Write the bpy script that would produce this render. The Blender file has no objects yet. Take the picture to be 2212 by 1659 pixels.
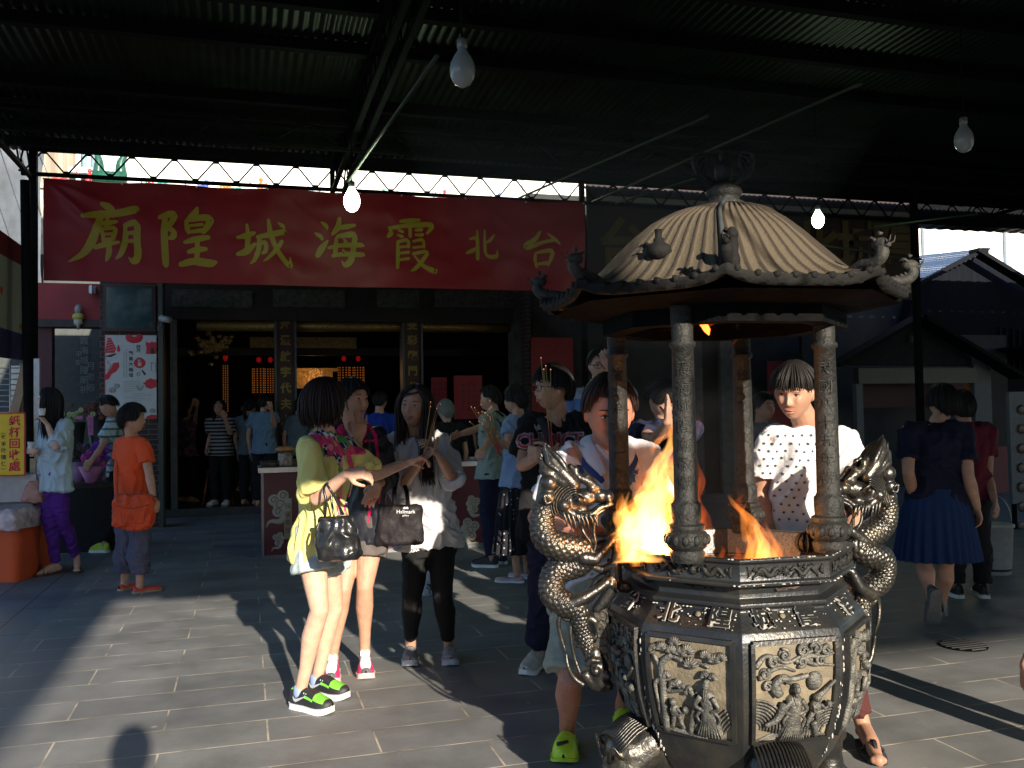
import bpy, math, random
import numpy as np
from mathutils import Vector, Matrix, noise
from mathutils.bvhtree import BVHTree
V = Vector
PI = math.pi
SC = bpy.context.scene
COL = SC.collection
random.seed(7)

# ------------------------------------------------ camera
FPX = 1960.0                     # focal length in pixels of a 2212 x 1659 frame
YAW, PITCH, ROLL = math.radians(16.4), math.radians(1.91), math.radians(0.97)
CAM = V((0, 0, 1.45))
FWD = V((math.sin(YAW) * math.cos(PITCH), math.cos(YAW) * math.cos(PITCH), math.sin(PITCH)))
_r0 = V((math.cos(YAW), -math.sin(YAW), 0))
_u0 = _r0.cross(FWD)
RGT = _r0 * math.cos(ROLL) - _u0 * math.sin(ROLL)
UPV = _u0 * math.cos(ROLL) + _r0 * math.sin(ROLL)
cd = bpy.data.cameras.new("camera")
cd.sensor_width = 36.0
cd.lens = 36.0 * FPX / 2212.0
cd.clip_start = 0.05
cd.clip_end = 400
cam = bpy.data.objects.new("camera", cd)
cam.matrix_world = Matrix(((RGT.x, UPV.x, -FWD.x, CAM.x), (RGT.y, UPV.y, -FWD.y, CAM.y), (RGT.z, UPV.z, -FWD.z, CAM.z), (0, 0, 0, 1)))
COL.objects.link(cam)
SC.camera = cam

def ray(px, py):
    return FWD + RGT * ((px - 1106) / FPX) + UPV * ((829.5 - py) / FPX)
def at(px, py, d):               # point seen at a pixel, d metres deep
    return CAM + ray(px, py) * d
def atY(px, py, Y):
    r = ray(px, py); return CAM + r * ((Y - CAM.y) / r.y)
def gnd(px, py, z=0.0):
    r = ray(px, py); return CAM + r * ((z - CAM.z) / r.z)
CR = V((math.cos(YAW), -math.sin(YAW), 0))     # horizontal, to the right of the view
CF = V((math.sin(YAW), math.cos(YAW), 0))      # horizontal, away from the camera
UP = V((0, 0, 1))

# ------------------------------------------------ light
SUN_EL = math.radians(18.0)
SUN_AZ = math.radians(6.2)       # travels towards +Y and a little to -X
sdir = V((-math.sin(SUN_AZ) * math.cos(SUN_EL), math.cos(SUN_AZ) * math.cos(SUN_EL), -math.sin(SUN_EL)))
sl = bpy.data.lights.new("sun", 'SUN')
sl.energy = 5.0
sl.angle = math.radians(0.6)
sl.color = (1.0, 0.90, 0.74)
so = bpy.data.objects.new("sun", sl)
so.rotation_mode = 'QUATERNION'
so.rotation_quaternion = sdir.to_track_quat('-Z', 'Y')
so.location = (2, -10, 12)
COL.objects.link(so)
W = bpy.data.worlds.new("World")
SC.world = W
W.use_nodes = True
wn = W.node_tree
sky = wn.nodes.new('ShaderNodeTexSky')
sky.sky_type = 'NISHITA'
sky.sun_disc = False
sky.sun_elevation = SUN_EL
sky.sun_rotation = math.atan2(-sdir.x, -sdir.y)
sky.air_density = 1.0
sky.dust_density = 0.6
sky.ozone_density = 4.0
wn.links.new(sky.outputs[0], wn.nodes['Background'].inputs[0])
wn.nodes['Background'].inputs[1].default_value = 0.12
SC.view_settings.view_transform = 'Standard'
SC.view_settings.look = 'None'
SC.view_settings.exposure = 1.15
SC.view_settings.gamma = 1.0
SC.cycles.max_bounces = 7
SC.cycles.volume_bounces = 0
SC.cycles.sample_clamp_indirect = 4.0

# ------------------------------------------------ materials
MATS = {}
def rgb(h):
    if isinstance(h, str):
        c = [int(h[i:i + 2], 16) / 255 for i in (0, 2, 4)]
        return tuple(((x / 12.92) if x <= .04045 else ((x + .055) / 1.055) ** 2.4) for x in c)
    return tuple(h)
def mat(name, col, rough=0.6, metal=0.0, var=0.12, vscale=14.0, bump=0.0, bscale=60.0, spec=None, emit=None, estr=0.0, stretch=None, sss=0.0, col2=None, mixlo=.4, mixhi=.65, alpha=None):
    if name in MATS: return MATS[name]
    m = bpy.data.materials.new(name)
    m.use_nodes = True
    nt = m.node_tree; N = nt.nodes; L = nt.links
    b = N['Principled BSDF']
    c = rgb(col)
    b.inputs['Roughness'].default_value = rough
    b.inputs['Metallic'].default_value = metal
    if spec is not None: b.inputs['Specular IOR Level'].default_value = spec
    if sss:
        b.inputs['Subsurface Weight'].default_value = sss
        b.inputs['Subsurface Radius'].default_value = (.8, .3, .15)
        b.inputs['Subsurface Scale'].default_value = 0.012
    tc = N.new('ShaderNodeTexCoord')
    src = tc.outputs['Object']
    if stretch:
        mp = N.new('ShaderNodeMapping'); mp.inputs['Scale'].default_value = stretch
        L.new(src, mp.inputs[0]); src = mp.outputs[0]
    if var or col2:
        nz = N.new('ShaderNodeTexNoise'); nz.inputs['Scale'].default_value = vscale; nz.inputs['Detail'].default_value = 5
        L.new(src, nz.inputs['Vector'])
        cr = N.new('ShaderNodeValToRGB')
        cr.color_ramp.elements[0].position = mixlo if col2 else .3
        cr.color_ramp.elements[1].position = mixhi if col2 else .7
        c2 = rgb(col2) if col2 else tuple(min(1, x * (1 + var)) for x in c)
        c1 = c if col2 else tuple(x * (1 - var) for x in c)
        cr.color_ramp.elements[0].color = (*c1, 1); cr.color_ramp.elements[1].color = (*c2, 1)
        L.new(nz.outputs['Fac'], cr.inputs[0]); L.new(cr.outputs[0], b.inputs['Base Color'])
    else:
        b.inputs['Base Color'].default_value = (*c, 1)
    if bump:
        n2 = N.new('ShaderNodeTexNoise'); n2.inputs['Scale'].default_value = bscale; n2.inputs['Detail'].default_value = 6
        L.new(src, n2.inputs['Vector'])
        bp = N.new('ShaderNodeBump'); bp.inputs['Strength'].default_value = bump; bp.inputs['Distance'].default_value = 0.01
        L.new(n2.outputs['Fac'], bp.inputs['Height']); L.new(bp.outputs[0], b.inputs['Normal'])
    if emit:
        b.inputs['Emission Color'].default_value = (*rgb(emit), 1)
        b.inputs['Emission Strength'].default_value = estr
    MATS[name] = m
    return m
def nodes(m): return m.node_tree.nodes, m.node_tree.links, m.node_tree.nodes['Principled BSDF']

# ------------------------------------------------ mesh builder
def perp(d):
    d = d.normalized()
    a = V((0, 0, 1)) if abs(d.z) < .9 else V((1, 0, 0))
    u = d.cross(a).normalized()
    return u, d.cross(u).normalized()
def catmull(pts, k=4):
    pts = [V(p) if not isinstance(p, (int, float)) else p for p in pts]
    if len(pts) < 3: return list(pts)
    out = []
    P = [pts[0] * 2 - pts[1]] + list(pts) + [pts[-1] * 2 - pts[-2]]
    for i in range(1, len(P) - 2):
        a, b, c, d = P[i - 1:i + 3]
        for j in range(k):
            t = j / k
            out.append((b * 2 + (c - a) * t + (a * 2 - b * 5 + c * 4 - d) * t * t + (b * 3 - a - c * 3 + d) * t ** 3) * .5)
    out.append(pts[-1])
    return out
class MB:
    def __init__(s): s.v = []; s.f = []; s.m = []; s.mi = 0
    def add(s, vs, fs):
        o = len(s.v); s.v += [tuple(x) for x in vs]
        s.f += [tuple(i + o for i in f) for f in fs]; s.m += [s.mi] * len(fs)
        return s
    def box(s, c, size, ax=None):
        c = V(c); X, Y, Z = ax or (V((1, 0, 0)), V((0, 1, 0)), V((0, 0, 1)))
        a, b, h = size[0] / 2, size[1] / 2, size[2] / 2
        vs = [c + X * (a * i) + Y * (b * j) + Z * (h * k) for i in (-1, 1) for j in (-1, 1) for k in (-1, 1)]
        return s.add(vs, [(0, 1, 3, 2), (4, 6, 7, 5), (0, 4, 5, 1), (2, 3, 7, 6), (0, 2, 6, 4), (1, 5, 7, 3)])
    def bar(s, p, q, w, h=None, up=None):     # box beam from p to q
        p, q = V(p), V(q); d = (q - p); L = d.length; d.normalize()
        if up is None: up = UP if abs(d.z) < .95 else V((0, 1, 0))
        x = d.cross(up).normalized(); z = x.cross(d).normalized()
        return s.box((p + q) / 2, (L, w, h or w), (d, x, z))
    def tube(s, pts, rad, n=8, flat=1.0, ref=None, caps=True, smooth=0):
        pts = [V(p) for p in pts]
        if not hasattr(rad, '__len__'): rad = [rad] * len(pts)
        if smooth:
            r2 = catmull([V((r, 0, 0)) for r in rad], smooth); rad = [max(1e-4, r.x) for r in r2]; pts = catmull(pts, smooth)
        K = len(pts); vs = []; u = None
        for i, p in enumerate(pts):
            d = (pts[min(i + 1, K - 1)] - pts[max(i - 1, 0)])
            d = d.normalized() if d.length > 1e-9 else UP
            if ref is not None:
                u = d.cross(ref)
                u = u.normalized() if u.length > 1e-6 else perp(d)[0]
            elif u is None: u = perp(d)[0]
            else:
                u = (u - d * u.dot(d)); u = u.normalized() if u.length > 1e-6 else perp(d)[0]
            w = d.cross(u)
            for j in range(n):
                a = 2 * PI * j / n
                vs.append(p + u * (math.cos(a) * rad[i]) + w * (math.sin(a) * rad[i] * flat))
        fs = [(i * n + j, i * n + (j + 1) % n, (i + 1) * n + (j + 1) % n, (i + 1) * n + j) for i in range(K - 1) for j in range(n)]
        if caps: fs += [tuple(range(n - 1, -1, -1)), tuple((K - 1) * n + j for j in range(n))]
        return s.add(vs, fs)
    def ball(s, c, r, ax=None, n=12, m=8):
        c = V(c); r = (r, r, r) if not hasattr(r, '__len__') else r
        X, Y, Z = ax or (V((1, 0, 0)), V((0, 1, 0)), V((0, 0, 1)))
        vs = [c + Z * r[2]]
        for i in range(1, m):
            t = PI * i / m
            for j in range(n):
                a = 2 * PI * j / n
                vs.append(c + X * (r[0] * math.sin(t) * math.cos(a)) + Y * (r[1] * math.sin(t) * math.sin(a)) + Z * (r[2] * math.cos(t)))
        vs.append(c - Z * r[2]); e = len(vs) - 1
        fs = [(0, 1 + j, 1 + (j + 1) % n) for j in range(n)]
        for i in range(m - 2):
            for j in range(n):
                fs.append((1 + i * n + j, 1 + (i + 1) * n + j, 1 + (i + 1) * n + (j + 1) % n, 1 + i * n + (j + 1) % n))
        fs += [(e, 1 + (m - 2) * n + (j + 1) % n, 1 + (m - 2) * n + j) for j in range(n)]
        return s.add(vs, fs)
    def caps(s, p, q, r1, r2, n=12):          # tapered capsule
        p, q = V(p), V(q); d = (q - p)
        if d.length < 1e-6: return s.ball(p, r1)
        d.normalize(); pts = []; rr = []
        for t in (-1, -.92, -.7, -.38): pts.append(p + d * (r1 * t)); rr.append(r1 * math.sqrt(max(0.0004, 1 - t * t)))
        pts.append(p); rr.append(r1); pts.append(q); rr.append(r2)
        for t in (.38, .7, .92, 1): pts.append(q + d * (r2 * t)); rr.append(r2 * math.sqrt(max(0.0004, 1 - t * t)))
        return s.tube(pts, rr, n)
    def chain(s, pts, rad, n=12):
        for i in range(len(pts) - 1): s.caps(pts[i], pts[i + 1], rad[i], rad[i + 1], n)
        return s
    def loft(s, st, side, fw, n=24, power=2.3):   # st: (centre, half width, half depth)
        vs = []
        for c, a, b in st:
            c = V(c)
            for j in range(n):
                t = 2 * PI * j / n; cx, sx = math.cos(t), math.sin(t)
                x = math.copysign(abs(cx) ** (2 / power), cx) * a; y = math.copysign(abs(sx) ** (2 / power), sx) * b
                vs.append(c + side * x + fw * y)
        K = len(st)
        fs = [(i * n + j, i * n + (j + 1) % n, (i + 1) * n + (j + 1) % n, (i + 1) * n + j) for i in range(K - 1) for j in range(n)]
        fs += [tuple(range(n - 1, -1, -1)), tuple((K - 1) * n + j for j in range(n))]
        return s.add(vs, fs)
    def prism(s, poly, O, U, Vv, th):          # 2D outline in the plane O,U,V thickened along U x V
        O, U, Vv = V(O), V(U), V(Vv); n = U.cross(Vv).normalized() * th; K = len(poly)
        vs = [O + U * a + Vv * b for a, b in poly] + [O + U * a + Vv * b + n for a, b in poly]
        fs = [tuple(range(K - 1, -1, -1)), tuple(range(K, 2 * K))] + [(i, (i + 1) % K, K + (i + 1) % K, K + i) for i in range(K)]
        return s.add(vs, fs)
    def lathe(s, prof, c, n=24, ang0=0.0, ax=None, caps=True):
        c = V(c); X, Y, Z = ax or (V((1, 0, 0)), V((0, 1, 0)), V((0, 0, 1)))
        vs = []
        for r, z in prof:
            for j in range(n):
                a = ang0 + 2 * PI * j / n
                vs.append(c + X * (r * math.cos(a)) + Y * (r * math.sin(a)) + Z * z)
        K = len(prof)
        fs = [(i * n + j, i * n + (j + 1) % n, (i + 1) * n + (j + 1) % n, (i + 1) * n + j) for i in range(K - 1) for j in range(n)]
        if caps: fs += [tuple(range(n - 1, -1, -1)), tuple((K - 1) * n + j for j in range(n))]
        return s.add(vs, fs)
    def mesh(s, name='m'):
        me = bpy.data.meshes.new(name)
        me.from_pydata(s.v, [], s.f)
        if any(s.m): me.polygons.foreach_set('material_index', s.m)
        me.update()
        return me
def wloc(o):
    p = V((0, 0, 0))
    while o is not None: p = p + o.location; o = o.parent
    return p
def put(me, name, mats, parent=None, smooth=True, origin=None):
    """link mesh data given in world coordinates as one object"""
    n = len(me.vertices)
    a = np.empty(n * 3, dtype=np.float32); me.vertices.foreach_get('co', a); a = a.reshape(-1, 3)
    if origin is None: origin = V(((a[:, 0].min() + a[:, 0].max()) / 2, (a[:, 1].min() + a[:, 1].max()) / 2, a[:, 2].min()))
    base = V(origin)
    a -= np.array(base, dtype=np.float32)
    me.vertices.foreach_set('co', a.ravel())
    if not isinstance(mats, (list, tuple)): mats = [mats]
    for m in mats: me.materials.append(m)
    if smooth: me.polygons.foreach_set('use_smooth', [True] * len(me.polygons))
    me.update()
    o = bpy.data.objects.new(name, me)
    COL.objects.link(o)
    if parent is not None: o.parent = parent; o.location = base - wloc(parent)
    else: o.location = base
    me.name = name
    return o
def build(mb, name, mats, parent=None, smooth=False, **k):
    me = mb.mesh(name)
    o = put(me, name, mats, parent, smooth, **k)
    return o
def autosmooth(o, ang=35):
    me = o.data
    me.polygons.foreach_set('use_smooth', [True] * len(me.polygons))
    me.set_sharp_from_angle(angle=math.radians(ang))
    return o
def tag(o, label=None, cat=None, group=None, kind=None):
    if label: o['label'] = label
    if cat: o['category'] = cat
    if group: o['group'] = group
    if kind: o['kind'] = kind
    return o
def thing(name, label, cat, loc, group=None):
    o = bpy.data.objects.new(name, None); COL.objects.link(o); o.location = V(loc); o.empty_display_size = .1
    return tag(o, label, cat, group)
def struct(o): o['kind'] = 'structure'; return o
def dup(root, loc, label=None):
    r = root.copy(); COL.objects.link(r); r.location = V(loc)
    if label: r['label'] = label
    for ch in list(root.children):
        c = ch.copy(); COL.objects.link(c); c.parent = r
        for g in list(ch.children):
            d = g.copy(); COL.objects.link(d); d.parent = c
    return r
def remesh(mb, voxel=.006, it=4, disp=None, it2=1, fac=.5):
    me = mb.mesh('tmp')
    o = bpy.data.objects.new('tmp', me); COL.objects.link(o)
    r = o.modifiers.new('r', 'REMESH'); r.mode = 'VOXEL'; r.voxel_size = voxel; r.use_smooth_shade = True
    if it:
        s = o.modifiers.new('s', 'SMOOTH'); s.factor = fac; s.iterations = it
    dg = bpy.context.evaluated_depsgraph_get()
    m2 = bpy.data.meshes.new_from_object(o.evaluated_get(dg))
    bpy.data.objects.remove(o); bpy.data.meshes.remove(me)
    if disp:
        n = len(m2.vertices)
        co = np.empty(n * 3, dtype=np.float32); m2.vertices.foreach_get('co', co); co = co.reshape(-1, 3)
        no = np.array([v.normal[:] for v in m2.vertices], dtype=np.float32)
        out = co.copy()
        for i in range(n):
            dd = disp(co[i], no[i])
            if dd is None: continue
            if isinstance(dd, (int, float)): out[i] += no[i] * dd
            else: out[i] += np.array(dd[:], dtype=np.float32)
        m2.vertices.foreach_set('co', out.ravel()); m2.update()
    return m2
def bvh_of(o):
    me = o.data; off = wloc(o)
    return BVHTree.FromPolygons([v.co + off for v in me.vertices], [p.vertices[:] for p in me.polygons])
def text_mb(body, size=1.0, offset=0.0, extrude=0.0, mb=None, U=V((1, 0, 0)), Vv=V((0, 0, 1)), O=V((0, 0, 0)), vertical=False, align='CENTER', res=2, spacing=1.0, line=1.0, shear=0):
    cu = bpy.data.curves.new('t', 'FONT'); cu.body = '\n'.join(body) if vertical else body
    cu.size = size; cu.offset = offset; cu.align_x = align; cu.align_y = 'CENTER'; cu.resolution_u = res; cu.extrude = extrude
    cu.space_character = spacing; cu.space_line = line; cu.shear = shear
    o = bpy.data.objects.new('t', cu); COL.objects.link(o)
    dg = bpy.context.evaluated_depsgraph_get()
    me = bpy.data.meshes.new_from_object(o.evaluated_get(dg))
    bpy.data.objects.remove(o)
    mb = mb or MB(); Nn = U.cross(Vv).normalized()
    mb.add([O + U * v.co.x + Vv * v.co.y + Nn * v.co.z for v in me.vertices], [p.vertices[:] for p in me.polygons])
    bpy.data.meshes.remove(me)
    return mb
def subdiv_mb(mb, maxlen):
    """split long edges of a flat decal so that it can follow a curved surface"""
    import bmesh
    bm = bmesh.new(); me = mb.mesh('t'); bm.from_mesh(me); bmesh.ops.triangulate(bm, faces=bm.faces)
    for _ in range(5):
        es = [e for e in bm.edges if e.calc_length() > maxlen]
        if not es: break
        bmesh.ops.subdivide_edges(bm, edges=es, cuts=1)
        bmesh.ops.triangulate(bm, faces=bm.faces)
    out = MB(); out.add([v.co.copy() for v in bm.verts], [tuple(v.index for v in f.verts) for f in bm.faces])
    bm.free(); bpy.data.meshes.remove(me)
    return out
def wrap(mb, bvhs, N, lift=.003, maxlen=.03, far=.6):
    """lay a flat decal onto a surface by dropping it along -N"""
    mb = subdiv_mb(mb, maxlen)
    N = V(N).normalized(); vs = []; bad = set()
    for i, v in enumerate(mb.v):
        best = None
        for b in bvhs:
            h = b.ray_cast(V(v) + N * far, -N, far * 2)
            if h[0] is not None and (best is None or h[3] < best[1]): best = (h[0] + N * lift, h[3])
        if best: vs.append(tuple(best[0]))
        else: vs.append(v); bad.add(i)
    out = MB(); out.v = vs; out.f = [f for f in mb.f if not any(i in bad for i in f)]; out.m = [0] * len(out.f)
    return out
def nz(x, y, z): return noise.noise(V((x, y, z)))
# ------------------------------------------------ people
def skin_mat(name, col):
    return mat(name, col, rough=.52, var=.13, vscale=22, sss=.12, spec=.4)
SK1 = skin_mat('skin_light', (.58, .34, .24)); SK2 = skin_mat('skin_tan', (.46, .25, .165)); SK3 = skin_mat('skin_brown', (.36, .19, .125))
HAIR = mat('hair_black', (.010, .008, .008), rough=.58, var=.3, vscale=160, stretch=(1, 1, .06), spec=.3)
HAIRB = mat('hair_brown', (.022, .011, .009), rough=.56, var=.35, vscale=160, stretch=(1, 1, .06), spec=.3)
HAIRG = mat('hair_grey', (.16, .17, .16), rough=.6, var=.3, vscale=160, stretch=(1, 1, .06))
LIPM = mat('lip', (.30, .11, .085), rough=.4, var=.05); EYEM = mat('eye_white', (.6, .56, .52), rough=.25, var=0); IRIS = mat('iris', (.015, .01, .008), rough=.15, var=0)
BROW = mat('brow', (.02, .014, .012), rough=.8, var=.1)

def frame_of(fwd, up=UP, roll=0.0):
    Y = V(fwd).normalized(); X = V(up).cross(Y)      # person's left
    X.normalize(); Z = X.cross(Y) * -1
    Z = Y.cross(X) if Y.cross(X).dot(V(up)) > 0 else X.cross(Y)
    if roll: q = Matrix.Rotation(roll, 3, Y); X = q @ X; Z = q @ Z
    return X, Y, Z
def head_mb(mb, c, ax, s=1.0, male=False, smile=0.0, nu=56, nv=44):
    X, Y, Z = ax; vs = []
    def P(t, a):
        x = .0765 * math.sin(t) * math.sin(a); y = .095 * math.sin(t) * math.cos(a); z = .116 * math.cos(t)
        if z < 0:
            k = min(1, -z / .116); x *= 1 - (.30 if male else .38) * k ** 1.6
            if y > 0: y *= 1 + .10 * k
            else: y *= 1 - .50 * k
        if y > 0: y = min(y, .082 + .15 * (y - .082)) if y > .082 else y
        if z > .03 and y > .05: y -= .1 * (z - .03)
        g = lambda a0, sx, b0, sz: math.exp(-((x - a0) / sx) ** 2 - ((z - b0) / sz) ** 2)
        if y > .01:
            pz = 1 if -.035 < z < -.02 else (max(0, 1 - (z + .02) / .045) if z >= -.02 else max(0, 1 - (-.035 - z) / .009))
            y += .023 * math.exp(-(x / (.0085 + .006 * max(0, 1 - abs(z + .03) / .02))) ** 2) * pz
            y += .004 * (g(.017, .007, -.033, .008) + g(-.017, .007, -.033, .008))
            y -= .011 * (g(.032, .017, .008, .011) + g(-.032, .017, .008, .011))
            y += .004 * (g(.03, .02, .03, .007) + g(-.03, .02, .03, .007)) + .004 * g(0, .02, .028, .01)
            y += .004 * (g(.043, .016, -.022, .018) + g(-.043, .016, -.022, .018)) * (1 + smile)
            wl = .021 + .006 * smile
            y += .0065 * g(0, wl, -.055, .0055) + .007 * g(0, wl * .9, -.068, .006) - .005 * g(0, wl * 1.1, -.0615, .0028)
            y += .007 * g(0, .02, -.096, .014) - .003 * g(0, .018, -.079, .005)
        return c + (X * x + Y * y + Z * z) * s
    vs.append(P(0, 0))
    for i in range(1, nv):
        # denser around the face
        for j in range(nu):
            vs.append(P(PI * i / nv, 2 * PI * j / nu))
    vs.append(P(PI, 0)); e = len(vs) - 1
    fs = [(0, 1 + j, 1 + (j + 1) % nu) for j in range(nu)]
    for i in range(nv - 2):
        for j in range(nu): fs.append((1 + i * nu + j, 1 + (i + 1) * nu + j, 1 + (i + 1) * nu + (j + 1) % nu, 1 + i * nu + (j + 1) % nu))
    fs += [(e, 1 + (nv - 2) * nu + (j + 1) % nu, 1 + (nv - 2) * nu + j) for j in range(nu)]
    mb.add(vs, fs)
    for sx in (-1, 1):
        mb.ball(c + (X * (.077 * sx) + Y * -.008 + Z * -.006) * s, (.008 * s, .019 * s, .031 * s), (X * 1, (Y + X * sx * .35).normalized(), (Z - Y * .15).normalized()), 10, 8)
    return mb
def face_parts(root, c, ax, s=1.0, smile=0.0, lipm=None, brows=True):
    X, Y, Z = ax
    for sx in (-1, 1):
        e = MB(); p = c + (X * (.031 * sx) + Y * .0715 + Z * .008) * s
        e.ball(p, (.0135 * s, .006 * s, .0052 * s), (X, Y, Z), 12, 8); e.mi = 1
        e.ball(p + Y * .0035 * s, (.0052 * s, .0045 * s, .0050 * s), (X, Y, Z), 10, 6)
        e.mi = 2
        e.tube([p + (X * (-.015) + Y * .004 + Z * .000) * s, p + (Y * .0075 + Z * .0052) * s, p + (X * .015 + Y * .003 + Z * .001) * s], [.0012 * s, .0022 * s, .0012 * s], 5, smooth=3)
        build(e, 'eye', [EYEM, IRIS, BROW], root, True)
        if brows:
            b = MB(); b.tube([c + (X * sx * .013 + Y * .0835 + Z * .027) * s, c + (X * sx * .03 + Y * .082 + Z * .033) * s, c + (X * sx * .05 + Y * .070 + Z * .029) * s], [.003 * s, .0034 * s, .0015 * s], 6, smooth=3)
            build(b, 'eyebrow', BROW, root, True)
    l = MB(); w = .021 + .008 * smile; cv = .006 * smile
    l.tube([c + (X * -w + Y * .079 + Z * (-.060 + cv)) * s, c + (X * -w * .4 + Y * .0895 + Z * -.057) * s, c + (X * w * .4 + Y * .0895 + Z * -.057) * s, c + (X * w + Y * .079 + Z * (-.060 + cv)) * s], [.001, .0034 * s, .0034 * s, .001], 6, smooth=3)
    l.tube([c + (X * -w + Y * .079 + Z * (-.0615 + cv)) * s, c + (X * -w * .4 + Y * .0885 + Z * -.0675) * s, c + (X * w * .4 + Y * .0885 + Z * -.0675) * s, c + (X * w + Y * .079 + Z * (-.0615 + cv)) * s], [.001, .0042 * s, .0042 * s, .001], 6, smooth=3)
    build(l, 'lips', lipm or LIPM, root, True)
    if smile > .6:
        t = MB(); t.tube([c + (X * -w * .75 + Y * .083 + Z * (-.0585 + cv * .6)) * s, c + (Y * .0905 + Z * -.0618) * s, c + (X * w * .75 + Y * .083 + Z * (-.0585 + cv * .6)) * s], [.001, .0032 * s, .001], 6, smooth=3)
        build(t, 'teeth', EYEM, root, True)
def glasses(root, c, ax, s=1.0, m=None, name='glasses'):
    X, Y, Z = ax; g = MB()
    for sx in (-1, 1):
        cc = c + (X * (.033 * sx) + Y * .094 + Z * .004) * s
        pts = [cc + (X * (math.copysign(abs(math.cos(a)) ** .6, math.cos(a)) * .026) + Z * (math.copysign(abs(math.sin(a)) ** .6, math.sin(a)) * .018)) * s for a in [2 * PI * k / 16 for k in range(17)]]
        g.tube(pts, .0018 * s, 5)
        g.tube([cc + X * (sx * .027 * s) + Z * .008 * s, c + (X * sx * .078 + Y * .06 + Z * .01) * s, c + (X * sx * .083 + Y * -.01 + Z * .006) * s], .0025 * s, 5)
    g.tube([c + (X * -.008 + Y * .096 + Z * .008) * s, c + (X * .008 + Y * .096 + Z * .008) * s], .0018 * s, 5)
    return build(g, name, m or mat('frame_black', (.01, .01, .012), rough=.3, var=0), root, True)

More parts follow.
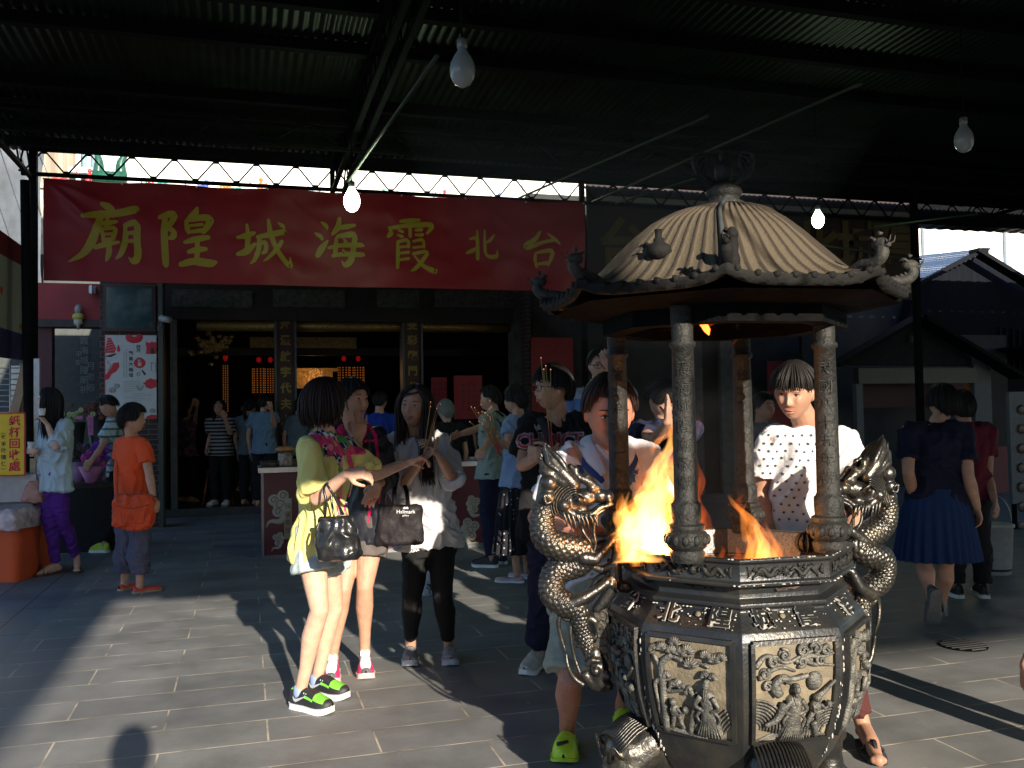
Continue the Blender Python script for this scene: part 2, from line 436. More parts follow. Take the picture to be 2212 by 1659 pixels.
def sm(a, b, x):
    t = min(1, max(0, (x - a) / (b - a))); return t * t * (3 - 2 * t)
def hair(root, c, ax, style, m, s=1.0, n=260, seed=1, low=False):
    X, Y, Z = ax; R = random.Random(seed)
    def path(az, off=0.0, jit=0.0, k=10):
        """az measured from the face, positive to the person's left"""
        a = abs((az + PI) % (2 * PI) - PI); sg = 1 if ((az + PI) % (2 * PI) - PI) >= 0 else -1
        hang = 0; azE = az; the = math.radians(100); wave = 0; curl = 0; puff = 1.0; inward = 0
        if style == 'bob':
            the = math.radians(96); hang = (.075 + .02 * R.random() * (jit > 0)) if a > .75 else 0
            if a <= .75: the = math.radians(66 + 4 * jit * R.random())
            hang *= sm(.7, 1.1, a); puff = 1.10; inward = .10
        elif style == 'long':
            if a < 1.25: azE = sg * (1.05 + .22 * a); the = math.radians(93)
            hang = .36 + .05 * R.random() * (jit > 0) - .10 * sm(2.2, 3.1, a); wave = .012; puff = 1.12
        elif style == 'longstraight':
            if a < 1.2: azE = sg * (1.15 + .15 * a); the = math.radians(93)
            hang = .27 + .04 * R.random() * (jit > 0); puff = 1.08
        elif style == 'tied':
            the = math.radians(60 + 35 * sm(.5, 1.5, a) + 20 * sm(1.6, 2.6, a)); puff = 1.03
            azE = az
        elif style == 'fringe':       # boy's bowl with straight fringe
            the = math.radians(68 + 6 * R.random() * jit) if a < .8 else math.radians(70 + 8 * sm(.8, 1.1, a) + 40 * sm(1.6, 2.6, a)); puff = 1.10
        elif style == 'short':
            the = math.radians(50 + 6 * R.random() * jit + 32 * sm(.7, 1.4, a) + 30 * sm(1.7, 2.6, a)); puff = 1.08
        elif style == 'tousled':
            the = math.radians(66 + 8 * R.random() * jit + 20 * sm(.8, 1.3, a) + 28 * sm(1.7, 2.6, a)); puff = 1.13
        elif style == 'shortw':
            the = math.radians(62 + 4 * R.random() * jit + 34 * sm(.6, 1.2, a) + 30 * sm(1.7, 2.6, a)); puff = 1.14
        pts = []; az0 = az
        for i in range(k + 1):
            t = i / k; th = the * t + .03; aa = az0 + (azE - az0) * sm(0, .9, t)
            if style in ('long', 'longstraight') and a < 1.25: aa = az0 * (1 - sm(0, .8, t)) * .6 + azE * sm(0, .8, t) + az0 * .4 * (1 - sm(0, .8, t))
            r = puff + off - (puff - 1.03) * sm(.75, 1, t) * (0 if hang else 1) * .8
            pts.append(c + (X * (.0785 * r * math.sin(th) * math.sin(aa)) + Y * (.097 * r * math.sin(th) * math.cos(aa) - .004) + Z * (.1185 * (r * .5 + .5) * math.cos(th) + .002)) * s)
        if hang:
            p = pts[-1]; q = p - c; q = V((q.x, q.y, 0)); q.normalize(); ph = R.random() * 6
            kk = 10
            for i in range(1, kk + 1):
                t = i / kk; w = wave * math.sin(t * 9 + ph + az) * t
                o = q * ((-.035 * inward * 10 * t * t) if inward else (-.012 * math.sin(t * 3))) + q * (0.01 * t if style == 'long' else 0)
                pts.append(p - UP * (hang * t * s) + o * s + q.cross(UP) * (w * s) + q * (w * .6 * s))
        return pts
    mb = MB(); na = 40 if not low else 24
    rows = [path(2 * PI * j / na + .001) for j in range(na)]
    # rows have different lengths when some hang: resample
    L = max(len(r) for r in rows)
    rows = [r if len(r) == L else [r[min(len(r) - 1, int(i * (len(r) - 1) / (L - 1)))] if False else r[0].lerp(r[0], 0) if False else (lambda f: r[int(f)].lerp(r[min(int(f) + 1, len(r) - 1)], f - int(f)))(i * (len(r) - 1) / (L - 1)) for i in range(L)] for r in rows]
    vs = [p for r in rows for p in r]
    fs = [(j * L + i, j * L + i + 1, ((j + 1) % na) * L + i + 1, ((j + 1) % na) * L + i) for j in range(na) for i in range(L - 1) if not (style in ('long', 'longstraight') and j in (na - 1, 0, na - 2) and i > L * (.22 if j == na - 1 else .9))]
    mb.add(vs, fs)
    for _ in range(0 if low else n):
        az = R.uniform(-PI, PI); p = path(az, R.uniform(-.005, .05), 1.0, 8)
        w = R.uniform(.0022, .006) * s; jx = V((R.gauss(0, .004), R.gauss(0, .004), R.gauss(0, .002))); p = [q + jx * (i / 4) for i, q in enumerate(p)]
        mb.tube(p, [w * (1 - .75 * (i / (len(p) - 1)) ** 2) for i in range(len(p))], 4, caps=False)
    if style == 'tied':
        b = c + (Y * -.115 + Z * .03) * s
        mb.ball(c + (Y * -.105 + Z * .03) * s, (.035 * s, .03 * s, .035 * s), (X, Y, Z))
        for _ in range(30):
            o = V((R.uniform(-1, 1), R.uniform(-1, 1), R.uniform(-1, 1))) * .018
            mb.tube([b + o, b + o - Y * .03 - UP * .05, b + o * 1.6 - Y * .02 - UP * .15, b + o * 1.2 - UP * .24], [.006, .007, .006, .002], 4, smooth=2)
    return build(mb, 'hair', m, root, True)

def hand_mb(mb, w, d, pn, thumb, curl=(.3, .3, .35, .4), thc=.5, s=1.0, spread=.05, tip=None):
    """w wrist, d pointing, pn direction the palm faces, thumb +-1 picks the side"""
    d = V(d).normalized(); pn = V(pn); pn = (pn - d * pn.dot(d)).normalized(); sd = d.cross(pn).normalized() * thumb
    L = .088 * s
    mb.loft([(w - d * .012 * s, .024 * s, .018 * s), (w + d * .02 * s, .031 * s, .016 * s), (w + d * .055 * s, .041 * s, .0145 * s), (w + d * L, .041 * s, .012 * s), (w + d * (L + .006 * s), .034 * s, .008 * s)], sd, pn, 16, 2.4)
    base = [.030, .0105, -.0095, -.029]; ln = [.070, .078, .073, .058]; rad = [.0085, .0088, .0083, .0074]
    for k in range(4):
        p = w + d * (L - .012 * s) + sd * (base[k] * s); dd = (d + sd * (spread * (1.5 - k))).normalized(); ax = sd
        pts = [p]; c = curl[k] if hasattr(curl, '__len__') else curl
        cum = 0
        for j, f in enumerate((.46, .30, .24)):
            cum += c * (1.0 if j == 0 else 1.25)
            v = dd * math.cos(cum) + pn * math.sin(cum)
            pts.append(pts[-1] + v * (ln[k] * f * s + (.012 * s if j == 0 else 0)))
        r = rad[k] * s
        mb.chain(pts, [r * 1.05, r, r * .93, r * .8], 10)
    p = w + d * .022 * s + sd * .022 * s + pn * .004 * s
    t1 = (d * .55 + sd * .75 + pn * .25).normalized(); t2 = (d * .85 + sd * (.5 - .6 * thc) + pn * (.3 + .5 * thc)).normalized(); t3 = (d * .8 + sd * (.2 - .9 * thc) + pn * (.3 + .8 * thc)).normalized()
    a = p + t1 * .038 * s; b = a + t2 * .034 * s; cc = b + t3 * .026 * s
    mb.chain([p, a, b, cc], [.014 * s, .0115 * s, .0095 * s, .0078 * s], 10)
    return mb

def defaults(H, pos, yaw):
    """a standing figure; yaw 0 looks away from the camera, pi/2 looks to the picture's right"""
    F = (CF * math.cos(yaw) + CR * math.sin(yaw)); Lf = UP.cross(F)
    pos = V((pos[0], pos[1], pos[2] if len(pos) > 2 else 0))
    q = lambda x, y, z: pos + Lf * x + F * y + UP * z
    J = dict(head=q(0, .025, .928 * H), neck=q(0, -.01, .855 * H))
    for n, sx in (('L', 1), ('R', -1)):
        J['sh' + n] = q(sx * .112 * H, -.01, .812 * H); J['el' + n] = q(sx * .145 * H, -.03, .635 * H); J['wr' + n] = q(sx * .145 * H, .05, .485 * H)
        J['hip' + n] = q(sx * .054 * H, 0, .515 * H); J['kn' + n] = q(sx * .06 * H, .015, .285 * H); J['an' + n] = q(sx * .062 * H, -.02, .05 * H); J['toe' + n] = q(sx * .075 * H, .13, .0)
    J['F'] = F; J['hF'] = F; J['hup'] = UP
    return J

def torso_st(J, w, ease=0.0, bottom=0.0, flare=0.0, neckcut=0.0, male=False, belly=0.0):
    P = (J['hipL'] + J['hipR']) / 2; S = (J['shL'] + J['shR']) / 2; N = J['neck']
    hw = (J['shL'] - J['shR']).length / 2
    e = ease; b = belly
    st = []
    if bottom > 0: st.append((P - UP * bottom, .165 * w + e + flare, .115 * w + e + flare))
    st += [(P + UP * .0, .162 * w + e + flare * .6, .112 * w + e + flare * .5 + b * .5), (P.lerp(S, .20), (.150 if not male else .150) * w + e * 1.1 + flare * .3, .104 * w + e + b), (P.lerp(S, .40), (.128 if not male else .145) * w + e * 1.3, .095 * w + e + b),
           (P.lerp(S, .62), (.142 if not male else .158) * w + e, .106 * w + e), (P.lerp(S, .82), max(.14 * w, hw * .88) + e, .102 * w + e), (P.lerp(S, .97), hw * .97 + e * .3, .074 * w + e * .8), (S + (N - S) * .45 + UP * .005, hw * .62 + e * .5, .062 * w + e * .6)]
    if not neckcut: st.append((N - UP * .005, .062 * w + e * .3, .058 * w + e * .3))
    return st
def body(root, J, skin, w=1.0, male=False, hs=1.0, hands=None, voxel=.0045, smile=0.0, legs=True, face=True, lip=None, brows=True, feet=True, arms=1.0, headonly=False):
    mb = MB(); ax = frame_of(J['hF'], J['hup'])
    head_mb(mb, J['head'], ax, hs, male, smile)
    c = J['head']; X, Y, Z = ax
    skull = c + (Y * -.022 + Z * -.045) * hs
    mb.chain([J['neck'] - UP * .04, J['neck'], skull], [.060 * w, (.052 if not male else .058) * w, .050 * hs], 16)
    S = (J['shL'] + J['shR']) / 2; sd = (J['shL'] - J['shR']).normalized(); F = J['F']
    mb.loft(torso_st(J, w, -.012, male=male), sd, F)
    k = w * arms
    for n in 'LR':
        sh, el, wr = J['sh' + n], J['el' + n], J['wr' + n]
        mb.caps(S.lerp(sh, .6), sh, .05 * w, .045 * k, 12)
        m1 = sh.lerp(el, .5); m2 = el.lerp(wr, .3)
        mb.chain([sh, m1, el, m2, wr], [.046 * k, .041 * k, .034 * k, .037 * k, .024 * k], 14)
        if legs:
            hp, kn, an = J['hip' + n], J['kn' + n], J['an' + n]
            bk = -F * .012
            mb.chain([hp, hp.lerp(kn, .45), kn, kn.lerp(an, .32) + bk, kn.lerp(an, .7), an], [.082 * w, .068 * w, .049 * w, .053 * w, .036 * w, .032 * w], 16)
            if not feet: mb.caps(an, an - UP * .025, .032 * w, .034, 12)
            if feet:
                t = J['toe' + n]; g = an.z - min(an.z - .02, t.z + .0)
                tt = V((t.x, t.y, t.z + .022)); hd = (V((t.x - an.x, t.y - an.y, 0))).normalized()
                heel = V((an.x, an.y, an.z - .028)) - hd * .03
                mb.chain([an, heel], [.032 * w, .029], 12); mb.chain([an, an.lerp(tt, .55) + UP * .008, tt], [.032 * w, .033, .020], 12); mb.chain([heel, tt], [.026, .026], 10)
                mb.chain([tt + hd.cross(UP) * .018, tt - hd.cross(UP) * .018], [.017, .016], 10)
    for n in 'LR':
        hd = (hands or {}).get(n)
        d = (J['wr' + n] - J['el' + n]).normalized()
        if hd is None: hd = dict(d=d, pn=(S - J['wr' + n]) * V((1, 1, 0)), curl=.35)
        if hd == 'none': continue
        dd = V(hd.get('d', d)); pn = V(hd.get('pn', UP * -1))
        dn = dd.normalized(); pq = (pn - dn * pn.dot(dn)).normalized(); side = dn.cross(pq)
        # thumb side: right hand palm down pointing away has its thumb on the left
        th = hd.get('th', 1 if n == 'R' else -1)
        hand_mb(mb, J['wr' + n], dd, pn, th, hd.get('curl', .3), hd.get('thc', .5), hd.get('s', 1.0) * (1.04 if male else .95), hd.get('spread', .05))
    me = remesh(mb, voxel, 3)
    o = put(me, 'body', skin, root)
    if face: face_parts(root, J['head'], ax, hs, smile, lip, brows)
    return o
def cloth_disp(amp=.006, f=(9, 9, 5), seed=0.0, crease=1.0):
    amp *= 1.45
    def g(p, n):
        x, y, z = float(p[0]), float(p[1]), float(p[2])
        a = nz(x * f[0] + seed, y * f[1], z * f[2]); w = nz(x * 3 + seed, y * 3 + 5, z * 3)
        r = 1 - abs(nz(x * f[0] * 1.3 + w * 2 + seed, y * f[1] * 1.3, z * f[2] * 1.3 + w * 3)) * 3.4
        r2 = nz(x * f[0] * 3.1 + seed, y * f[1] * 3.1 + w, z * f[2] * 3.1)
        return amp * (a * 1.0 + crease * max(-.5, r) * 1.0 + r2 * .5)
    return g
def top(root, J, m, name='shirt', w=1.0, ease=.014, sleeve=.5, sr=.0, bottom=.05, flare=.02, male=False, voxel=.006, amp=.006, neckcut=False, seed=0.0, f=(9, 9, 5), collar=0, cuff=0, belly=0.0, arms=1.0, extra=None, it=2):
    mb = MB(); sd = (J['shL'] - J['shR']).normalized(); F = J['F']
    mb.loft(torso_st(J, w, ease, bottom, flare, 1 if neckcut else 0, male, belly), sd, F, 32)
    S = (J['shL'] + J['shR']) / 2
    for n in 'LR':
        sh, el, wr = J['sh' + n], J['el' + n], J['wr' + n]
        if hasattr(sleeve, 'get'): sl = sleeve.get(n, .5)
        else: sl = sleeve
        r0 = .047 * w * arms + ease * .55 + sr * .3
        mb.caps(S.lerp(sh, .55), sh.lerp(S, .06), .056 * w + ease * .5, r0, 12)
        if sl <= 1: pts = [sh - (el - sh) * .02, sh.lerp(el, sl * .5), sh.lerp(el, sl)]; rr = [r0, .045 * w * arms + ease * .7 + sr * .7, .044 * w * arms + ease * .8 + sr]
        else: pts = [sh, sh.lerp(el, .5), el, el.lerp(wr, (sl - 1) * .5), el.lerp(wr, sl - 1)]; rr = [r0, .044 * w * arms + ease * .7 + sr * .7, .041 * w * arms + ease * .75 + sr, .039 * w * arms + ease * .75 + sr, .033 * w * arms + ease * .7 + sr * .8]
        mb.tube(pts, rr, 16)
        if cuff:
            q = pts[-1]; dd = (pts[-1] - pts[-2]).normalized()
            mb.tube([q - dd * cuff, q - dd * cuff * .5, q], [rr[-1] + .004, rr[-1] + .010, rr[-1] + .005], 16)
    if extra: extra(mb)
    me = remesh(mb, voxel, it, cloth_disp(amp, f, seed))
    o = put(me, name, m, root)
    if collar:
        N = J['neck']; c = MB(); hf = V(J['F'])
        ring = []
        for sx in (-1, 1):
            pts = [N - hf * .062 * w + UP * .012, N + sd * sx * .06 * w + UP * .006 - hf * .01, N + sd * sx * .05 * w + hf * .05 - UP * .028, N + sd * sx * .018 + hf * .088 - UP * .075]
            c.tube(pts, [.020, .022, .024, .014], 8, flat=.35, ref=(pts[0] - N).normalized() if False else None, smooth=4)
        build(c, 'collar', m if collar is True else collar, root, True)
    return o
def bottoms(root, J, m, name='trousers', length=1.95, w=1.0, ease=.012, voxel=.006, amp=.004, hem=.0, seed=3.0, cuff=0, flarelen=.0, f=(8, 8, 7), waist=.25):
    mb = MB(); sd = (J['shL'] - J['shR']).normalized(); F = J['F']
    P = (J['hipL'] + J['hipR']) / 2; S = (J['shL'] + J['shR']) / 2
    mb.loft([(P - UP * .075, .155 * w + ease, .105 * w + ease), (P, .164 * w + ease, .114 * w + ease), (P.lerp(S, waist), .142 * w + ease, .098 * w + ease)], sd, F, 28)
    for n in 'LR':
        hp, kn, an = J['hip' + n], J['kn' + n], J['an' + n]
        R0 = [.088 * w + ease, .074 * w + ease, .055 * w + ease + flarelen * .5, .058 * w + ease + flarelen, .040 * w + ease + flarelen, .036 * w + ease + flarelen]
        P0 = [hp, hp.lerp(kn, .45), kn, kn.lerp(an, .32) - F * .012, kn.lerp(an, .7), an]
        T = [0, .45, 1, 1.32, 1.7, 2.0]
        pts = []; rr = []
        for i in range(6):
            if T[i] <= length: pts.append(P0[i]); rr.append(R0[i])
            else:
                k = (length - T[i - 1]) / (T[i] - T[i - 1]); pts.append(P0[i - 1].lerp(P0[i], k)); rr.append(R0[i - 1] + (R0[i] - R0[i - 1]) * k); break
        rr[-1] += hem
        mb.tube(pts, rr, 18)
        if cuff:
            q = pts[-1]; dd = (pts[-1] - pts[-2]).normalized()
            mb.tube([q - dd * cuff, q - dd * cuff * .5, q + dd * .002], [rr[-1] + .003, rr[-1] + .009, rr[-1] + .004], 18)
    me = remesh(mb, voxel, 3, cloth_disp(amp, f, seed))
    return put(me, name, m, root)
def skirt(root, J, m, name='skirt', length=.5, w=1.0, ease=.015, flare=.09, pleats=18, amp=.012, waist=.25):
    sd = (J['shL'] - J['shR']).normalized(); F = J['F']; P = (J['hipL'] + J['hipR']) / 2; S = (J['shL'] + J['shR']) / 2
    W0 = P.lerp(S, waist); mb = MB(); n = 144; K = 16; vs = []
    for i in range(K + 1):
        t = i / K; z = W0.z + (P.z - length - W0.z) * t; cc = W0.lerp(P, min(1, t * 2)); a0 = (.142 + .03 * sm(0, .35, t)) * w + ease + flare * t; b0 = (.10 + .02 * sm(0, .35, t)) * w + ease + flare * t
        for j in range(n):
            a = 2 * PI * j / n; k = 1 + (amp / .15) * t * (math.sin(a * pleats + math.sin(a * 3) * 1.5)) + .03 * t * math.sin(a * 2.3 + 1)
            vs.append(V((cc.x, cc.y, z)) + sd * (a0 * k * math.cos(a)) + F * (b0 * k * math.sin(a)))
    mb.add(vs, [(i * n + j, i * n + (j + 1) % n, (i + 1) * n + (j + 1) % n, (i + 1) * n + j) for i in range(K) for j in range(n)])
    return build(mb, name, m, root, True)
def shoe(root, an, toe, mats, kind='sneaker', L=.262, z0=0.0, low=False, wd=1.0, up=None):
    """mats: sole, upper, accent. lies on z0 unless up gives another up axis"""
    up = up or UP
    hd = (toe - an); hd = (hd - up * hd.dot(up)).normalized(); sd = hd.cross(up)
    hl = an - up * (an - V((0, 0, z0))).dot(up) if up is UP else an - up * .07
    hl = V((an.x, an.y, z0)) if up is UP else an - up * .07
    hl = hl - hd * (.062)
    T = [0, .05, .14, .28, .42, .56, .70, .82, .92, .98, 1.0]
    HW = [.012, .026, .033, .034, .034, .040, .046, .045, .036, .020, .006]
    H = {'sneaker': [.060, .074, .080, .078, .082, .074, .058, .048, .042, .034, .028], 'slip': [.05, .058, .058, .05, .06, .066, .058, .048, .040, .032, .026], 'flat': [.035, .042, .04, .032, .026, .030, .034, .030, .026, .02, .018],
         'croc': [.04, .05, .05, .052, .070, .076, .070, .060, .05, .038, .03]}[kind]
    st = .026 if kind in ('sneaker',) else (.03 if kind == 'slip' else .014)
    sole = MB(); n = len(T)
    out = [(T[i] * L, HW[i] * wd + .004) for i in range(n)]; poly = [(a, b) for a, b in out] + [(a, -b) for a, b in reversed(out)]
    cv = catmull([V((a, b, 0)) for a, b in poly], 3)
    vs = []; K = len(cv)
    for lev, (zz, g) in enumerate(((0.0, -.003), (.006, .0), (st, .001), (st + .002, -.004))):
        for p in cv:
            lift = .012 * max(0, (p.x / L - .8) / .2) ** 2 if kind != 'flat' else 0
            vs.append(hl + hd * p.x + sd * (p.y + math.copysign(g, p.y)) + up * (zz + lift * (1 if lev < 3 else 1)))
    fs = [(l * K + i, l * K + (i + 1) % K, (l + 1) * K + (i + 1) % K, (l + 1) * K + i) for l in range(3) for i in range(K)] + [tuple(range(K - 1, -1, -1)), tuple(range(3 * K, 4 * K))]
    sole.add(vs, fs)
    sh = MB(); m = 16; TT = catmull([V((T[i], HW[i], H[i])) for i in range(n)], 3); vs = []
    for p in TT:
        for j in range(m + 1):
            a = PI * j / m; cx = math.copysign(abs(math.cos(a)) ** .75, math.cos(a)); sx = abs(math.sin(a)) ** .8
            zz = st + (p.z - 0) * sx * (1 if kind != 'flat' else .9)
            vs.append(hl + hd * (p.x * L) + sd * (cx * p.y * wd) + up * zz)
    fs = []
    for i in range(len(TT) - 1):
        for j in range(m):
            fs.append((i * (m + 1) + j, (i + 1) * (m + 1) + j, (i + 1) * (m + 1) + j + 1, i * (m + 1) + j + 1))
    sh.add(vs, fs)
    if len(mats) > 2:
        for idx in range(len(sh.f)):
            i, j = divmod(idx, m); t = TT[i].x; h = min(j, m - 1 - j) / m
            sh.m[idx] = mats[2](t, h, j)
    o = build(sh, 'shoe', [mats[1]] if len(mats) < 3 else mats[3], root, True)
    s2 = build(sole, 'sole', mats[0], o, True); autosmooth(s2, 50)
    return o, hl, hd, sd
# ------------------------------------------------ the place
TAN = math.tan(SUN_EL)
def stone_mat(name, rot, off, c1, c2, mortar):
    m = mat(name, c1, rough=.7, var=0)
    N, L, b = nodes(m)
    tc = N.new('ShaderNodeTexCoord'); mp = N.new('ShaderNodeMapping'); mp.inputs['Rotation'].default_value = (0, 0, rot); mp.inputs['Location'].default_value = off
    L.new(tc.outputs['Object'], mp.inputs[0])
    br = N.new('ShaderNodeTexBrick'); br.offset = .5; br.squash = 1
    br.inputs['Scale'].default_value = 1; br.inputs['Brick Width'].default_value = .93; br.inputs['Row Height'].default_value = .31
    br.inputs['Mortar Size'].default_value = .0055; br.inputs['Mortar Smooth'].default_value = .3; br.inputs['Bias'].default_value = 0
    br.inputs['Color1'].default_value = (*c1, 1); br.inputs['Color2'].default_value = (*c2, 1); br.inputs['Mortar'].default_value = (*mortar, 1)
    L.new(mp.outputs[0], br.inputs['Vector'])
    mn = N.new('ShaderNodeTexNoise'); mn.inputs['Scale'].default_value = 5; mn.inputs['Detail'].default_value = 6; L.new(tc.outputs['Object'], mn.inputs['Vector']); mr = N.new('ShaderNodeValToRGB'); mr.color_ramp.elements[0].position = .38; mr.color_ramp.elements[1].position = .62; mr.color_ramp.elements[0].color = (*[x * .35 for x in mortar], 1); mr.color_ramp.elements[1].color = (*mortar, 1); L.new(mn.outputs['Fac'], mr.inputs[0]); L.new(mr.outputs[0], br.inputs['Mortar'])
    n1 = N.new('ShaderNodeTexNoise'); n1.inputs['Scale'].default_value = 240; n1.inputs['Detail'].default_value = 3; L.new(tc.outputs['Object'], n1.inputs['Vector'])
    n2 = N.new('ShaderNodeTexNoise'); n2.inputs['Scale'].default_value = 2.2; n2.inputs['Detail'].default_value = 8; n2.inputs['Roughness'].default_value = .65; L.new(tc.outputs['Object'], n2.inputs['Vector'])
    r1 = N.new('ShaderNodeMapRange'); r1.inputs['To Min'].default_value = .6; r1.inputs['To Max'].default_value = 1.4; L.new(n1.outputs['Fac'], r1.inputs['Value'])
    r2 = N.new('ShaderNodeMapRange'); r2.inputs['From Min'].default_value = .3; r2.inputs['From Max'].default_value = .7; r2.inputs['To Min'].default_value = .72; r2.inputs['To Max'].default_value = 1.25; L.new(n2.outputs['Fac'], r2.inputs['Value'])
    mu = N.new('ShaderNodeMath'); mu.operation = 'MULTIPLY'; L.new(r1.outputs[0], mu.inputs[0]); L.new(r2.outputs[0], mu.inputs[1])
    vm = N.new('ShaderNodeVectorMath'); vm.operation = 'SCALE'; L.new(br.outputs['Color'], vm.inputs[0]); L.new(mu.outputs[0], vm.inputs['Scale'])
    # pale specks of litter and wax
    vo = N.new('ShaderNodeTexVoronoi'); vo.inputs['Scale'].default_value = 3.2; L.new(tc.outputs['Object'], vo.inputs['Vector'])
    ls = N.new('ShaderNodeMath'); ls.operation = 'LESS_THAN'; ls.inputs[1].default_value = .045; L.new(vo.outputs['Distance'], ls.inputs[0])
    mx = N.new('ShaderNodeMix'); mx.data_type = 'RGBA'; mx.inputs[7].default_value = (.3, .28, .25, 1); L.new(ls.outputs[0], mx.inputs[0]); L.new(vm.outputs[0], mx.inputs[6])
    L.new(mx.outputs[2], b.inputs['Base Color'])
    rr = N.new('ShaderNodeMapRange'); rr.inputs['From Min'].default_value = .3; rr.inputs['From Max'].default_value = .7; rr.inputs['To Min'].default_value = .5; rr.inputs['To Max'].default_value = .78; L.new(n2.outputs['Fac'], rr.inputs['Value']); L.new(rr.outputs[0], b.inputs['Roughness'])
    ad = N.new('ShaderNodeMath'); ad.operation = 'MULTIPLY_ADD'; ad.inputs[1].default_value = -1.2; L.new(br.outputs['Fac'], ad.inputs[0]); L.new(n1.outputs['Fac'], ad.inputs[2])
    bp = N.new('ShaderNodeBump'); bp.inputs['Strength'].default_value = .5; bp.inputs['Distance'].default_value = .004; L.new(ad.outputs[0], bp.inputs['Height']); L.new(bp.outputs[0], b.inputs['Normal'])
    return m
def sheet(name, x0, x1, y0, y1, z, m, label=None):
    mb = MB(); mb.add([(x0, y0, z), (x1, y0, z), (x1, y1, z), (x0, y1, z)], [(0, 1, 2, 3)])
    return struct(build(mb, name, m, origin=(0, 0, z)))
STONE = stone_mat('paving_stone', 0, (-.09 + 4.65, -5.05 + .155 + 31 * .31, 0), (.150, .151, .152), (.19, .189, .186), (.50, .43, .34))
STONE2 = stone_mat('path_stone', PI / 2, (0, -1.43 + .31 * 40, 0), (.120, .130, .138), (.15, .158, .166), (.012, .012, .012))
sheet('ground', -60, 60, -60, 80, -.03, mat('asphalt', (.05, .05, .05), rough=.9, bump=.3, bscale=90))
sheet('paving', -1.43, 16, -16, 14.4, 0.0, STONE)
sheet('path', -12, -1.43, -16, 14.4, 0.0, STONE2)

STEEL = mat('dark_steel', (.006, .0065, .007), rough=.8, metal=0, var=.4, vscale=20, spec=.05)
RODM = mat('green_steel', (.018, .032, .02), rough=.5, metal=.3, var=.2)
ROOFM = mat('corrugated_sheet', (.007, .0105, .008), rough=.42, metal=.15, var=.5, vscale=3, spec=.12)
def zr(Y): return 4.30 + .03 * (10.45 - Y)
# canopy roof: one corrugated sheet whose unseen front edge is stepped to shape the sunlight
canopy = thing('canopy_roof', 'dark corrugated metal canopy on steel trusses over the whole forecourt', 'roof', (3, 3, 4.3))
segs = [(-2.75, .6, -13), (.6, 2.2, 8.02 - 4.82 / TAN), (2.2, 3.95, 2.96 - (4.75 - 2.26) / TAN), (3.95, 8, 4.36 - 4.85 / TAN), (8, 24, -15)]  # right end drawn out of view to cut side sky light
rf = MB()
for x0, x1, ye in segs:
    n = int((x1 - x0) / .019); rows = [ye, 10.45]
    vs = []
    for Y in rows:
        for i in range(n + 1):
            x = x0 + (x1 - x0) * i / n; vs.append((x, Y, zr(Y) + .010 * math.sin(2 * PI * x / .076 * 1.0)))
    rf.add(vs, [(i, i + 1, n + 2 + i, n + 1 + i) for i in range(n)])
o = build(rf, 'roof_sheet', ROOFM, canopy, True)
pl = MB(); 
for Y in (9.95, 9.45, 8.9, 8.3, 7.1, 6.4, 5.6, 4.7, 3.7, 2.5, 1.2, -.2, -1.8, -3.6):
    p = MB(); z = zr(Y) - .012 - .04
    p.box((10.6, Y, z), (26.7, .045, .08)); p.box((10.6, Y + .02, z - .045), (26.7, .08, .012))
    build(p, 'purlin', STEEL, canopy)
def truss(p, q, h, bay, m=STEEL, ch=.045, web=.016, parent=canopy, vert=False):
    p, q = V(p), V(q); L = (q - p).length; n = max(2, int(L / bay)); mb = MB()
    mb.bar(p, q, ch, ch * .8); mb.bar(p + UP * h, q + UP * h, ch, ch * .8)
    for i in range(n):
        a = p.lerp(q, i / n); b = p.lerp(q, (i + 1) / n); c = (a + b) / 2 + UP * h
        mb.tube([a, c], web * .6, 6); mb.tube([c, b], web * .6, 6)
        mb.box(c - UP * (ch * .7), (.05, .02, .02)); mb.box(a + UP * (ch * .7), (.05, .02, .02))
    return build(mb, 'truss', m, parent)
YB = 10.3
tl, tr = atY(66, 372, YB), atY(1262, 430, YB)
truss((tl.x - .1, YB + .06, 4.03), (14, YB + .06, 4.03), zr(YB) - 4.03 - .015, .42)
truss((-2.7, 8.6, 3.98), (14, 8.6, 3.98), zr(8.6) - 3.98 - .14, .72)
truss((-2.7, 4.2, 3.98), (14, 4.2, 3.98), zr(4.2) - 3.98 - .2, .72)
xm = atY(718, 300, YB).x
truss((xm, -1, 4.0), (xm, YB, 4.0), .26, .5)
truss((xm + .12, -1, 4.0), (xm + .12, YB, 4.0), .26, .5)
lp = atY(72, 500, YB)
truss((lp.x - .02, -1, 3.95), (lp.x - .02, YB, 3.98), .3, .5)
truss((9.6, 1, 4.0), (9.6, YB, 4.0), .26, .5)
for x, y in ((lp.x, YB), (xm, YB + .06)):
    p = MB(); 
    if x == lp.x: p.box((x, y, 2.15), (.075, .075, 4.3))
    else: p.box((x, y, 4.15), (.05, .05, .32))
    build(p, 'post', STEEL, canopy)
p = MB(); a = gnd(1990, 1180); a = atY(1988, 900, 9.4); p.box((a.x, 9.4, 2.15), (.07, .07, 4.3)); build(p, 'post', STEEL, canopy)
p = MB(); a = atY(1262, 700, YB + .1); p.box((a.x, YB + .1, 2.15), (.06, .06, 4.3)); build(p, 'post', STEEL, canopy)
# tie rods
for (a, b) in (((752, 392, 8.2), (945, 120, 4.4)), ((1120, 428, 10.0), (1530, 250, 6.5)), ((1280, 436, 10.0), (1860, 180, 5.5)), ((1330, 440, 9.8), (1500, 385, 8.8)), ((1890, 490, 9.0), (2110, 462, 8.2)), ((1560, 500, 9.2), (1990, 560, 9.4))):
    p = MB(); p.tube([at(*a), at(*b)], .012, 8); build(p, 'tie_rod', RODM, canopy, True)

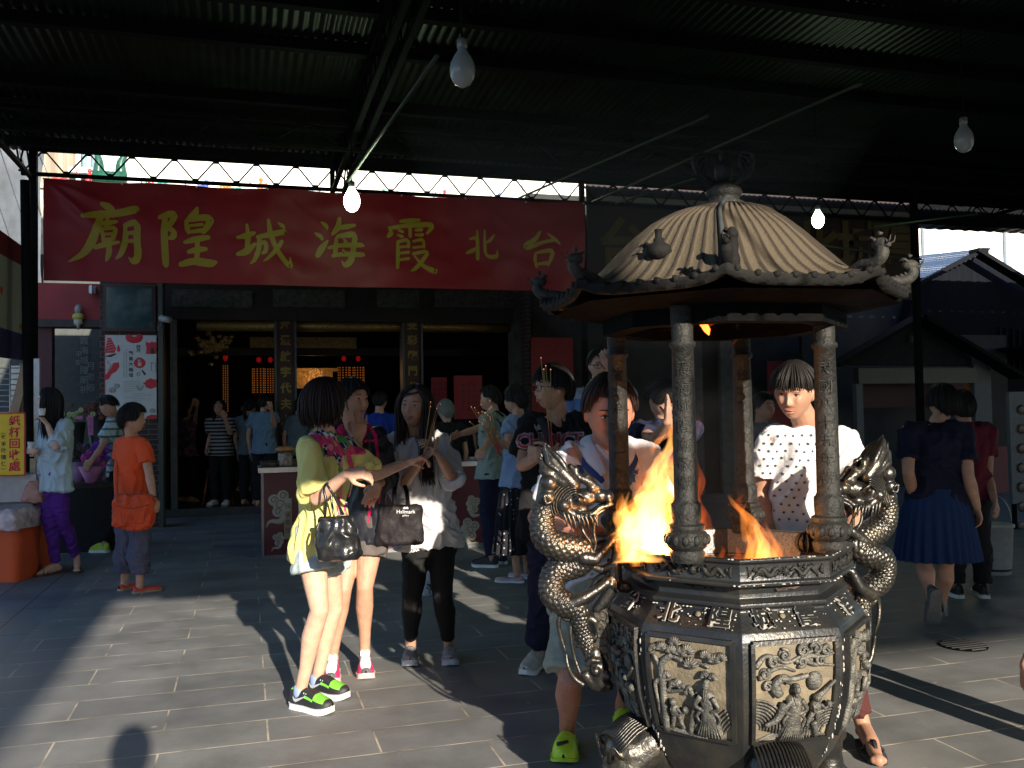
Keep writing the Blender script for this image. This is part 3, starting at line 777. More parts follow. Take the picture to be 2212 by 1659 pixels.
# the side lean-to post and mesh at the far left
sp = thing('post', 'thin dark pipe post standing just left of the roof corner post', 'post', gnd(66, 1165))
p = MB(); a = at(54, 420, 9.0); a2 = at(62, 560, 9.0); p.tube([V((a.x, a.y, 3.85)), V((a.x + .04, a.y, 1.0)), V((a.x + .04, a.y, 0))], .045, 10); build(p, 'pipe', STEEL, sp, True)
# translucent net over the alley
NET = mat('grey_net', (.10, .112, .13), rough=.8, var=.25, vscale=4, bump=.3, bscale=30)
net = MB(); a = at(-120, 300, 12.5); b = at(98, 300, 12.5)
c0 = at(-160, 300, 13.4); c1 = at(92, 318, 13.4); c2 = at(92, 640, 13.4); c3 = at(-160, 640, 13.4)
n = 30; vs = []
for i in range(n + 1):
    for j in range(n + 1):
        q = c0.lerp(c1, i / n).lerp(c3.lerp(c2, i / n), j / n); vs.append(q + CF * (.12 * nz(q.x * 1.5, q.z * 1.5, 0)))
net.add(vs, [(i * (n + 1) + j, (i + 1) * (n + 1) + j, (i + 1) * (n + 1) + j + 1, i * (n + 1) + j + 1) for i in range(n) for j in range(n)])
for k in range(7):
    net.tube([c0.lerp(c1, k / 6) - CF * .15, c0.lerp(c1, k / 6 + .3) * .3 + c3.lerp(c2, k / 6 + .3) * .7 - CF * .15], .006, 4)
tag(build(net, 'tarpaulin', NET, None, True), 'pale grey tarpaulin with wires hanging beyond the far left post', 'tarpaulin')

# ------------------------------------------------ banner
RED = mat('banner_red', (.21, .010, .018), rough=.5, var=.1, vscale=3, spec=.35)
YEL = mat('banner_yellow', (.27, .20, .014), rough=.5, var=.06, vscale=5)
bn = thing('banner', 'long red cloth banner with seven large yellow characters under the roof gap', 'banner', (0, 10.2, 2.9))
bl = [atY(94, 384, 10.22), atY(1262, 437, 10.22), atY(1262, 630, 10.22), atY(94, 606, 10.22)]
BW = 240; BH = 44
def ban(u, v):
    p = bl[0].lerp(bl[1], u).lerp(bl[3].lerp(bl[2], u), v)
    x = u * 6.0
    k = .055 * nz(x * 1.2, v * 1.4, 3) + .022 * nz(x * 2.6, v * 5, 7) + .016 * nz(x * 4, v * 2.5, 9) * (1 - v * .5)
    for sx, sy, dx, am in ((0.0, 0.0, 1.0, .05), (0.0, 0.0, .42, .03), (2.35, 0, -.9, .010), (4.6, 0, .8, .010), (3.4, 0, -1.2, .008)):
        X, Yv = x - sx, v * 1.13 - sy; r = math.hypot(X, Yv) + .02; th = math.atan2(Yv, X)
        k += am * math.exp(-((th - math.atan2(1, 1 / max(.2, abs(dx)))) / .10) ** 2) * min(1, r * 2) * math.exp(-r * .6)
    sag = .022 * math.sin(u * PI * 5) ** 2 * (1 - v)
    return p - V((0, k, sag))
mb = MB(); vs = [ban(i / BW, j / BH) for i in range(BW + 1) for j in range(BH + 1)]
fs = [(i * (BH + 1) + j, i * (BH + 1) + j + 1, (i + 1) * (BH + 1) + j + 1, (i + 1) * (BH + 1) + j) for i in range(BW) for j in range(BH)]
mb.add(vs, fs); bo = build(mb, 'cloth', RED, bn, True)
bvb = bvh_of(bo)
def brush(strokes, cx, cy, s):
    """strokes in a 100 x 100 box (y down): lists of (x, y, width)"""
    out = MB()
    for st in strokes:
        pts = catmull([V(p) for p in st], 5); L = []; Rr = []
        for i, p in enumerate(pts):
            a = pts[max(0, i - 1)]; b = pts[min(len(pts) - 1, i + 1)]; d = V((b.x - a.x, b.y - a.y, 0)).normalized(); nn = V((-d.y, d.x, 0))
            # a brush held at a slant: wider across the slant
            w = p.z * 1.12 * (.72 + .5 * abs(nn.x * .6 + nn.y * .8)) * .5 * (1 + .12 * nz(p.x * .3, p.y * .3, cx))
            L.append(V((p.x, p.y, 0)) + nn * w); Rr.append(V((p.x, p.y, 0)) - nn * w)
        vs = []
        for q in L + Rr: vs.append(V((cx + (q.x - 50) * s, 0, cy - (q.y - 50) * s)))
        n = len(L); out.add(vs, [(i, i + 1, n + i + 1, n + i) for i in range(n - 1)])
        for e, nd in ((0, 1), (n - 1, -1)):
            c = (L[e] + Rr[e]) / 2; r = (L[e] - Rr[e]).length / 2 * .92
            vv = [V((cx + (c.x + r * math.cos(t) - 50) * s, 0, cy - (c.y + r * math.sin(t) - 50) * s)) for t in [2 * PI * k / 10 for k in range(10)]]
            out.add(vv, [tuple(range(10))])
    return out
CH = {
 'miao': [[(38, 2, 7), (48, 6, 12), (56, 12, 8)], [(8, 24, 5), (30, 20, 10), (60, 16, 9), (90, 8, 11), (95, 10, 4)], [(36, 20, 8), (30, 44, 10), (20, 68, 11), (6, 88, 8), (-14, 102, 2)], [(34, 36, 6), (48, 33, 7), (60, 30, 4)], [(46, 24, 5), (45, 40, 6)], [(38, 46, 5), (40, 64, 6)], [(38, 45, 5), (58, 42, 6), (55, 60, 6)], [(40, 54, 4), (55, 52, 4)], [(40, 63, 4), (54, 61, 4)], [(26, 76, 5), (44, 70, 7), (64, 66, 4)], [(48, 62, 6), (48, 84, 8), (44, 98, 4)], [(74, 36, 5), (74, 62, 8), (68, 84, 7), (60, 94, 3)], [(74, 36, 6), (92, 32, 9), (93, 60, 10), (94, 90, 10), (86, 98, 9), (80, 92, 3)], [(76, 50, 5), (90, 48, 5)], [(74, 64, 5), (90, 62, 5)]],
 'huang': [[(6, 18, 6), (22, 12, 9), (30, 14, 8), (22, 30, 7), (16, 38, 4)], [(16, 36, 5), (28, 42, 9), (26, 52, 7), (16, 54, 3)], [(14, 16, 7), (13, 50, 10), (15, 96, 9), (14, 102, 3)], [(66, 0, 5), (62, 10, 9), (52, 18, 5)], [(48, 22, 5), (50, 36, 8), (52, 44, 5)], [(50, 22, 5), (74, 16, 9), (88, 18, 9), (82, 32, 8), (76, 42, 5)], [(54, 31, 4), (74, 28, 5)], [(54, 42, 5), (76, 38, 6)], [(46, 60, 5), (64, 54, 8), (84, 50, 6)], [(52, 76, 5), (66, 72, 8), (80, 70, 5)], [(66, 54, 7), (66, 76, 7), (64, 92, 7)], [(40, 98, 7), (60, 92, 10), (86, 94, 11), (96, 92, 5)]],
 'cheng': [[(2, 42, 5), (18, 38, 9), (34, 32, 6)], [(20, 16, 5), (22, 40, 9), (20, 64, 8)], [(2, 76, 6), (18, 70, 10), (36, 54, 5)], [(40, 40, 6), (62, 34, 8), (92, 26, 9), (95, 27, 4)], [(44, 42, 7), (42, 66, 8), (34, 86, 6), (26, 94, 2)], [(44, 54, 5), (56, 50, 7), (56, 66, 7), (50, 72, 4)], [(62, 4, 6), (66, 30, 10), (76, 58, 10), (92, 84, 12), (104, 96, 9), (104, 78, 2)], [(88, 46, 6), (78, 62, 7), (62, 80, 5), (52, 88, 2)], [(82, 8, 4), (90, 14, 9), (94, 19, 5)]],
 'hai': [[(14, 14, 5), (22, 20, 10), (25, 26, 5)], [(2, 36, 5), (12, 42, 9), (15, 48, 5)], [(6, 80, 8), (14, 66, 10), (26, 50, 3)], [(50, 4, 6), (46, 22, 9), (36, 36, 5)], [(44, 24, 5), (62, 20, 8), (80, 16, 5)], [(44, 42, 5), (42, 60, 8), (40, 76, 6), (36, 80, 3)], [(46, 40, 6), (66, 36, 9), (80, 36, 9), (78, 60, 9), (72, 88, 10), (60, 98, 8), (54, 90, 3)], [(28, 64, 5), (54, 58, 7), (90, 56, 8), (98, 58, 4)], [(36, 80, 5), (56, 76, 7), (94, 76, 8), (98, 78, 4)], [(58, 44, 4), (62, 50, 8), (60, 54, 4)], [(56, 66, 4), (59, 72, 8), (56, 74, 3)]],
 'xia': [[(30, 2, 5), (50, -1, 8), (70, -4, 5)], [(6, 14, 4), (10, 26, 8), (4, 34, 5)], [(10, 16, 6), (50, 9, 7), (90, 5, 9), (96, 10, 8), (86, 24, 4)], [(50, 0, 6), (50, 18, 7), (50, 32, 6)], [(26, 20, 4), (34, 23, 6)], [(24, 30, 4), (33, 33, 6)], [(62, 18, 4), (74, 16, 6)], [(62, 28, 4), (76, 27, 6)], [(24, 44, 5), (24, 70, 7), (22, 98, 6)], [(24, 44, 5), (44, 40, 6), (46, 54, 6)], [(26, 55, 4), (46, 53, 4)], [(24, 68, 4), (46, 65, 5)], [(24, 82, 4), (46, 78, 5)], [(56, 42, 4), (76, 38, 6), (78, 54, 5)], [(56, 55, 4), (78, 52, 4)], [(56, 68, 5), (84, 63, 6), (76, 80, 6), (60, 98, 6), (50, 104, 2)], [(58, 72, 4), (76, 92, 8), (98, 102, 10), (104, 100, 4)]],
 'bei': [[(10, 34, 5), (28, 30, 9), (36, 28, 5)], [(36, 6, 5), (36, 40, 10), (36, 94, 10), (34, 100, 4)], [(0, 80, 7), (18, 72, 10), (36, 60, 4)], [(92, 18, 5), (78, 36, 8), (64, 46, 4)], [(60, 4, 5), (60, 44, 9), (62, 78, 10), (74, 90, 11), (98, 88, 11), (102, 68, 3)]],
 'tai': [[(44, 4, 6), (30, 24, 9), (4, 42, 10), (14, 46, 9), (50, 32, 7), (84, 24, 7)], [(66, 8, 5), (84, 22, 10), (98, 34, 6)], [(32, 60, 5), (30, 78, 8), (34, 98, 7)], [(34, 60, 5), (62, 54, 9), (78, 56, 9), (72, 78, 8), (66, 92, 4)], [(36, 90, 5), (66, 86, 8)]],
}
def banuv(px, py):
    r = ray(px, py); return CAM + r * ((10.22 - CAM.y) / r.y)
for key, cx, cy, hpx in (('miao', 238, 503, 118), ('huang', 405, 512, 118), ('cheng', 567, 524, 100), ('hai', 734, 521, 100), ('xia', 886, 530, 98), ('bei', 1040, 528, 62), ('tai', 1172, 538, 76)):
    c = banuv(cx, cy); h = (banuv(cx, cy - hpx / 2) - banuv(cx, cy + hpx / 2)).length
    b = brush(CH[key], c.x, c.z, h / 100 * 1.06)
    b.v = [(v[0], 10.2, v[2]) for v in b.v]
    w = wrap(b, [bvb], V((0, -1, 0)), .004, .06)
    build(w, 'character', YEL, bn, True)
g = MB()
for k in range(9):
    p = ban(k / 8 * .998 + .001, .012); g.ball(p - V((0, .01, 0)), .012, n=8, m=6)
build(g, 'eyelet', mat('eyelet', (.6, .6, .58), rough=.3, metal=.8, var=0), bn, True)

# ------------------------------------------------ temple
WOOD = mat('dark_wood', (.016, .010, .009), rough=.55, var=.4, vscale=6, bump=.3, bscale=20)
DWOOD = mat('maroon_wood', (.045, .012, .012), rough=.45, var=.3, vscale=5, bump=.2)
CARV = mat('carved_beam', (.05, .055, .045), rough=.7, var=.6, vscale=18, bump=1, bscale=16)
GOLD = mat('old_gold', (.30, .20, .06), rough=.4, metal=.5, var=.4, vscale=30, bump=.5)
GREY = mat('grey_stone', (.085, .085, .08), rough=.8, var=.3, vscale=8, bump=.6)
GILT = mat('gilt_letter', (.26, .19, .05), rough=.35, metal=.4, var=.1)
TY = 14.4
tm = thing('temple', 'dark open-fronted temple hall behind the worshippers with carved beams and lettered columns', 'temple', (1, TY, 0))
def pxbox(px0, px1, py0, py1, Y, th, m, name='panel', parent=tm, z0=None):
    a = atY(px0, (py0 + py1) / 2, Y); b = atY(px1, (py0 + py1) / 2, Y); t = atY((px0 + px1) / 2, py0, Y).z; u = atY((px0 + px1) / 2, py1, Y).z if z0 is None else z0
    mb = MB(); mb.box(((a.x + b.x) / 2, Y + th / 2, (t + u) / 2), (b.x - a.x, th, t - u))
    return build(mb, name, m, parent)
xL, xR = atY(342, 900, TY).x, atY(1150, 900, TY).x
mb = MB(); mb.box(((xL + xR) / 2 + 2, 18.2, .06), (xR - xL + 9, 7.6, .12)); struct(build(mb, 'temple_floor', mat('dark_tile', (.05, .055, .06), rough=.4, var=.3)))
FX = [(342, 380), (1112, 1150)]
pxbox(342, 352, 640, 1100, TY, .2, DWOOD, 'door_frame', z0=.12)
pxbox(368, 382, 640, 1100, TY + .05, .2, GREY, 'door_frame', z0=.12)
pxbox(1112, 1136, 620, 1100, TY, .35, GREY, 'column', z0=.12)
pxbox(340, 1150, 618, 694, TY, .3, WOOD, 'beam')
for a, b in ((372, 545), (590, 745), (815, 905), (940, 1110)):
    pxbox(a, b, 626, 664, TY - .05, .05, CARV, 'carved_panel')
mb = MB(); a = atY(425, 703, TY + .25); b = atY(1100, 708, TY + .25); mb.tube([a, b], .085, 14); build(mb, 'gilded_beam', GOLD, tm, True)
pxbox(540, 770, 728, 752, TY + 2.2, .1, GOLD, 'lintel'); pxbox(340, 1150, 752, 768, TY + 2.4, .1, WOOD, 'lintel')
mb = MB(); R = random.Random(4)
for k in range(60):
    c = atY(455 + R.gauss(0, 22), 745 + R.gauss(0, 12), TY + .5); mb.ball(c, (.05, .03, .035), n=7, m=5)
build(mb, 'bracket', GOLD, tm, True)
# lettered column boards
for (x0, x1, txt, yt, nch) in ((598, 636, '海澄啟宇代夫人求符', 688, 9), (874, 909, '雯彩臨門八方來福德', 690, 9)):
    Y = TY + .1; z1 = atY((x0 + x1) / 2, yt - 6, Y).z; c = MB(); xa, xb = atY(x0, 800, Y).x, atY(x1, 800, Y).x
    c.box(((xa + xb) / 2, Y + .12, (z1 + .12) / 2), (xb - xa, .24, z1 - .12)); co = build(c, 'column', DWOOD, tm)
    for e in (xa - .018, xb + .018):
        f = MB(); f.box((e, Y + .1, (z1 + .12) / 2), (.03, .30, z1 - .12)); build(f, 'column_edge', mat('edge_grey', (.09, .09, .10), rough=.4, var=.1), co)
    step = (atY(617, 700, Y).z - atY(617, 976, Y).z) / 8
    t = text_mb(list(txt), size=(xb - xa) * .62, offset=.006, vertical=True, O=V(((xa + xb) / 2, Y - .006, z1 - .12 - step * 4.1)), line=step / ((xb - xa) * .62), mb=MB())
    build(t, 'inscription', GILT, co)
# walls each side and back, roof over the hall
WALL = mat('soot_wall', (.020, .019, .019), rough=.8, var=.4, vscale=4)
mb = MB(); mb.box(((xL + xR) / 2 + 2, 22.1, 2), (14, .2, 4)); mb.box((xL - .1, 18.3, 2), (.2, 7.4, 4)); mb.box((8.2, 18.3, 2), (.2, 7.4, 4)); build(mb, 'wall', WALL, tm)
xe = atY(1975, 440, 10.7).x
mb = MB(); mb.box(((xe - 1.9) / 2, 16.4, 3.9), (xe + 1.9, 11.4, .12)); build(mb, 'eave', WOOD, tm)
mb = MB(); mb.box((3, 17.0, 4.75), (16, .5, 1.3)); mb.box((3, 17.0, 5.42), (16.2, .62, .08)); build(mb, 'ridge', mat('ridge_tile', (.45, .36, .28), rough=.6, var=.4, vscale=5), tm)
# cut-porcelain figures along the ridge
cols = [mat('figure_' + n, c, rough=.4, var=.3, vscale=20) for n, c in (('orange', (.7, .18, .05)), ('teal', (.05, .35, .3)), ('blue', (.08, .14, .5)), ('cream', (.7, .62, .5)), ('red', (.55, .05, .05)), ('green', (.06, .25, .1)))]
R = random.Random(11)
for k in range(26):
    x = atY(150 + k * 42 + R.uniform(-10, 10), 380, 17).x; z = 5.45; mb = MB(); m = cols[R.randrange(6)]; s = R.uniform(.6, 1.1)
    if k % 3 == 0:
        pts = [V((x - .2 * s + .13 * i * s, 16.95 + .05 * (i % 2), z + .05 + .1 * s * math.sin(i * 1.9))) for i in range(5)]; mb.tube(pts, [.05, .06, .06, .05, .02], 8, smooth=3); mb.ball(pts[0] + V((0, 0, .06)), .07 * s, n=8, m=6)
        for i in range(5): mb.tube([pts[i], pts[i] + V((R.uniform(-.08, .08), 0, .14 * s))], [.02, .003], 5)
    elif k % 3 == 1:
        mb.tube([V((x, 17, z)), V((x, 17, z + .18 * s)), V((x + .02, 17, z + .3 * s))], [.08, .05, .03], 8); mb.ball((x + .02, 17, z + .34 * s), .04 * s, n=8, m=6); mb.tube([V((x, 17, z + .22 * s)), V((x - .13 * s, 16.95, z + .2 * s)), V((x - .2 * s, 16.95, z + .32 * s))], [.025, .02, .01], 6); mb.tube([V((x, 17, z + .22 * s)), V((x + .14 * s, 16.95, z + .28 * s))], [.025, .012], 6)
    else:
        for i in range(7): a = PI * i / 6; mb.ball((x + .12 * s * math.cos(a), 17, z + .05 + .14 * s * math.sin(a)), (.05 * s, .03, .05 * s), n=7, m=5)
        mb.tube([V((x, 17, z)), V((x, 17, z + .12))], .02, 6)
    build(mb, 'ridge_figure', m, tm, True)
mb = MB(); c = atY(232, 352, 16); mb.tube([atY(212, 380, 16), atY(214, 350, 16), atY(206, 322, 16)], [.1, .07, .02], 8, smooth=3); mb.tube([atY(262, 380, 16), atY(262, 350, 16), atY(280, 322, 16)], [.1, .07, .02], 8, smooth=3); mb.box(atY(238, 385, 16), (.5, .3, .16)); build(mb, 'roof_horn', mat('green_tile', (.02, .09, .06), rough=.3, var=.3), tm, True)
# interior lights
FL = mat('lamp_amber', (.5, .2, .03), rough=.4, var=.3, vscale=60, emit=(1.0, .30, .05), estr=.055)
RL = mat('lamp_red', (.16, .006, .006), rough=.4, var=0, emit=(1, .02, .02), estr=.06)
k = 0
for x0, x1, y0, y1 in ((500 - 18, 500 - 8, 788, 890), (546, 572, 795, 850), (578, 590, 795, 850), (730, 756, 792, 835), (762, 786, 792, 835)):
    Y = 19.5; a = atY((x0 + x1) / 2, y0, Y); b = atY((x0 + x1) / 2, y1, Y); w = (x1 - x0) / 2 * (Y / FPX)
    t = thing('lamp_tower', ['slender amber tower of tiny prayer lamps by the left door post', 'wide amber prayer lamp tower left of the first lettered column', 'narrow amber lamp tower touching the first lettered column', 'amber lamp tower above the heads, nearer the altar glow', 'amber lamp tower above the heads, nearer the second column'][k], 'lamp tower', (a.x, Y, .12), 'amber prayer lamp towers inside the temple'); k += 1
    mb = MB(); nr = max(6, int((y1 - y0) / 5)); nc = max(3, int((x1 - x0) / 4))
    for i in range(nr):
        for j in range(nc):
            mb.ball((a.x + w * math.cos(PI * (j + .5) / nc), Y - w * math.sin(PI * (j + .5) / nc), b.z + (a.z - b.z) * (i + .5) / nr), (w / nc * .75, w / nc * .75, (a.z - b.z) / nr * .32), n=6, m=4)
    build(mb, 'lamps', FL, t); mb = MB(); mb.tube([V((a.x, Y, .12)), V((a.x, Y, a.z + .06))], w * .8, 12); build(mb, 'core', WOOD, t, True)
    mb = MB(); mb.ball((a.x, Y, a.z + .17), (.05, .05, .1 if k == 1 else .06), n=8, m=6); build(mb, 'finial', RL, t, True)
al = thing('altar', 'gilded altar glowing faintly between the two lettered columns', 'altar', (atY(672, 900, 19).x, 19.2, .12))
mb = MB(); p = atY(672, 822, 19); mb.box((p.x, 19.4, .8), (2.2, .7, 1.35)); build(mb, 'altar_table', DWOOD, al)
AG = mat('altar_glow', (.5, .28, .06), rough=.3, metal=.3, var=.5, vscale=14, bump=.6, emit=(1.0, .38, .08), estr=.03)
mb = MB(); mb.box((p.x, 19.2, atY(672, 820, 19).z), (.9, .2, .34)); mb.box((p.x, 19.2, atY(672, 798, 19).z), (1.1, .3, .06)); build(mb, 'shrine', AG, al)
mb = MB(); R = random.Random(3)
for i in range(70):
    a = PI * R.random(); r = .17 * math.sqrt(R.random()); mb.ball((p.x + .1 + r * 1.3 * math.cos(a), 19.0, atY(672, 824, 19).z + r * 1.5 * math.sin(a)), .018, n=6, m=4)
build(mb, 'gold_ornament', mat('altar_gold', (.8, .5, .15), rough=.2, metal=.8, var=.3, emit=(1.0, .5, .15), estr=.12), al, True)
il = bpy.data.lights.new('altar_lamp', 'POINT'); il.energy = 1.3; il.color = (1, .55, .2); il.shadow_soft_size = .15
io = bpy.data.objects.new('altar_lamp', il); COL.objects.link(io); io.parent = al; io.location = (0, -.7, 2.2)

# left wall with picture and poster, brick below, dark recess with red panel
BRICK = mat('old_brick', (.05, .035, .03), rough=.85, var=0)
N, L, b = nodes(BRICK); br = N.new('ShaderNodeTexBrick'); br.inputs['Scale'].default_value = 1; br.inputs['Brick Width'].default_value = .24; br.inputs['Row Height'].default_value = .07; br.inputs['Mortar Size'].default_value = .006
br.inputs['Color1'].default_value = (.05, .03, .026, 1); br.inputs['Color2'].default_value = (.035, .022, .02, 1); br.inputs['Mortar'].default_value = (.11, .10, .09, 1)
tc = N.new('ShaderNodeTexCoord'); mp = N.new('ShaderNodeMapping'); mp.inputs['Rotation'].default_value = (PI / 2, 0, 0); L.new(tc.outputs['Object'], mp.inputs[0]); L.new(mp.outputs[0], br.inputs['Vector']); L.new(br.outputs['Color'], b.inputs['Base Color'])
PY = 13.2
lw = thing('wall', 'dark brick wall carrying the poster and the framed picture', 'wall', (atY(285, 1000, PY).x, PY, 0))
pxbox(216, 342, 600, 1100, PY, .3, BRICK, 'brickwork', lw, z0=0)
pxbox(342, 352, 600, 1100, PY - .06, .4, mat('pipe_green', (.05, .06, .05), rough=.5), 'drain_pipe', lw, z0=0)
pf = thing('picture', 'large framed picture with a dim landscape above the poster', 'picture', atY(278, 715, PY - .05))
f0 = pxbox(222, 336, 616, 716, PY - .05, .04, mat('frame_brown', (.03, .016, .014), rough=.4), 'frame', pf)
PIC = mat('picture_print', (.02, .06, .065), rough=.2, var=0, col2=(.16, .22, .20), vscale=2.6, mixlo=.45, mixhi=.75)
pxbox(230, 329, 622, 708, PY - .057, .01, PIC, 'print', pf)
ps = thing('poster', 'tall white poster with red drawings and black characters', 'poster', atY(282, 905, PY - .06))
PW = mat('poster_white', (.46, .49, .49), rough=.5, var=.05); PR = mat('poster_red', (.48, .015, .03), rough=.5, var=.05); PB = mat('poster_black', (.02, .02, .025), rough=.5, var=0); PG = mat('poster_grey', (.28, .28, .27), rough=.5, var=0)
so_ = pxbox(226, 338, 724, 905, PY - .03, .02, PW, 'sheet', ps)
pt, pb_ = atY(226, 724, PY - .034), atY(338, 905, PY - .034)
def pq(u, v, dy=0): return V((pt.x + (pb_.x - pt.x) * u, PY - .034 - dy, pt.z + (pb_.z - pt.z) * v))
pw_, ph_ = pb_.x - pt.x, pt.z - pb_.z
def shape(poly, m, nm, dy=0.0):
    mb = MB(); mb.add([pq(u, v, dy) for u, v in poly], [tuple(range(len(poly)))]); return build(mb, nm, m, so_)
shape([(-.0, .0), (.012, .0), (.012, 1), (0, 1)], PR, 'red_edge', .002)
shape([(0, .21), (.06, .03), (.12, .03), (.22, .16), (.19, .21)], PR, 'red_drawing'); shape([(.02, .245), (.20, .215), (.24, .22), (.12, .26), (.02, .255)], PB, 'black_drawing')
mb = MB()
for k in range(5): mb.add([pq(.0, .19 - k * .03, .002), pq(.0, .193 - k * .03, .002), pq(.20 - k * .02, .17 - k * .03, .002), pq(.20 - k * .02, .166 - k * .03, .002)], [(0, 1, 2, 3)])
build(mb, 'sail_line', PW, so_)
shape([(.24, .14), (.27, .11), (.30, .17), (.28, .20), (.24, .19)], PR, 'red_drawing')
mb = MB()
for k in range(7): a = PI * k / 6; mb.ball(pq(.57 + .10 * math.cos(a), .025 + .03 * math.sin(a)), (.045, .004, .045), n=10, m=6)
build(mb, 'red_drawing', PR, so_, True)
shape([(.80, .22), (.81, .13), (.79, .12), (.80, .07), (.86, .09), (.92, .07), (.94, .08), (1, .08), (1, .22)], PR, 'red_drawing'); shape([(.89, .15), (.96, .15), (.96, .22), (.89, .22)], PB, 'black_drawing', .002)
shape([(0, .48), (.03, .46), (.13, .38), (.16, .33), (.27, .32), (.28, .37), (.22, .43), (.13, .46), (.08, .52), (0, .53)], PR, 'red_drawing')
shape([(.72, .565), (.78, .56), (.80, .535), (.87, .52), (.89, .505), (.91, .52), (1, .53), (1, .62), (.88, .64), (.80, .62), (.77, .585)], PR, 'red_drawing')
for (u, v, r, m) in ((.14, .65, .05, PG), (.23, .60, .04, PG), (.13, .655, .035, PR), (.92, .9, .04, PG)): mb = MB(); mb.ball(pq(u, v), (r, .003, r * .8), n=12, m=6); build(mb, 'dot_drawing', m, so_, True)
mb = MB(); mb.tube([pq(.08, .30), pq(.05, .33), pq(.12, .36), pq(.05, .42)], .005, 4, smooth=3); mb.tube([pq(.93, .31), pq(.88, .33), pq(1, .33)], .004, 4); mb.tube([pq(.90, .33), pq(.90, .42), pq(.98, .44), pq(.99, .33)], .004, 4); mb.tube([pq(.62, .60), pq(.66, .65), pq(.72, .63), pq(.74, .59)], .008, 4, smooth=3); build(mb, 'line_drawing', PG, so_)
mb = MB(); mb.ball(pq(.675, .33), (.074, .003, .07), n=16, m=8); build(mb, 'red_lantern', PR, so_, True)
mb = MB(); mb.add([pq(.73, .41), pq(.80, .46), pq(.77, .48), pq(.71, .42)], [(0, 1, 2, 3)]); mb.add([pq(.62, .265), pq(.72, .265), pq(.70, .285), pq(.64, .285)], [(0, 1, 2, 3)]); build(mb, 'black_drawing', PB, so_)
t = text_mb(list('歡喜大稻埕'), size=.058, offset=.001, vertical=True, O=pq(.505, .347, .003), line=1.28); build(t, 'poster_text', PB, so_)
t = text_mb(list('四月'), size=.056, offset=.001, vertical=True, O=pq(.652, .162, .003), line=.82); text_mb('灯', size=.058, mb=t, O=pq(.652, .466, .003)); build(t, 'poster_text', PB, so_)
t = text_mb(list('城霞'), size=.05, offset=.001, vertical=True, O=pq(.675, .33, .006), line=.9); build(t, 'poster_text', PW, so_)
t = text_mb(list('迪化街歷史風華'), size=.02, vertical=True, O=pq(.42, .25, .003), line=1.3); text_mb(list('城隍廟前燈會活動'), size=.02, vertical=True, mb=t, O=pq(.42, .42, .003), line=1.3); text_mb(list('大稻埕老街文化'), size=.02, vertical=True, mb=t, O=pq(.37, .25, .003), line=1.3); text_mb(list('廟埕廣場點燈儀式'), size=.02, vertical=True, mb=t, O=pq(.37, .42, .003), line=1.3); build(t, 'poster_text', mat('poster_dark', (.16, .16, .17), rough=.5, var=0), so_)
mb = MB(); R = random.Random(5)
for k in range(16): v = .545 + k * .021; u0 = .36 if k < 6 else (.36 if k % 3 == 0 else .52); u1 = u0 + R.uniform(.15, .40); mb.add([pq(u0, v, .002), pq(u1, v, .002), pq(u1, v + .005, .002), pq(u0, v + .005, .002)], [(0, 1, 2, 3)])
build(mb, 'fine_print', PG, so_)
shape([(.80, 1), (.80, .97), (.90, .945), (1, .955), (1, 1)], PR, 'red_drawing')
# red panel and recess left of the picture
rc = thing('small_shop', 'dark recess beneath a red fascia left of the framed picture', 'shop', atY(150, 1000, 13.6) * V((1, 1, 0)))
REDP = mat('red_paint', (.22, .01, .014), rough=.6, var=.2, vscale=4)
pxbox(78, 222, 612, 692, 13.3, .2, REDP, 'fascia', rc); pxbox(78, 222, 690, 706, 13.25, .3, WOOD, 'ledge', rc)
mb = MB(); a, b = atY(60, 900, 15).x, atY(240, 900, 15).x; mb.box(((a + b) / 2, 15.2, 2), (b - a + 1, .1, 4)); build(mb, 'back_wall', mat('dark_green_wall', (.02, .028, .026), rough=.6, var=.3), rc)
pxbox(80, 112, 700, 1100, 13.35, .2, mat('dark_red_door', (.05, .006, .012), rough=.6), 'door', rc, z0=0)
t = text_mb(list('霞海城隍廟祈'), size=.13, vertical=True, O=atY(182, 790, 15.1), line=1.15); text_mb(list('月老殿'), size=.13, vertical=True, mb=t, O=atY(196, 815, 15.1), line=1.3); text_mb(list('平安'), size=.1, vertical=True, mb=t, O=atY(170, 775, 15.1), line=1.3); build(t, 'plaque_text', mat('plaque_text', (.12, .13, .12), rough=.5, var=0), rc)
lt = thing('wall_lamp', 'small yellow and white bulb lamp on the ledge under the red fascia', 'wall lamp', atY(170, 700, 13.2)); p = atY(169, 680, 13.2)
mb = MB(); mb.ball(p + UP * .07, (.05, .05, .07)); build(mb, 'bulb', mat('bulb_glass', (.25, .25, .24), rough=.15, var=0), lt, True)
mb = MB(); mb.lathe([(.04, .02), (.07, .0), (.075, -.05), (.05, -.06)], p, 16); build(mb, 'collar', mat('lamp_yellow', (.42, .40, .08), rough=.5), lt, True)
mb = MB(); mb.lathe([(.055, -.06), (.055, -.12), (.02, -.15), (.01, -.2)], p, 16); build(mb, 'socket', mat('lamp_cream', (.4, .4, .33), rough=.5), lt, True)
bx_ = thing('junction_box', 'small white box fixed at the top of the red fascia', 'junction box', atY(197, 626, 13.1)); pxbox(191, 206, 618, 632, 13.1, .15, mat('box_grey', (.3, .3, .31), rough=.5), 'box', bx_)
mb = MB(); mb.box(atY(196, 625, 13.06), (.03, .04, .11)); build(mb, 'cover', mat('box_white', (.8, .82, .85), rough=.4, var=0), bx_)
cc = thing('security_camera', 'small white security camera on the drain pipe beside the picture', 'security camera', atY(352, 700, 12.9)); mb = MB(); p = atY(355, 690, 12.9)
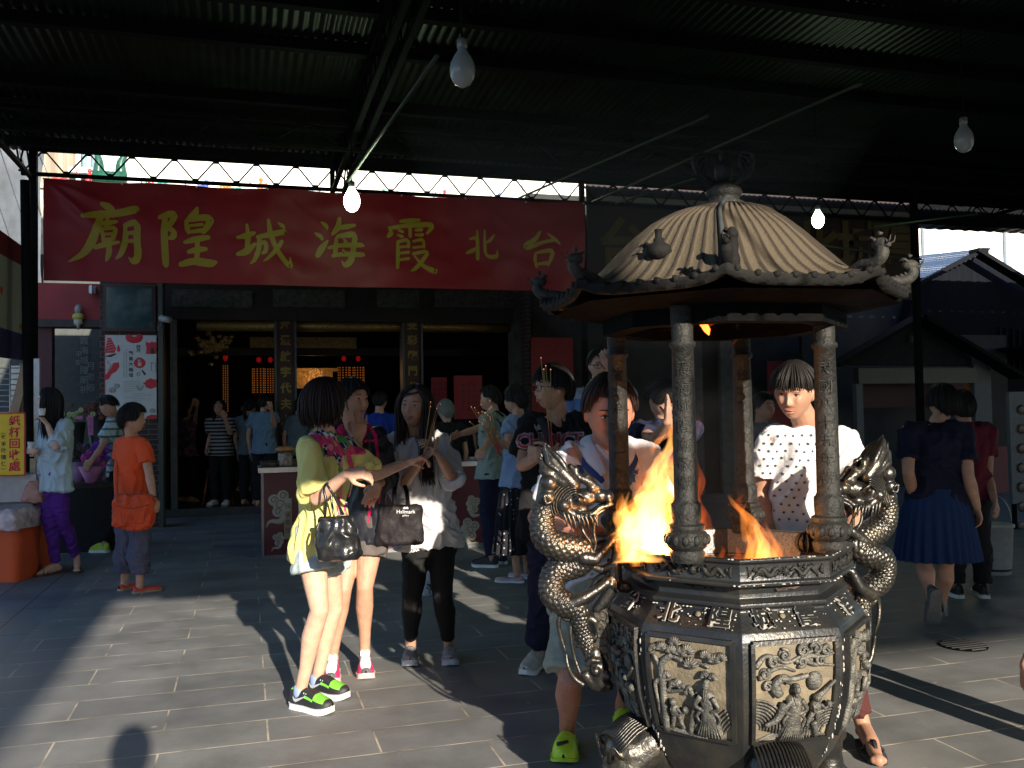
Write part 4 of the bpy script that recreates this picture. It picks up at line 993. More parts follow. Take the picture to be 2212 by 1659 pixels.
mb.tube([p - V((.05, 0, -.02)), p + V((.08, -.08, -.02))], .042, 12); build(mb, 'camera_body', mat('cam_white', (.32, .33, .32), rough=.4, var=0), cc, True); mb = MB(); mb.tube([p, p - V((.06, -.1, .1))], .012, 8); mb.box(p - V((.06, -.12, .1)), (.08, .05, .08)); build(mb, 'bracket', GREY, cc)

# right of the hall: brick pier and wall behind the censer, red notices
rw = thing('wall', 'dark soot-stained wall behind the incense burner with a pale ledge', 'wall', (5.5, TY - .3, 0))
pxbox(1138, 1150, 620, 1100, TY - .25, .3, BRICK, 'brick_pier', rw, z0=0)
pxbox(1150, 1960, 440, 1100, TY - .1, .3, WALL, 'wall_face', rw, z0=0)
pxbox(1300, 1978, 441, 452, YB + .13, .05, mat('ledge_grey', (.22, .23, .24), rough=.6), 'ledge', rw)
pxbox(1500, 1520, 720, 1100, TY - .2, .2, GREY, 'wall_post', rw, z0=0); pxbox(1560, 1600, 720, 1100, TY - .2, .2, GREY, 'wall_post', rw, z0=0)
NR = mat('notice_red', (.22, .008, .014), rough=.6, var=.1); ND = mat('notice_ink', (.07, .005, .006), rough=.6, var=0)
for i, (x0, x1, y0, y1, Y, lab) in enumerate(((1149, 1240, 729, 1000, TY - .3, 'tall red notice on the wall behind the youth in the black shirt'), (981, 1042, 811, 905, 13.0, 'red notice board in the hall between the two standing worshippers'), (932, 966, 815, 880, 13.6, 'small dark red notice beside the second lettered column'), (1660, 1740, 780, 1000, TY - .3, 'dim red sheet on the wall behind the boy in the star print shirt'))):
    nt = thing('notice', lab, 'notice', atY((x0 + x1) / 2, y1, Y)); s = pxbox(x0, x1, y0, y1, Y, .02, NR, 'sheet', nt)
    w = atY(x1, y0, Y).x - atY(x0, y0, Y).x; h = atY(x0, y0, Y).z - atY(x0, y1, Y).z; t = MB()
    for c in range(max(3, int(w / .09))):
        text_mb(list(['祈求平安順利合家', '歡喜信眾添油香灯', '月老星君賜良緣分', '農曆五月十三聖誕'][c % 4][:max(3, int(h / .11))]), size=.055, vertical=True, mb=t, O=atY((x0 + x1) / 2, (y0 + y1) / 2, Y - .006) + V((w * .42 - c * .085, 0, 0)), line=1.6)
    build(t, 'notice_text', ND, s)
# dim second banner right of the censer
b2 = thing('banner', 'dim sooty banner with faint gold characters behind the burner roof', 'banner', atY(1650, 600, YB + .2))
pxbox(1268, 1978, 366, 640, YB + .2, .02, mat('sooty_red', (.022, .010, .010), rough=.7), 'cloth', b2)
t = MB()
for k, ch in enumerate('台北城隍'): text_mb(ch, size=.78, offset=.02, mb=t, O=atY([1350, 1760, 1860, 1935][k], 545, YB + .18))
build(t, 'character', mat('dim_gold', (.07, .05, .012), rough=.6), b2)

# ------------------------------------------------ houses at the right, beyond the canopy
hz = thing('gabled_house', 'dark timber gable house with a glossy corrugated roof at the far right', 'house', gnd(2110, 1010) * V((1, 1, 0)))
TIM = mat('dark_board', (.007, .008, .012), rough=.6, var=.3, vscale=3, stretch=(8, 8, .5), spec=.03)
HY = 14.0
def hp(px, py, Y=HY): return atY(px, py, Y)
mb = MB(); poly = [hp(1960, 690), hp(1985, 604), hp(2108, 546), hp(2240, 632), hp(2420, 740), hp(2420, 1020), hp(1960, 1020)]
vs = poly + [p + V((0, .25, 0)) for p in poly]; n = len(poly); mb.add(vs, [tuple(range(n)), tuple(range(2 * n - 1, n - 1, -1))] + [(i, n + i, n + (i + 1) % n, (i + 1) % n) for i in range(n)]); build(mb, 'gable_wall', TIM, hz)
mb = MB(); 
for k in range(16):
    x = 2160 + k * 14; a = hp(x, 706 + k * 2, HY - .03); b = hp(x, 800, HY - .03); mb.bar(a, b, .035, .03)
build(mb, 'batten', mat('batten_grey', (.010, .011, .014), rough=.7, spec=.05), hz)
SH = mat('glossy_sheet', (.30, .36, .44), rough=.22, metal=.6, var=.1)
mb = MB(); a, b = hp(1988, 604, HY), hp(2112, 543, HY); vs = []
for i in range(61):
    for j, dy in enumerate((-.35, 3.5)): q = a.lerp(b, i / 60); vs.append(q + V((0, dy, .35 * (dy + .35) / 3.85 + .02 * math.sin(i * 1.3))))
mb.add(vs, [(2 * i, 2 * i + 2, 2 * i + 3, 2 * i + 1) for i in range(60)]); build(mb, 'roof', SH, hz, True)
mb = MB(); mb.bar(hp(2104, 541, HY - .3), hp(2420, 735, HY - .3), .25, .07); mb.bar(hp(1984, 612, HY - .3), hp(2112, 545, HY - .3), .12, .06); mb.box(hp(2116, 544, HY - .2), (.14, .3, .1)); build(mb, 'bargeboard', mat('barge', (.01, .011, .014), rough=.7, spec=.05), hz)
mb = MB(); mb.bar(hp(2185, 752, HY - .4), hp(2420, 800, HY - .4), .8, .05); build(mb, 'lower_eave', mat('barge', (.03, .03, .03)), hz)
# kiosk with small white gable
ks = thing('kiosk', 'low stall with a whitish gable and dark signboard behind the woman in the blue skirt', 'kiosk', gnd(1980, 1120) * V((1, 1, 0)))
KY = 12.4
k0 = lambda px, py, dy=0: atY(px, py, KY + dy)
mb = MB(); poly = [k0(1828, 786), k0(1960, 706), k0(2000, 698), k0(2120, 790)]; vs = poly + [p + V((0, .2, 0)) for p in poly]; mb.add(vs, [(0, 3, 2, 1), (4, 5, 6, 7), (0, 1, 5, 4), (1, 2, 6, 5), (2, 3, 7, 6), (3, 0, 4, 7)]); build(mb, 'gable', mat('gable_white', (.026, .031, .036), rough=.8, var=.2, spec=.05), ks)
mb = MB(); mb.bar(k0(1800, 790, -.2), k0(1985, 684, -.2), .35, .06); mb.bar(k0(1980, 684, -.2), k0(2200, 815, -.2), .35, .06); build(mb, 'roof', mat('barge', (.03, .03, .03)), ks)
mb = MB(); mb.tube([k0(1966, 726, -.02), k0(1966, 740, -.02)], .05, 8); build(mb, 'vent', PB, ks)
def kbox(x0, x1, y0, y1, dy, th, m, nm, z0=None): return pxbox(x0, x1, y0, y1, KY + dy, th, m, nm, ks, z0)
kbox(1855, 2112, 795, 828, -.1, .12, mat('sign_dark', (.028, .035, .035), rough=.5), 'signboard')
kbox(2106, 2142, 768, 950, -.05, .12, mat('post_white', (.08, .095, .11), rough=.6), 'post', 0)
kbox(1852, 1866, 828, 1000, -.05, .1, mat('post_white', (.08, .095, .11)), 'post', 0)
kbox(2090, 2106, 830, 935, .05, .05, mat('orange_cloth', (.5, .14, .02), rough=.7), 'orange_curtain')
kbox(1860, 2108, 828, 880, .6, .05, mat('dark_red_cloth', (.05, .01, .015), rough=.7), 'red_curtain')
kbox(2108, 2190, 965, 1110, -.12, .1, mat('red_counter', (.15, .012, .02), rough=.6), 'counter', 0)
mb = MB(); a = k0(1850, 900, 1.5); mb.box((a.x + 1.2, KY + 1.6, 1.4), (4.5, .1, 2.8)); build(mb, 'back_wall', WALL, ks)
# sign with round pictures at the right edge
rs = thing('menu_board', 'tall pale menu board with a column of round pictures at the right edge', 'menu board', gnd(2205, 1260) * V((1, 1, 0)))
RY = 8.6
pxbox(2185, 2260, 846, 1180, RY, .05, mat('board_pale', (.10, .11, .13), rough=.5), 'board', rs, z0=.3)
mb = MB(); a = atY(2192, 1000, RY); mb.box((a.x, RY + .03, .75), (.04, .04, 1.5)); mb.box((a.x + .35, RY + .03, .75), (.04, .04, 1.5)); build(mb, 'legs', STEEL, rs)
mb = MB()
for k in range(7): mb.ball(atY(2207, 885 + k * 42, RY - .01), (.06, .01, .06), n=14, m=6)
build(mb, 'round_pictures', mat('board_dark', (.06, .03, .03), rough=.4, col2=(.12, .08, .05), vscale=12), rs, True)
# sunlit building far behind at the right and the pale block beyond the roof gap
WH = mat('white_wall', (.82, .80, .76), rough=.8, var=.05, vscale=.6)
b1 = thing('white_building', 'bright white building with tall window frames beyond the gable house', 'building', (28, 30, 0))
mb = MB(); mb.box((29, 30, 8), (14, .5, 16)); build(mb, 'wall', WH, b1)
for x0, x1 in ((1995, 2028), (2172, 2184)):
    a, b = atY(x0, 500, 29.6), atY(x1, 500, 29.6); mb = MB(); z0 = atY(2050, 640, 29.6).z; mb.box(((a.x + b.x) / 2, 29.65, z0 + 1.6), (b.x - a.x, .12, 5.5)); mb.box(((a.x + b.x) / 2 - .3, 29.6, z0 + .6), (b.x - a.x + .8, .14, .12)); f = build(mb, 'window_frame', mat('frame_grey', (.3, .36, .42), rough=.4), b1)
b2_ = thing('white_building', 'long pale sunlit building seen through the gap above the red banner', 'building', (0, 33, 0))
mb = MB(); mb.box((3, 33, 8), (32, .5, 18)); build(mb, 'wall', WH, b2_)
mb = MB()
for k in range(14): mb.box((-9 + k * 1.6, 32.7, 9.4), (.06, .05, 3)); 
for z in (8.6, 9.6): mb.box((-1, 32.68, z), (24, .05, .06))
build(mb, 'window_frame', mat('frame_grey', (.3, .36, .42)), b2_)
b3 = thing('brown_building', 'weathered brown timber building with a window above the banner corner', 'building', (atY(120, 400, 18.6).x, 18.6, 0))
mb = MB(); a, b = atY(40, 360, 18.4).x, atY(176, 360, 18.4).x; mb.box(((a + b) / 2, 18.6, 4), (b - a, .4, 8)); build(mb, 'wall', mat('weathered_board', (.30, .24, .18), rough=.8, var=.35, vscale=2, stretch=(6, 6, .4)), b3)
mb = MB(); a, b = atY(172, 360, 18.4).x, atY(218, 360, 18.4).x; mb.box((a, 18.3, 5), (.08, .1, 3)); mb.box(((a + b) / 2, 18.3, 5), (.06, .1, 3)); mb.box((b, 18.3, 5), (.08, .1, 3)); mb.box(((a + b) / 2, 18.25, atY(190, 372, 18.3).z), (b - a + .3, .2, .1)); w_ = build(mb, 'window_frame', mat('frame_white', (.6, .62, .62), rough=.5), b3)
mb = MB(); mb.box(((a + b) / 2, 18.5, 5), (b - a, .03, 3)); build(mb, 'pane', mat('pane_blue', (.18, .26, .30), rough=.1, var=.1), w_)

# low fascia at the right, boards made up for shade, and the shops opposite
mb = MB(); n = 170; vs = [(9.4 + 14.6 * i / n, y, 4.42 - .02 * (y - 10.4) + .01 * math.sin(i * 2.2)) for y in (10.4, 12.3) for i in range(n + 1)]; mb.add(vs, [(i, i + 1, n + 2 + i, n + 1 + i) for i in range(n)]); build(mb, 'side_roof', ROOFM, canopy, True)
fs_ = MB(); a = atY(1978, 480, YB + .3); fs_.box((a.x + 4, YB + .3, 4.2), (8, .04, .3)); build(fs_, 'fascia', STEEL, canopy)
sb = thing('shade_board', 'long dark board hung unseen behind the photographer, added to cast shade', 'signboard', (1.2, -1.0, 2.93))
mb = MB(); mb.box((.85, -1, 3.2), (1.1, .05, .6)); build(mb, 'board', DWOOD, sb)  # invented board, blocks sun from the paving behind the women
mb = MB(); mb.tube([(.5, -1, 3.5), (.5, -1, 4.55)], .01, 6); mb.tube([(1.5, -1, 3.5), (1.5, -1, 4.55)], .01, 6); build(mb, 'hanger', STEEL, sb)
sb = thing('shade_board', 'small dark board added lower right behind the photographer to cast shade', 'signboard', (2.0, -1.0, 2.3))
mb = MB(); mb.box((2.0, -1, 2.54), (.38, .05, .46)); build(mb, 'board', DWOOD, sb)  # second added board, keeps direct sun off the white polo
mb = MB(); mb.tube([(2.0, -1, 2.77), (2.0, -1, 4.55)], .01, 6); build(mb, 'hanger', STEEL, sb)
ft = thing('shop_row', 'long low row of shuttered shops across the street behind the photographer', 'building', (2, -24, 0))
mb = MB(); mb.box((2, -25, 3.9), (46, 2, 7.8)); build(mb, 'wall', mat('render_grey', (.10, .095, .09), rough=.8), ft)
for k in range(11):
    mb = MB(); mb.box((-19 + k * 4.2, -23.97, 1.5), (3.2, .06, 3)); build(mb, 'shutter', mat('shutter_grey', (.12, .13, .14), rough=.5, metal=.3), ft)
# ------------------------------------------------ incense burner
_u = at(1583, 1190, 3.33); UC = V((_u.x, _u.y, 0))
A0 = math.radians(-100.7) - YAW                      # one corner of the octagon points at the camera
def wear_mat(name, base, hi, rough=.36, metal=.8, scale=30, bump=.4, bs=90, lo=.45, hi2=.7, spec=.5):
    return mat(name, base, rough=rough, metal=metal, col2=hi, vscale=scale, mixlo=lo, mixhi=hi2, bump=bump, bscale=bs, spec=spec)
BRZ = wear_mat('dark_bronze', (.040, .042, .045), (.075, .068, .058), rough=.36, metal=.7, scale=7, bump=.18)
BRZD = wear_mat('dragon_bronze', (.060, .058, .056), (.12, .105, .08), rough=.34, metal=.85, scale=11, bump=.25)
RELF = wear_mat('relief_bronze', (.085, .082, .076), (.22, .205, .17), rough=.5, metal=.45, scale=24, bump=.6, bs=140)
DUST = wear_mat('panel_dust', (.135, .108, .072), (.22, .18, .12), rough=.8, metal=0, scale=14)
IRON = wear_mat('grey_iron', (.013, .013, .012), (.027, .025, .021), rough=.62, metal=.3, scale=16, bump=.8, bs=60)
SOOT = wear_mat('soot', (.004, .004, .0045), (.007, .0065, .006), rough=.8, metal=0, scale=12, bump=.5, spec=.03)
CHALK = mat('white_wax', (.40, .38, .34), rough=.5, var=.15, vscale=60)
ub = thing('incense_burner', 'big octagonal bronze incense burner with dragon handles and a pavilion roof on four pillars', 'incense burner', UC)
def R2(r, a, z): return UC + V((r * math.cos(a), r * math.sin(a), z))
prof = [(.20, .13), (.275, .165), (.332, .235), (.375, .31), (.415, .40), (.444, .50), (.457, .60), (.459, .68), (.456, .712), (.446, .738), (.42, .765), (.392, .795), (.392, .803), (.402, .808), (.402, .822), (.385, .828), (.372, .834), (.372, .872), (.405, .876), (.428, .880), (.430, .892), (.418, .898), (.416, .952), (.428, .958), (.430, .968), (.40, .970)]
def octl(prof, name, m, parent=ub, caps=True, bev=.006, n=8, c=UC, a0=A0):
    mb = MB(); mb.lathe([(r, z) for r, z in prof], c, n, a0, caps=caps); o = build(mb, name, m, parent)
    if bev:
        b = o.modifiers.new('b', 'BEVEL'); b.width = bev; b.segments = 3; b.limit_method = 'ANGLE'; b.angle_limit = math.radians(12); o.data.polygons.foreach_set('use_smooth', [True] * len(o.data.polygons)); 
    return o
# open bowl: outside, rim, inside
ins = [(.395, .967), (.385, .90), (.36, .80), (.05, .79)]
bowl = octl(prof + ins, 'bowl', BRZ, caps=False, bev=.005)
ash = MB(); n = 48; vs = []
for i in range(n + 1):
    for j in range(n + 1):
        x, y = (i / n - .5) * .76, (j / n - .5) * .76; vs.append(UC + V((x, y, .865 + .03 * nz(x * 9, y * 9, 1) + .012 * nz(x * 40, y * 40, 2))))
ash.add(vs, [(i * (n + 1) + j, (i + 1) * (n + 1) + j, (i + 1) * (n + 1) + j + 1, i * (n + 1) + j + 1) for i in range(n) for j in range(n) if math.hypot(i / n - .5, j / n - .5) < .485])
asm = mat('ash', (.10, .07, .055), rough=.95, var=.4, vscale=30, bump=.8, bscale=80)
build(ash, 'ash_bed', asm, ub, True)
def rad_at(z):
    for (r0, z0), (r1, z1) in zip(prof, prof[1:]):
        if z0 <= z <= z1 and z1 > z0: return r0 + (r1 - r0) * (z - z0) / (z1 - z0)
    return .47
AP = math.cos(PI / 8)
def face_map(k):
    """face k: between corners k and k+1; gives a function (u metres across, z, h outwards) -> world"""
    a = A0 + (k + .5) * PI / 4; nrm = V((math.cos(a), math.sin(a), 0)); tan = V((-math.sin(a), math.cos(a), 0))
    return lambda u, z, h=0.0: UC + nrm * (rad_at(z) * AP + h) + tan * u + UP * z
def mapped(mb, k, zc=.50, taper=True):
    f = face_map(k); s = lambda z: (rad_at(z) / .47) if taper else 1
    mb.v = [tuple(f(x * s(zc + y), zc + y, z)) for x, y, z in mb.v]
    return mb
# panel: width .30, height .32 centred on z .535
PZ = .545
def panel_frame(k):
    mb = MB(); W, H = .150, .165
    n = 12
    def strip(p, q, w, h):
        for i in range(n):
            a = V(p).lerp(V(q), i / n); b = V(p).lerp(V(q), (i + 1) / n); mb.bar((a.x, a.y, h / 2), (b.x, b.y, h / 2), w, h + .002, up=V((0, 0, 1)))
    strip((-W, -H, 0), (W, -H, 0), .014, .016); strip((-W, H, 0), (W, H, 0), .014, .016); strip((-W, -H, 0), (-W, H, 0), .014, .016); strip((W, -H, 0), (W, H, 0), .014, .016)
    build(mapped(mb, k, PZ), 'panel_frame', BRZ, ub)
    mb = MB(); vs = [((i / 12 - .5) * 2 * W, (j / 12 - .5) * 2 * H, .0035) for i in range(13) for j in range(13)]; mb.add(vs, [(i * 13 + j, (i + 1) * 13 + j, (i + 1) * 13 + j + 1, i * 13 + j + 1) for i in range(12) for j in range(12)])
    build(mapped(mb, k, PZ), 'panel_ground', DUST, ub, True)
def fan(mb, cx, cy, r, rot=0.0, span=2.6):
    mb.ball((cx, cy, .012), (r * .9, r * .8, .010), n=14, m=6)
    for i in range(8):
        a = PI / 2 + rot + span * (i / 7 - .5); p = V((cx, cy - r * .45, .016)); q = p + V((math.cos(a) * r * 1.15, math.sin(a) * r * 1.25, -.002)); mb.tube([p, (p + q) / 2 + V((0, 0, .008)), q], [.002, .0042, .0036], 6)
    return mb
def branch(mb, pts, r0, r1, h=.012): P = catmull([V((x, y, h)) for x, y in pts], 5); n = len(P); mb.tube(P, [r0 + (r1 - r0) * i / (n - 1) for i in range(n)], 8)
def robe(mb, cx, cy, s, lean=0.0, folds=9, seed=0):
    """a standing robed elder, about s tall"""
    R = random.Random(seed)
    st = [(-.02, .26, .02), (.1, .22, .026), (.3, .16, .028), (.48, .13, .03), (.6, .15, .03), (.70, .13, .026), (.76, .06, .02)]
    mb.loft([(V((cx + lean * y * s, cy + (y - .5) * s, .008)), a * s, d * .9) for y, a, d in st], V((1, 0, 0)), V((0, 0, 1)), 18)
    mb.ball((cx + lean * s * .85, cy + .345 * s, .026), (.062 * s, .075 * s, .016), n=12, m=8); mb.ball((cx + lean * s * .9, cy + .405 * s, .02), (.055 * s, .045 * s, .014), n=10, m=6)
    for sx in (-1, 1):
        branch(mb, [(cx + sx * .1 * s, cy + .18 * s), (cx + sx * .2 * s, cy + .02 * s), (cx + sx * .06 * s, cy - .06 * s)], .045 * s, .03 * s, .03)
        branch(mb, [(cx + sx * .10 * s, cy - .04 * s), (cx + sx * .2 * s, cy - .16 * s), (cx + sx * .16 * s, cy - .26 * s)], .035 * s, .015 * s, .026)
    for i in range(folds):
        x0 = (i / (folds - 1) - .5); branch(mb, [(cx + x0 * .12 * s, cy - .02 * s), (cx + x0 * .26 * s, cy - .26 * s), (cx + x0 * .46 * s, cy - .5 * s)], .005 * s, .012 * s, .026 + .006 * (1 - abs(x0) * 2))
    for i in range(3): branch(mb, [(cx + (i - 1) * .02 * s, cy + .30 * s), (cx + (i - 1) * .028 * s, cy + .2 * s), (cx + (i - 1) * .012 * s, cy + .1 * s)], .010 * s, .004 * s, .038)
    return mb
def figure(mb, cx, cy, s):
    mb.ball((cx, cy + .36 * s, .026), (.11 * s, .12 * s, .016), n=12, m=8); mb.ball((cx, cy + .1 * s, .018), (.17 * s, .2 * s, .02), n=12, m=8)
    branch(mb, [(cx + .1 * s, cy + .18 * s), (cx + .24 * s, cy + .06 * s), (cx + .34 * s, cy + .12 * s)], .05 * s, .035 * s, .03); branch(mb, [(cx - .1 * s, cy + .16 * s), (cx - .05 * s, cy - .02 * s), (cx + .22 * s, cy + .0 * s)], .05 * s, .035 * s, .03)
    branch(mb, [(cx - .04 * s, cy - .02 * s), (cx - .14 * s, cy - .26 * s), (cx - .2 * s, cy - .46 * s)], .09 * s, .05 * s, .018); branch(mb, [(cx + .08 * s, cy - .02 * s), (cx + .12 * s, cy - .26 * s), (cx + .2 * s, cy - .46 * s)], .09 * s, .05 * s, .018)
    mb.ball((cx + .36 * s, cy + .16 * s, .026), (.09 * s, .12 * s, .014), n=10, m=6)
    return mb
def curl(mb, cx, cy, r, turns=1.4, a0=0.0, w=.006, sg=1):
    P = [V((cx + r * (1 - .8 * t) * math.cos(a0 + sg * 2 * PI * turns * t), cy + r * (1 - .8 * t) * math.sin(a0 + sg * 2 * PI * turns * t), .014 + .008 * t)) for t in [i / 22 for i in range(23)]]
    mb.tube(P, [w * (1 - .4 * i / 22) for i in range(23)], 8); mb.ball((cx, cy, .006), (r, r, .01), n=12, m=6)
def panel_left(k):
    m1 = MB()
    for x, y, r, ro in ((-.128, .122, .017, .5), (-.098, .128, .022, .1), (-.062, .122, .022, 0), (-.030, .118, .022, -.1), (-.05, .148, .02, 0), (-.004, .130, .022, -.3), (.004, .086, .027, 0), (.060, .120, .021, 0), (.088, .110, .023, 0), (.112, .12, .018, -.2), (-.083, .036, .018, .3), (-.062, .008, .015, .5), (-.030, .006, .014, .1), (-.005, .002, .012, 0), (.055, .055, .016, .4), (.082, .052, .016, -.2)): fan(m1, x, y, r, ro)
    build(mapped(m1, k, PZ), 'relief_pines', RELF, ub, True)
    m2 = MB()
    branch(m2, [(-.115, -.16), (-.105, -.08), (-.10, 0), (-.10, .07), (-.06, .105)], .016, .010); branch(m2, [(-.102, .02), (-.13, -.0), (-.125, -.06), (-.132, -.1)], .009, .006); branch(m2, [(-.1, -.012), (-.07, -.018), (-.03, -.008), (.0, .0)], .008, .006)
    branch(m2, [(-.02, -.16), (-.005, -.10), (.015, -.04), (-.01, .0), (-.02, -.02)], .011, .008); branch(m2, [(.02, -.05), (.02, -.11), (0, -.13)], .008, .006); branch(m2, [(-.1, .07), (-.07, .1), (-.02, .09), (.03, .09), (.07, .08)], .009, .005); branch(m2, [(-.13, .1), (-.11, .06), (-.115, .0)], .007, .006)
    for i in range(7): branch(m2, [(-.14, -.155 + i * .001), (-.06 + i * .01, -.150 - .002 * i), (.05, -.16)], .003, .003, .008 + .002 * i)
    m2.ball((-.045, .012, .012), (.018, .018, .012))
    for i in range(5): branch(m2, [(.09, -.16), (.115 - i * .006, -.13 + i * .01), (.14 - i * .004, -.10 + i * .012)], .004, .003, .01)
    build(mapped(m2, k, PZ), 'relief_trees', RELF, ub, True)
    m3 = robe(MB(), .062, -.05, .205, .0, 9, 1); build(mapped(m3, k, PZ), 'relief_elder', RELF, ub, True)
    m4 = figure(MB(), -.062, -.09, .115); build(mapped(m4, k, PZ), 'relief_child', RELF, ub, True)
def panel_right(k):
    m1 = MB()
    for x, y, r, a, sg in ((-.08, .105, .022, 0, 1), (-.04, .125, .02, 2, -1), (.03, .135, .022, 1, 1), (.075, .14, .02, 3, -1), (.11, .13, .018, 0, 1), (-.11, .07, .018, 1, -1), (.02, .10, .018, 4, 1), (.09, .10, .016, 2, 1), (-.1, .03, .017, 0, 1)): curl(m1, x, y, r, 1.3, a, .006, sg)
    for pts in (((-.14, .09), (-.10, .125), (-.03, .10), (.03, .12), (.12, .15)), ((-.13, .055), (-.08, .08), (-.04, .085), (0, .07)), ((.02, .12), (.06, .09), (.10, .085), (.14, .08)), ((.0, .1), (.05, .115), (.1, .11), (.14, .12))): branch(m1, pts, .010, .004, .010)
    build(mapped(m1, k, PZ), 'relief_clouds', RELF, ub, True)
    m2 = MB()
    for cx, cy, sg in ((-.15, -.10, 1), (.15, -.13, -1)):
        for i in range(8):
            r = .03 + .012 * i; P = [V((cx + sg * r * math.cos(a), cy + r * .85 * math.sin(a) - .01, .006 + .001 * i)) for a in [-.3 + 1.9 * t / 8 for t in range(9)]]
            P = [V((max(-.145, min(.145, p.x)), max(-.16, p.y), p.z)) for p in P]; m2.tube(P, .0042, 6)
    for i in range(9): branch(m2, [(-.145, -.158), (-.06 + i * .012, -.14 + .004 * (i % 3)), (.145, -.156)], .0035, .0035, .007)
    m2.ball((.07, .035, .012), (.028, .032, .014)); build(mapped(m2, k, PZ), 'relief_waves', RELF, ub, True)
    m3 = robe(MB(), -.005, -.055, .20, .02, 11, 3); branch(m3, [(-.06, .0), (-.08, .03), (-.05, .055), (-.02, .04)], .016, .012, .02); m3.ball((-.072, .022, .024), (.016, .016, .012))
    branch(m3, [(-.06, .055), (-.01, .052), (.035, .06)], .009, .009, .028); branch(m3, [(-.04, -.03), (-.07, -.08), (-.11, -.1)], .016, .008, .022)
    build(mapped(m3, k, PZ), 'relief_elder', RELF, ub, True)
    m4 = figure(MB(), .075, -.06, .12); branch(m4, [(.07, -.02), (.10, .0), (.14, .035)], .012, .005, .022); branch(m4, [(.075, -.1), (.085, -.125), (.095, -.15)], .014, .01, .02); build(mapped(m4, k, PZ), 'relief_child', RELF, ub, True)
# faces: k = 7 is the front-left one, 0 the front-right one
FLc, FRc = -1, 0
for k in (-3, -2, -1, 0, 1, 2, 3, 4): panel_frame(k)
panel_left(-1); panel_right(0); panel_left(1); panel_right(-2)
def edge_beads(k, m=CHALK):
    mb = MB(); a = A0 + k * PI / 4; R = random.Random(k + 9)
    for i in range(36):
        z = R.uniform(.27, .70); p = R2(rad_at(z) + .0, a + R.gauss(0, .012), z); q = R.uniform(.25, 1) ** 2; mb.ball(p, (.004 * q, .004 * q, .011 * q), n=6, m=4)
    return build(mb, 'wax_drips', m, ub, True)
edge_beads(-1); edge_beads(1)
# raised border with characters and blobs on the shoulder
def shoulder(k, chars):
    a = A0 + (k + .5) * PI / 4; nrm = V((math.cos(a), math.sin(a), 0)); tan = V((-math.sin(a), math.cos(a), 0))
    p0 = UC + nrm * (.392 * AP) + UP * .797; p1 = UC + nrm * (.447 * AP) + UP * .742
    up = (p0 - p1).normalized(); O = (p0 + p1) / 2; nn = tan.cross(up)
    if nn.dot(nrm) < 0: nn = -nn; tan = -tan
    tan = up.cross(nn)
    R = random.Random(k + 3)
    for ch, u in chars:
        w = text_mb(ch, size=.078, offset=.0024, mb=MB(), O=O + tan * u + nn * .0085, U=tan, Vv=up, extrude=.003); build(w, 'character_edge', CHALK, bowl)
        w = text_mb(ch, size=.078, offset=.0012, mb=MB(), O=O + tan * u + nn * .010, U=tan, Vv=up, extrude=.0045); build(w, 'character', BRZ, bowl)
    mb = MB(); 
    for i in range(34):
        u = R.gauss(chars[-1][1] if i % 2 else 0, .05); vv = R.uniform(-.036, .036); r = R.uniform(.0012, .0035); mb.ball(O + tan * max(-.14, min(.14, u)) + up * vv + nn * .004, (r * 1.4, r, r * .6), (tan, up, nn), 6, 4)
    build(mb, 'wax_spots', CHALK, bowl, True)
    mb = MB(); mb.lathe([(.0, .006), (.009, .006), (.010, .0)], O + tan * (.012 if k else -.012) + up * .012, 14, ax=(tan, up, nn)); build(mb, 'rivet', DUST, bowl, True)
shoulder(-1, [('北', -.085), ('隍', .092)]); shoulder(0, [('城', -.085), ('霞', .07)])
shoulder(1, [('海', 0)]); shoulder(-2, [('台', 0)])
# rim frieze
def frieze(k):
    f = face_map(k); R = random.Random(k + 20); mb = MB(); zc = .925; ap = .417 * AP
    a = A0 + (k + .5) * PI / 4; nrm = V((math.cos(a), math.sin(a), 0)); tan = V((-math.sin(a), math.cos(a), 0))
    P = lambda u, v, h: UC + nrm * (ap + h) + tan * u + UP * (zc + v)
    for sx in (-1, 1):
        pts = [P(sx * (.018 + .095 * t), .012 * math.sin(t * 11), .004) for t in [i / 16 for i in range(17)]]
        mb.tube(pts, [.004 + .005 * math.sin(PI * i / 16) for i in range(17)], 7)
        for i in range(15):
            u = sx * R.uniform(.02, .125); v = R.uniform(-.018, .018); q = P(u, v, .003); mb.tube([q, q + tan * R.uniform(-.014, .014) + UP * R.uniform(-.012, .012) + nrm * .004], [.005, .002], 6)
        for j in range(5): mb.tube([P(sx * .122, .0, .004), P(sx * (.135), -.015 + .009 * j, .005)], [.004, .0015], 5)
    mb.ball(P(0, 0, .002), (.012, .012, .014), n=10, m=6)
    for j in range(9): a2 = 2 * PI * j / 9; mb.tube([P(0, 0, .006), P(.018 * math.cos(a2), .017 * math.sin(a2), .003)], [.004, .002], 5)
    build(mb, 'rim_frieze', IRON, ub, True)
for k in (-2, -1, 0, 1, 2, 3): frieze(k)
mb = MB(); R = random.Random(2)
for i in range(120):
    a = A0 + R.uniform(-2.0, 2.0); b = (a - A0) % (PI / 4) - PI / 8; rr = .43 * AP / math.cos(b); z = R.choice((.970, .886, .8)); rr = rr if z > .82 else .403 * AP / math.cos(b); r = R.uniform(.0010, .0028); mb.ball(R2(rr, a, z), (r * 2, r * 2, r), n=6, m=4)
build(mb, 'wax_crumbs', CHALK, ub, True)
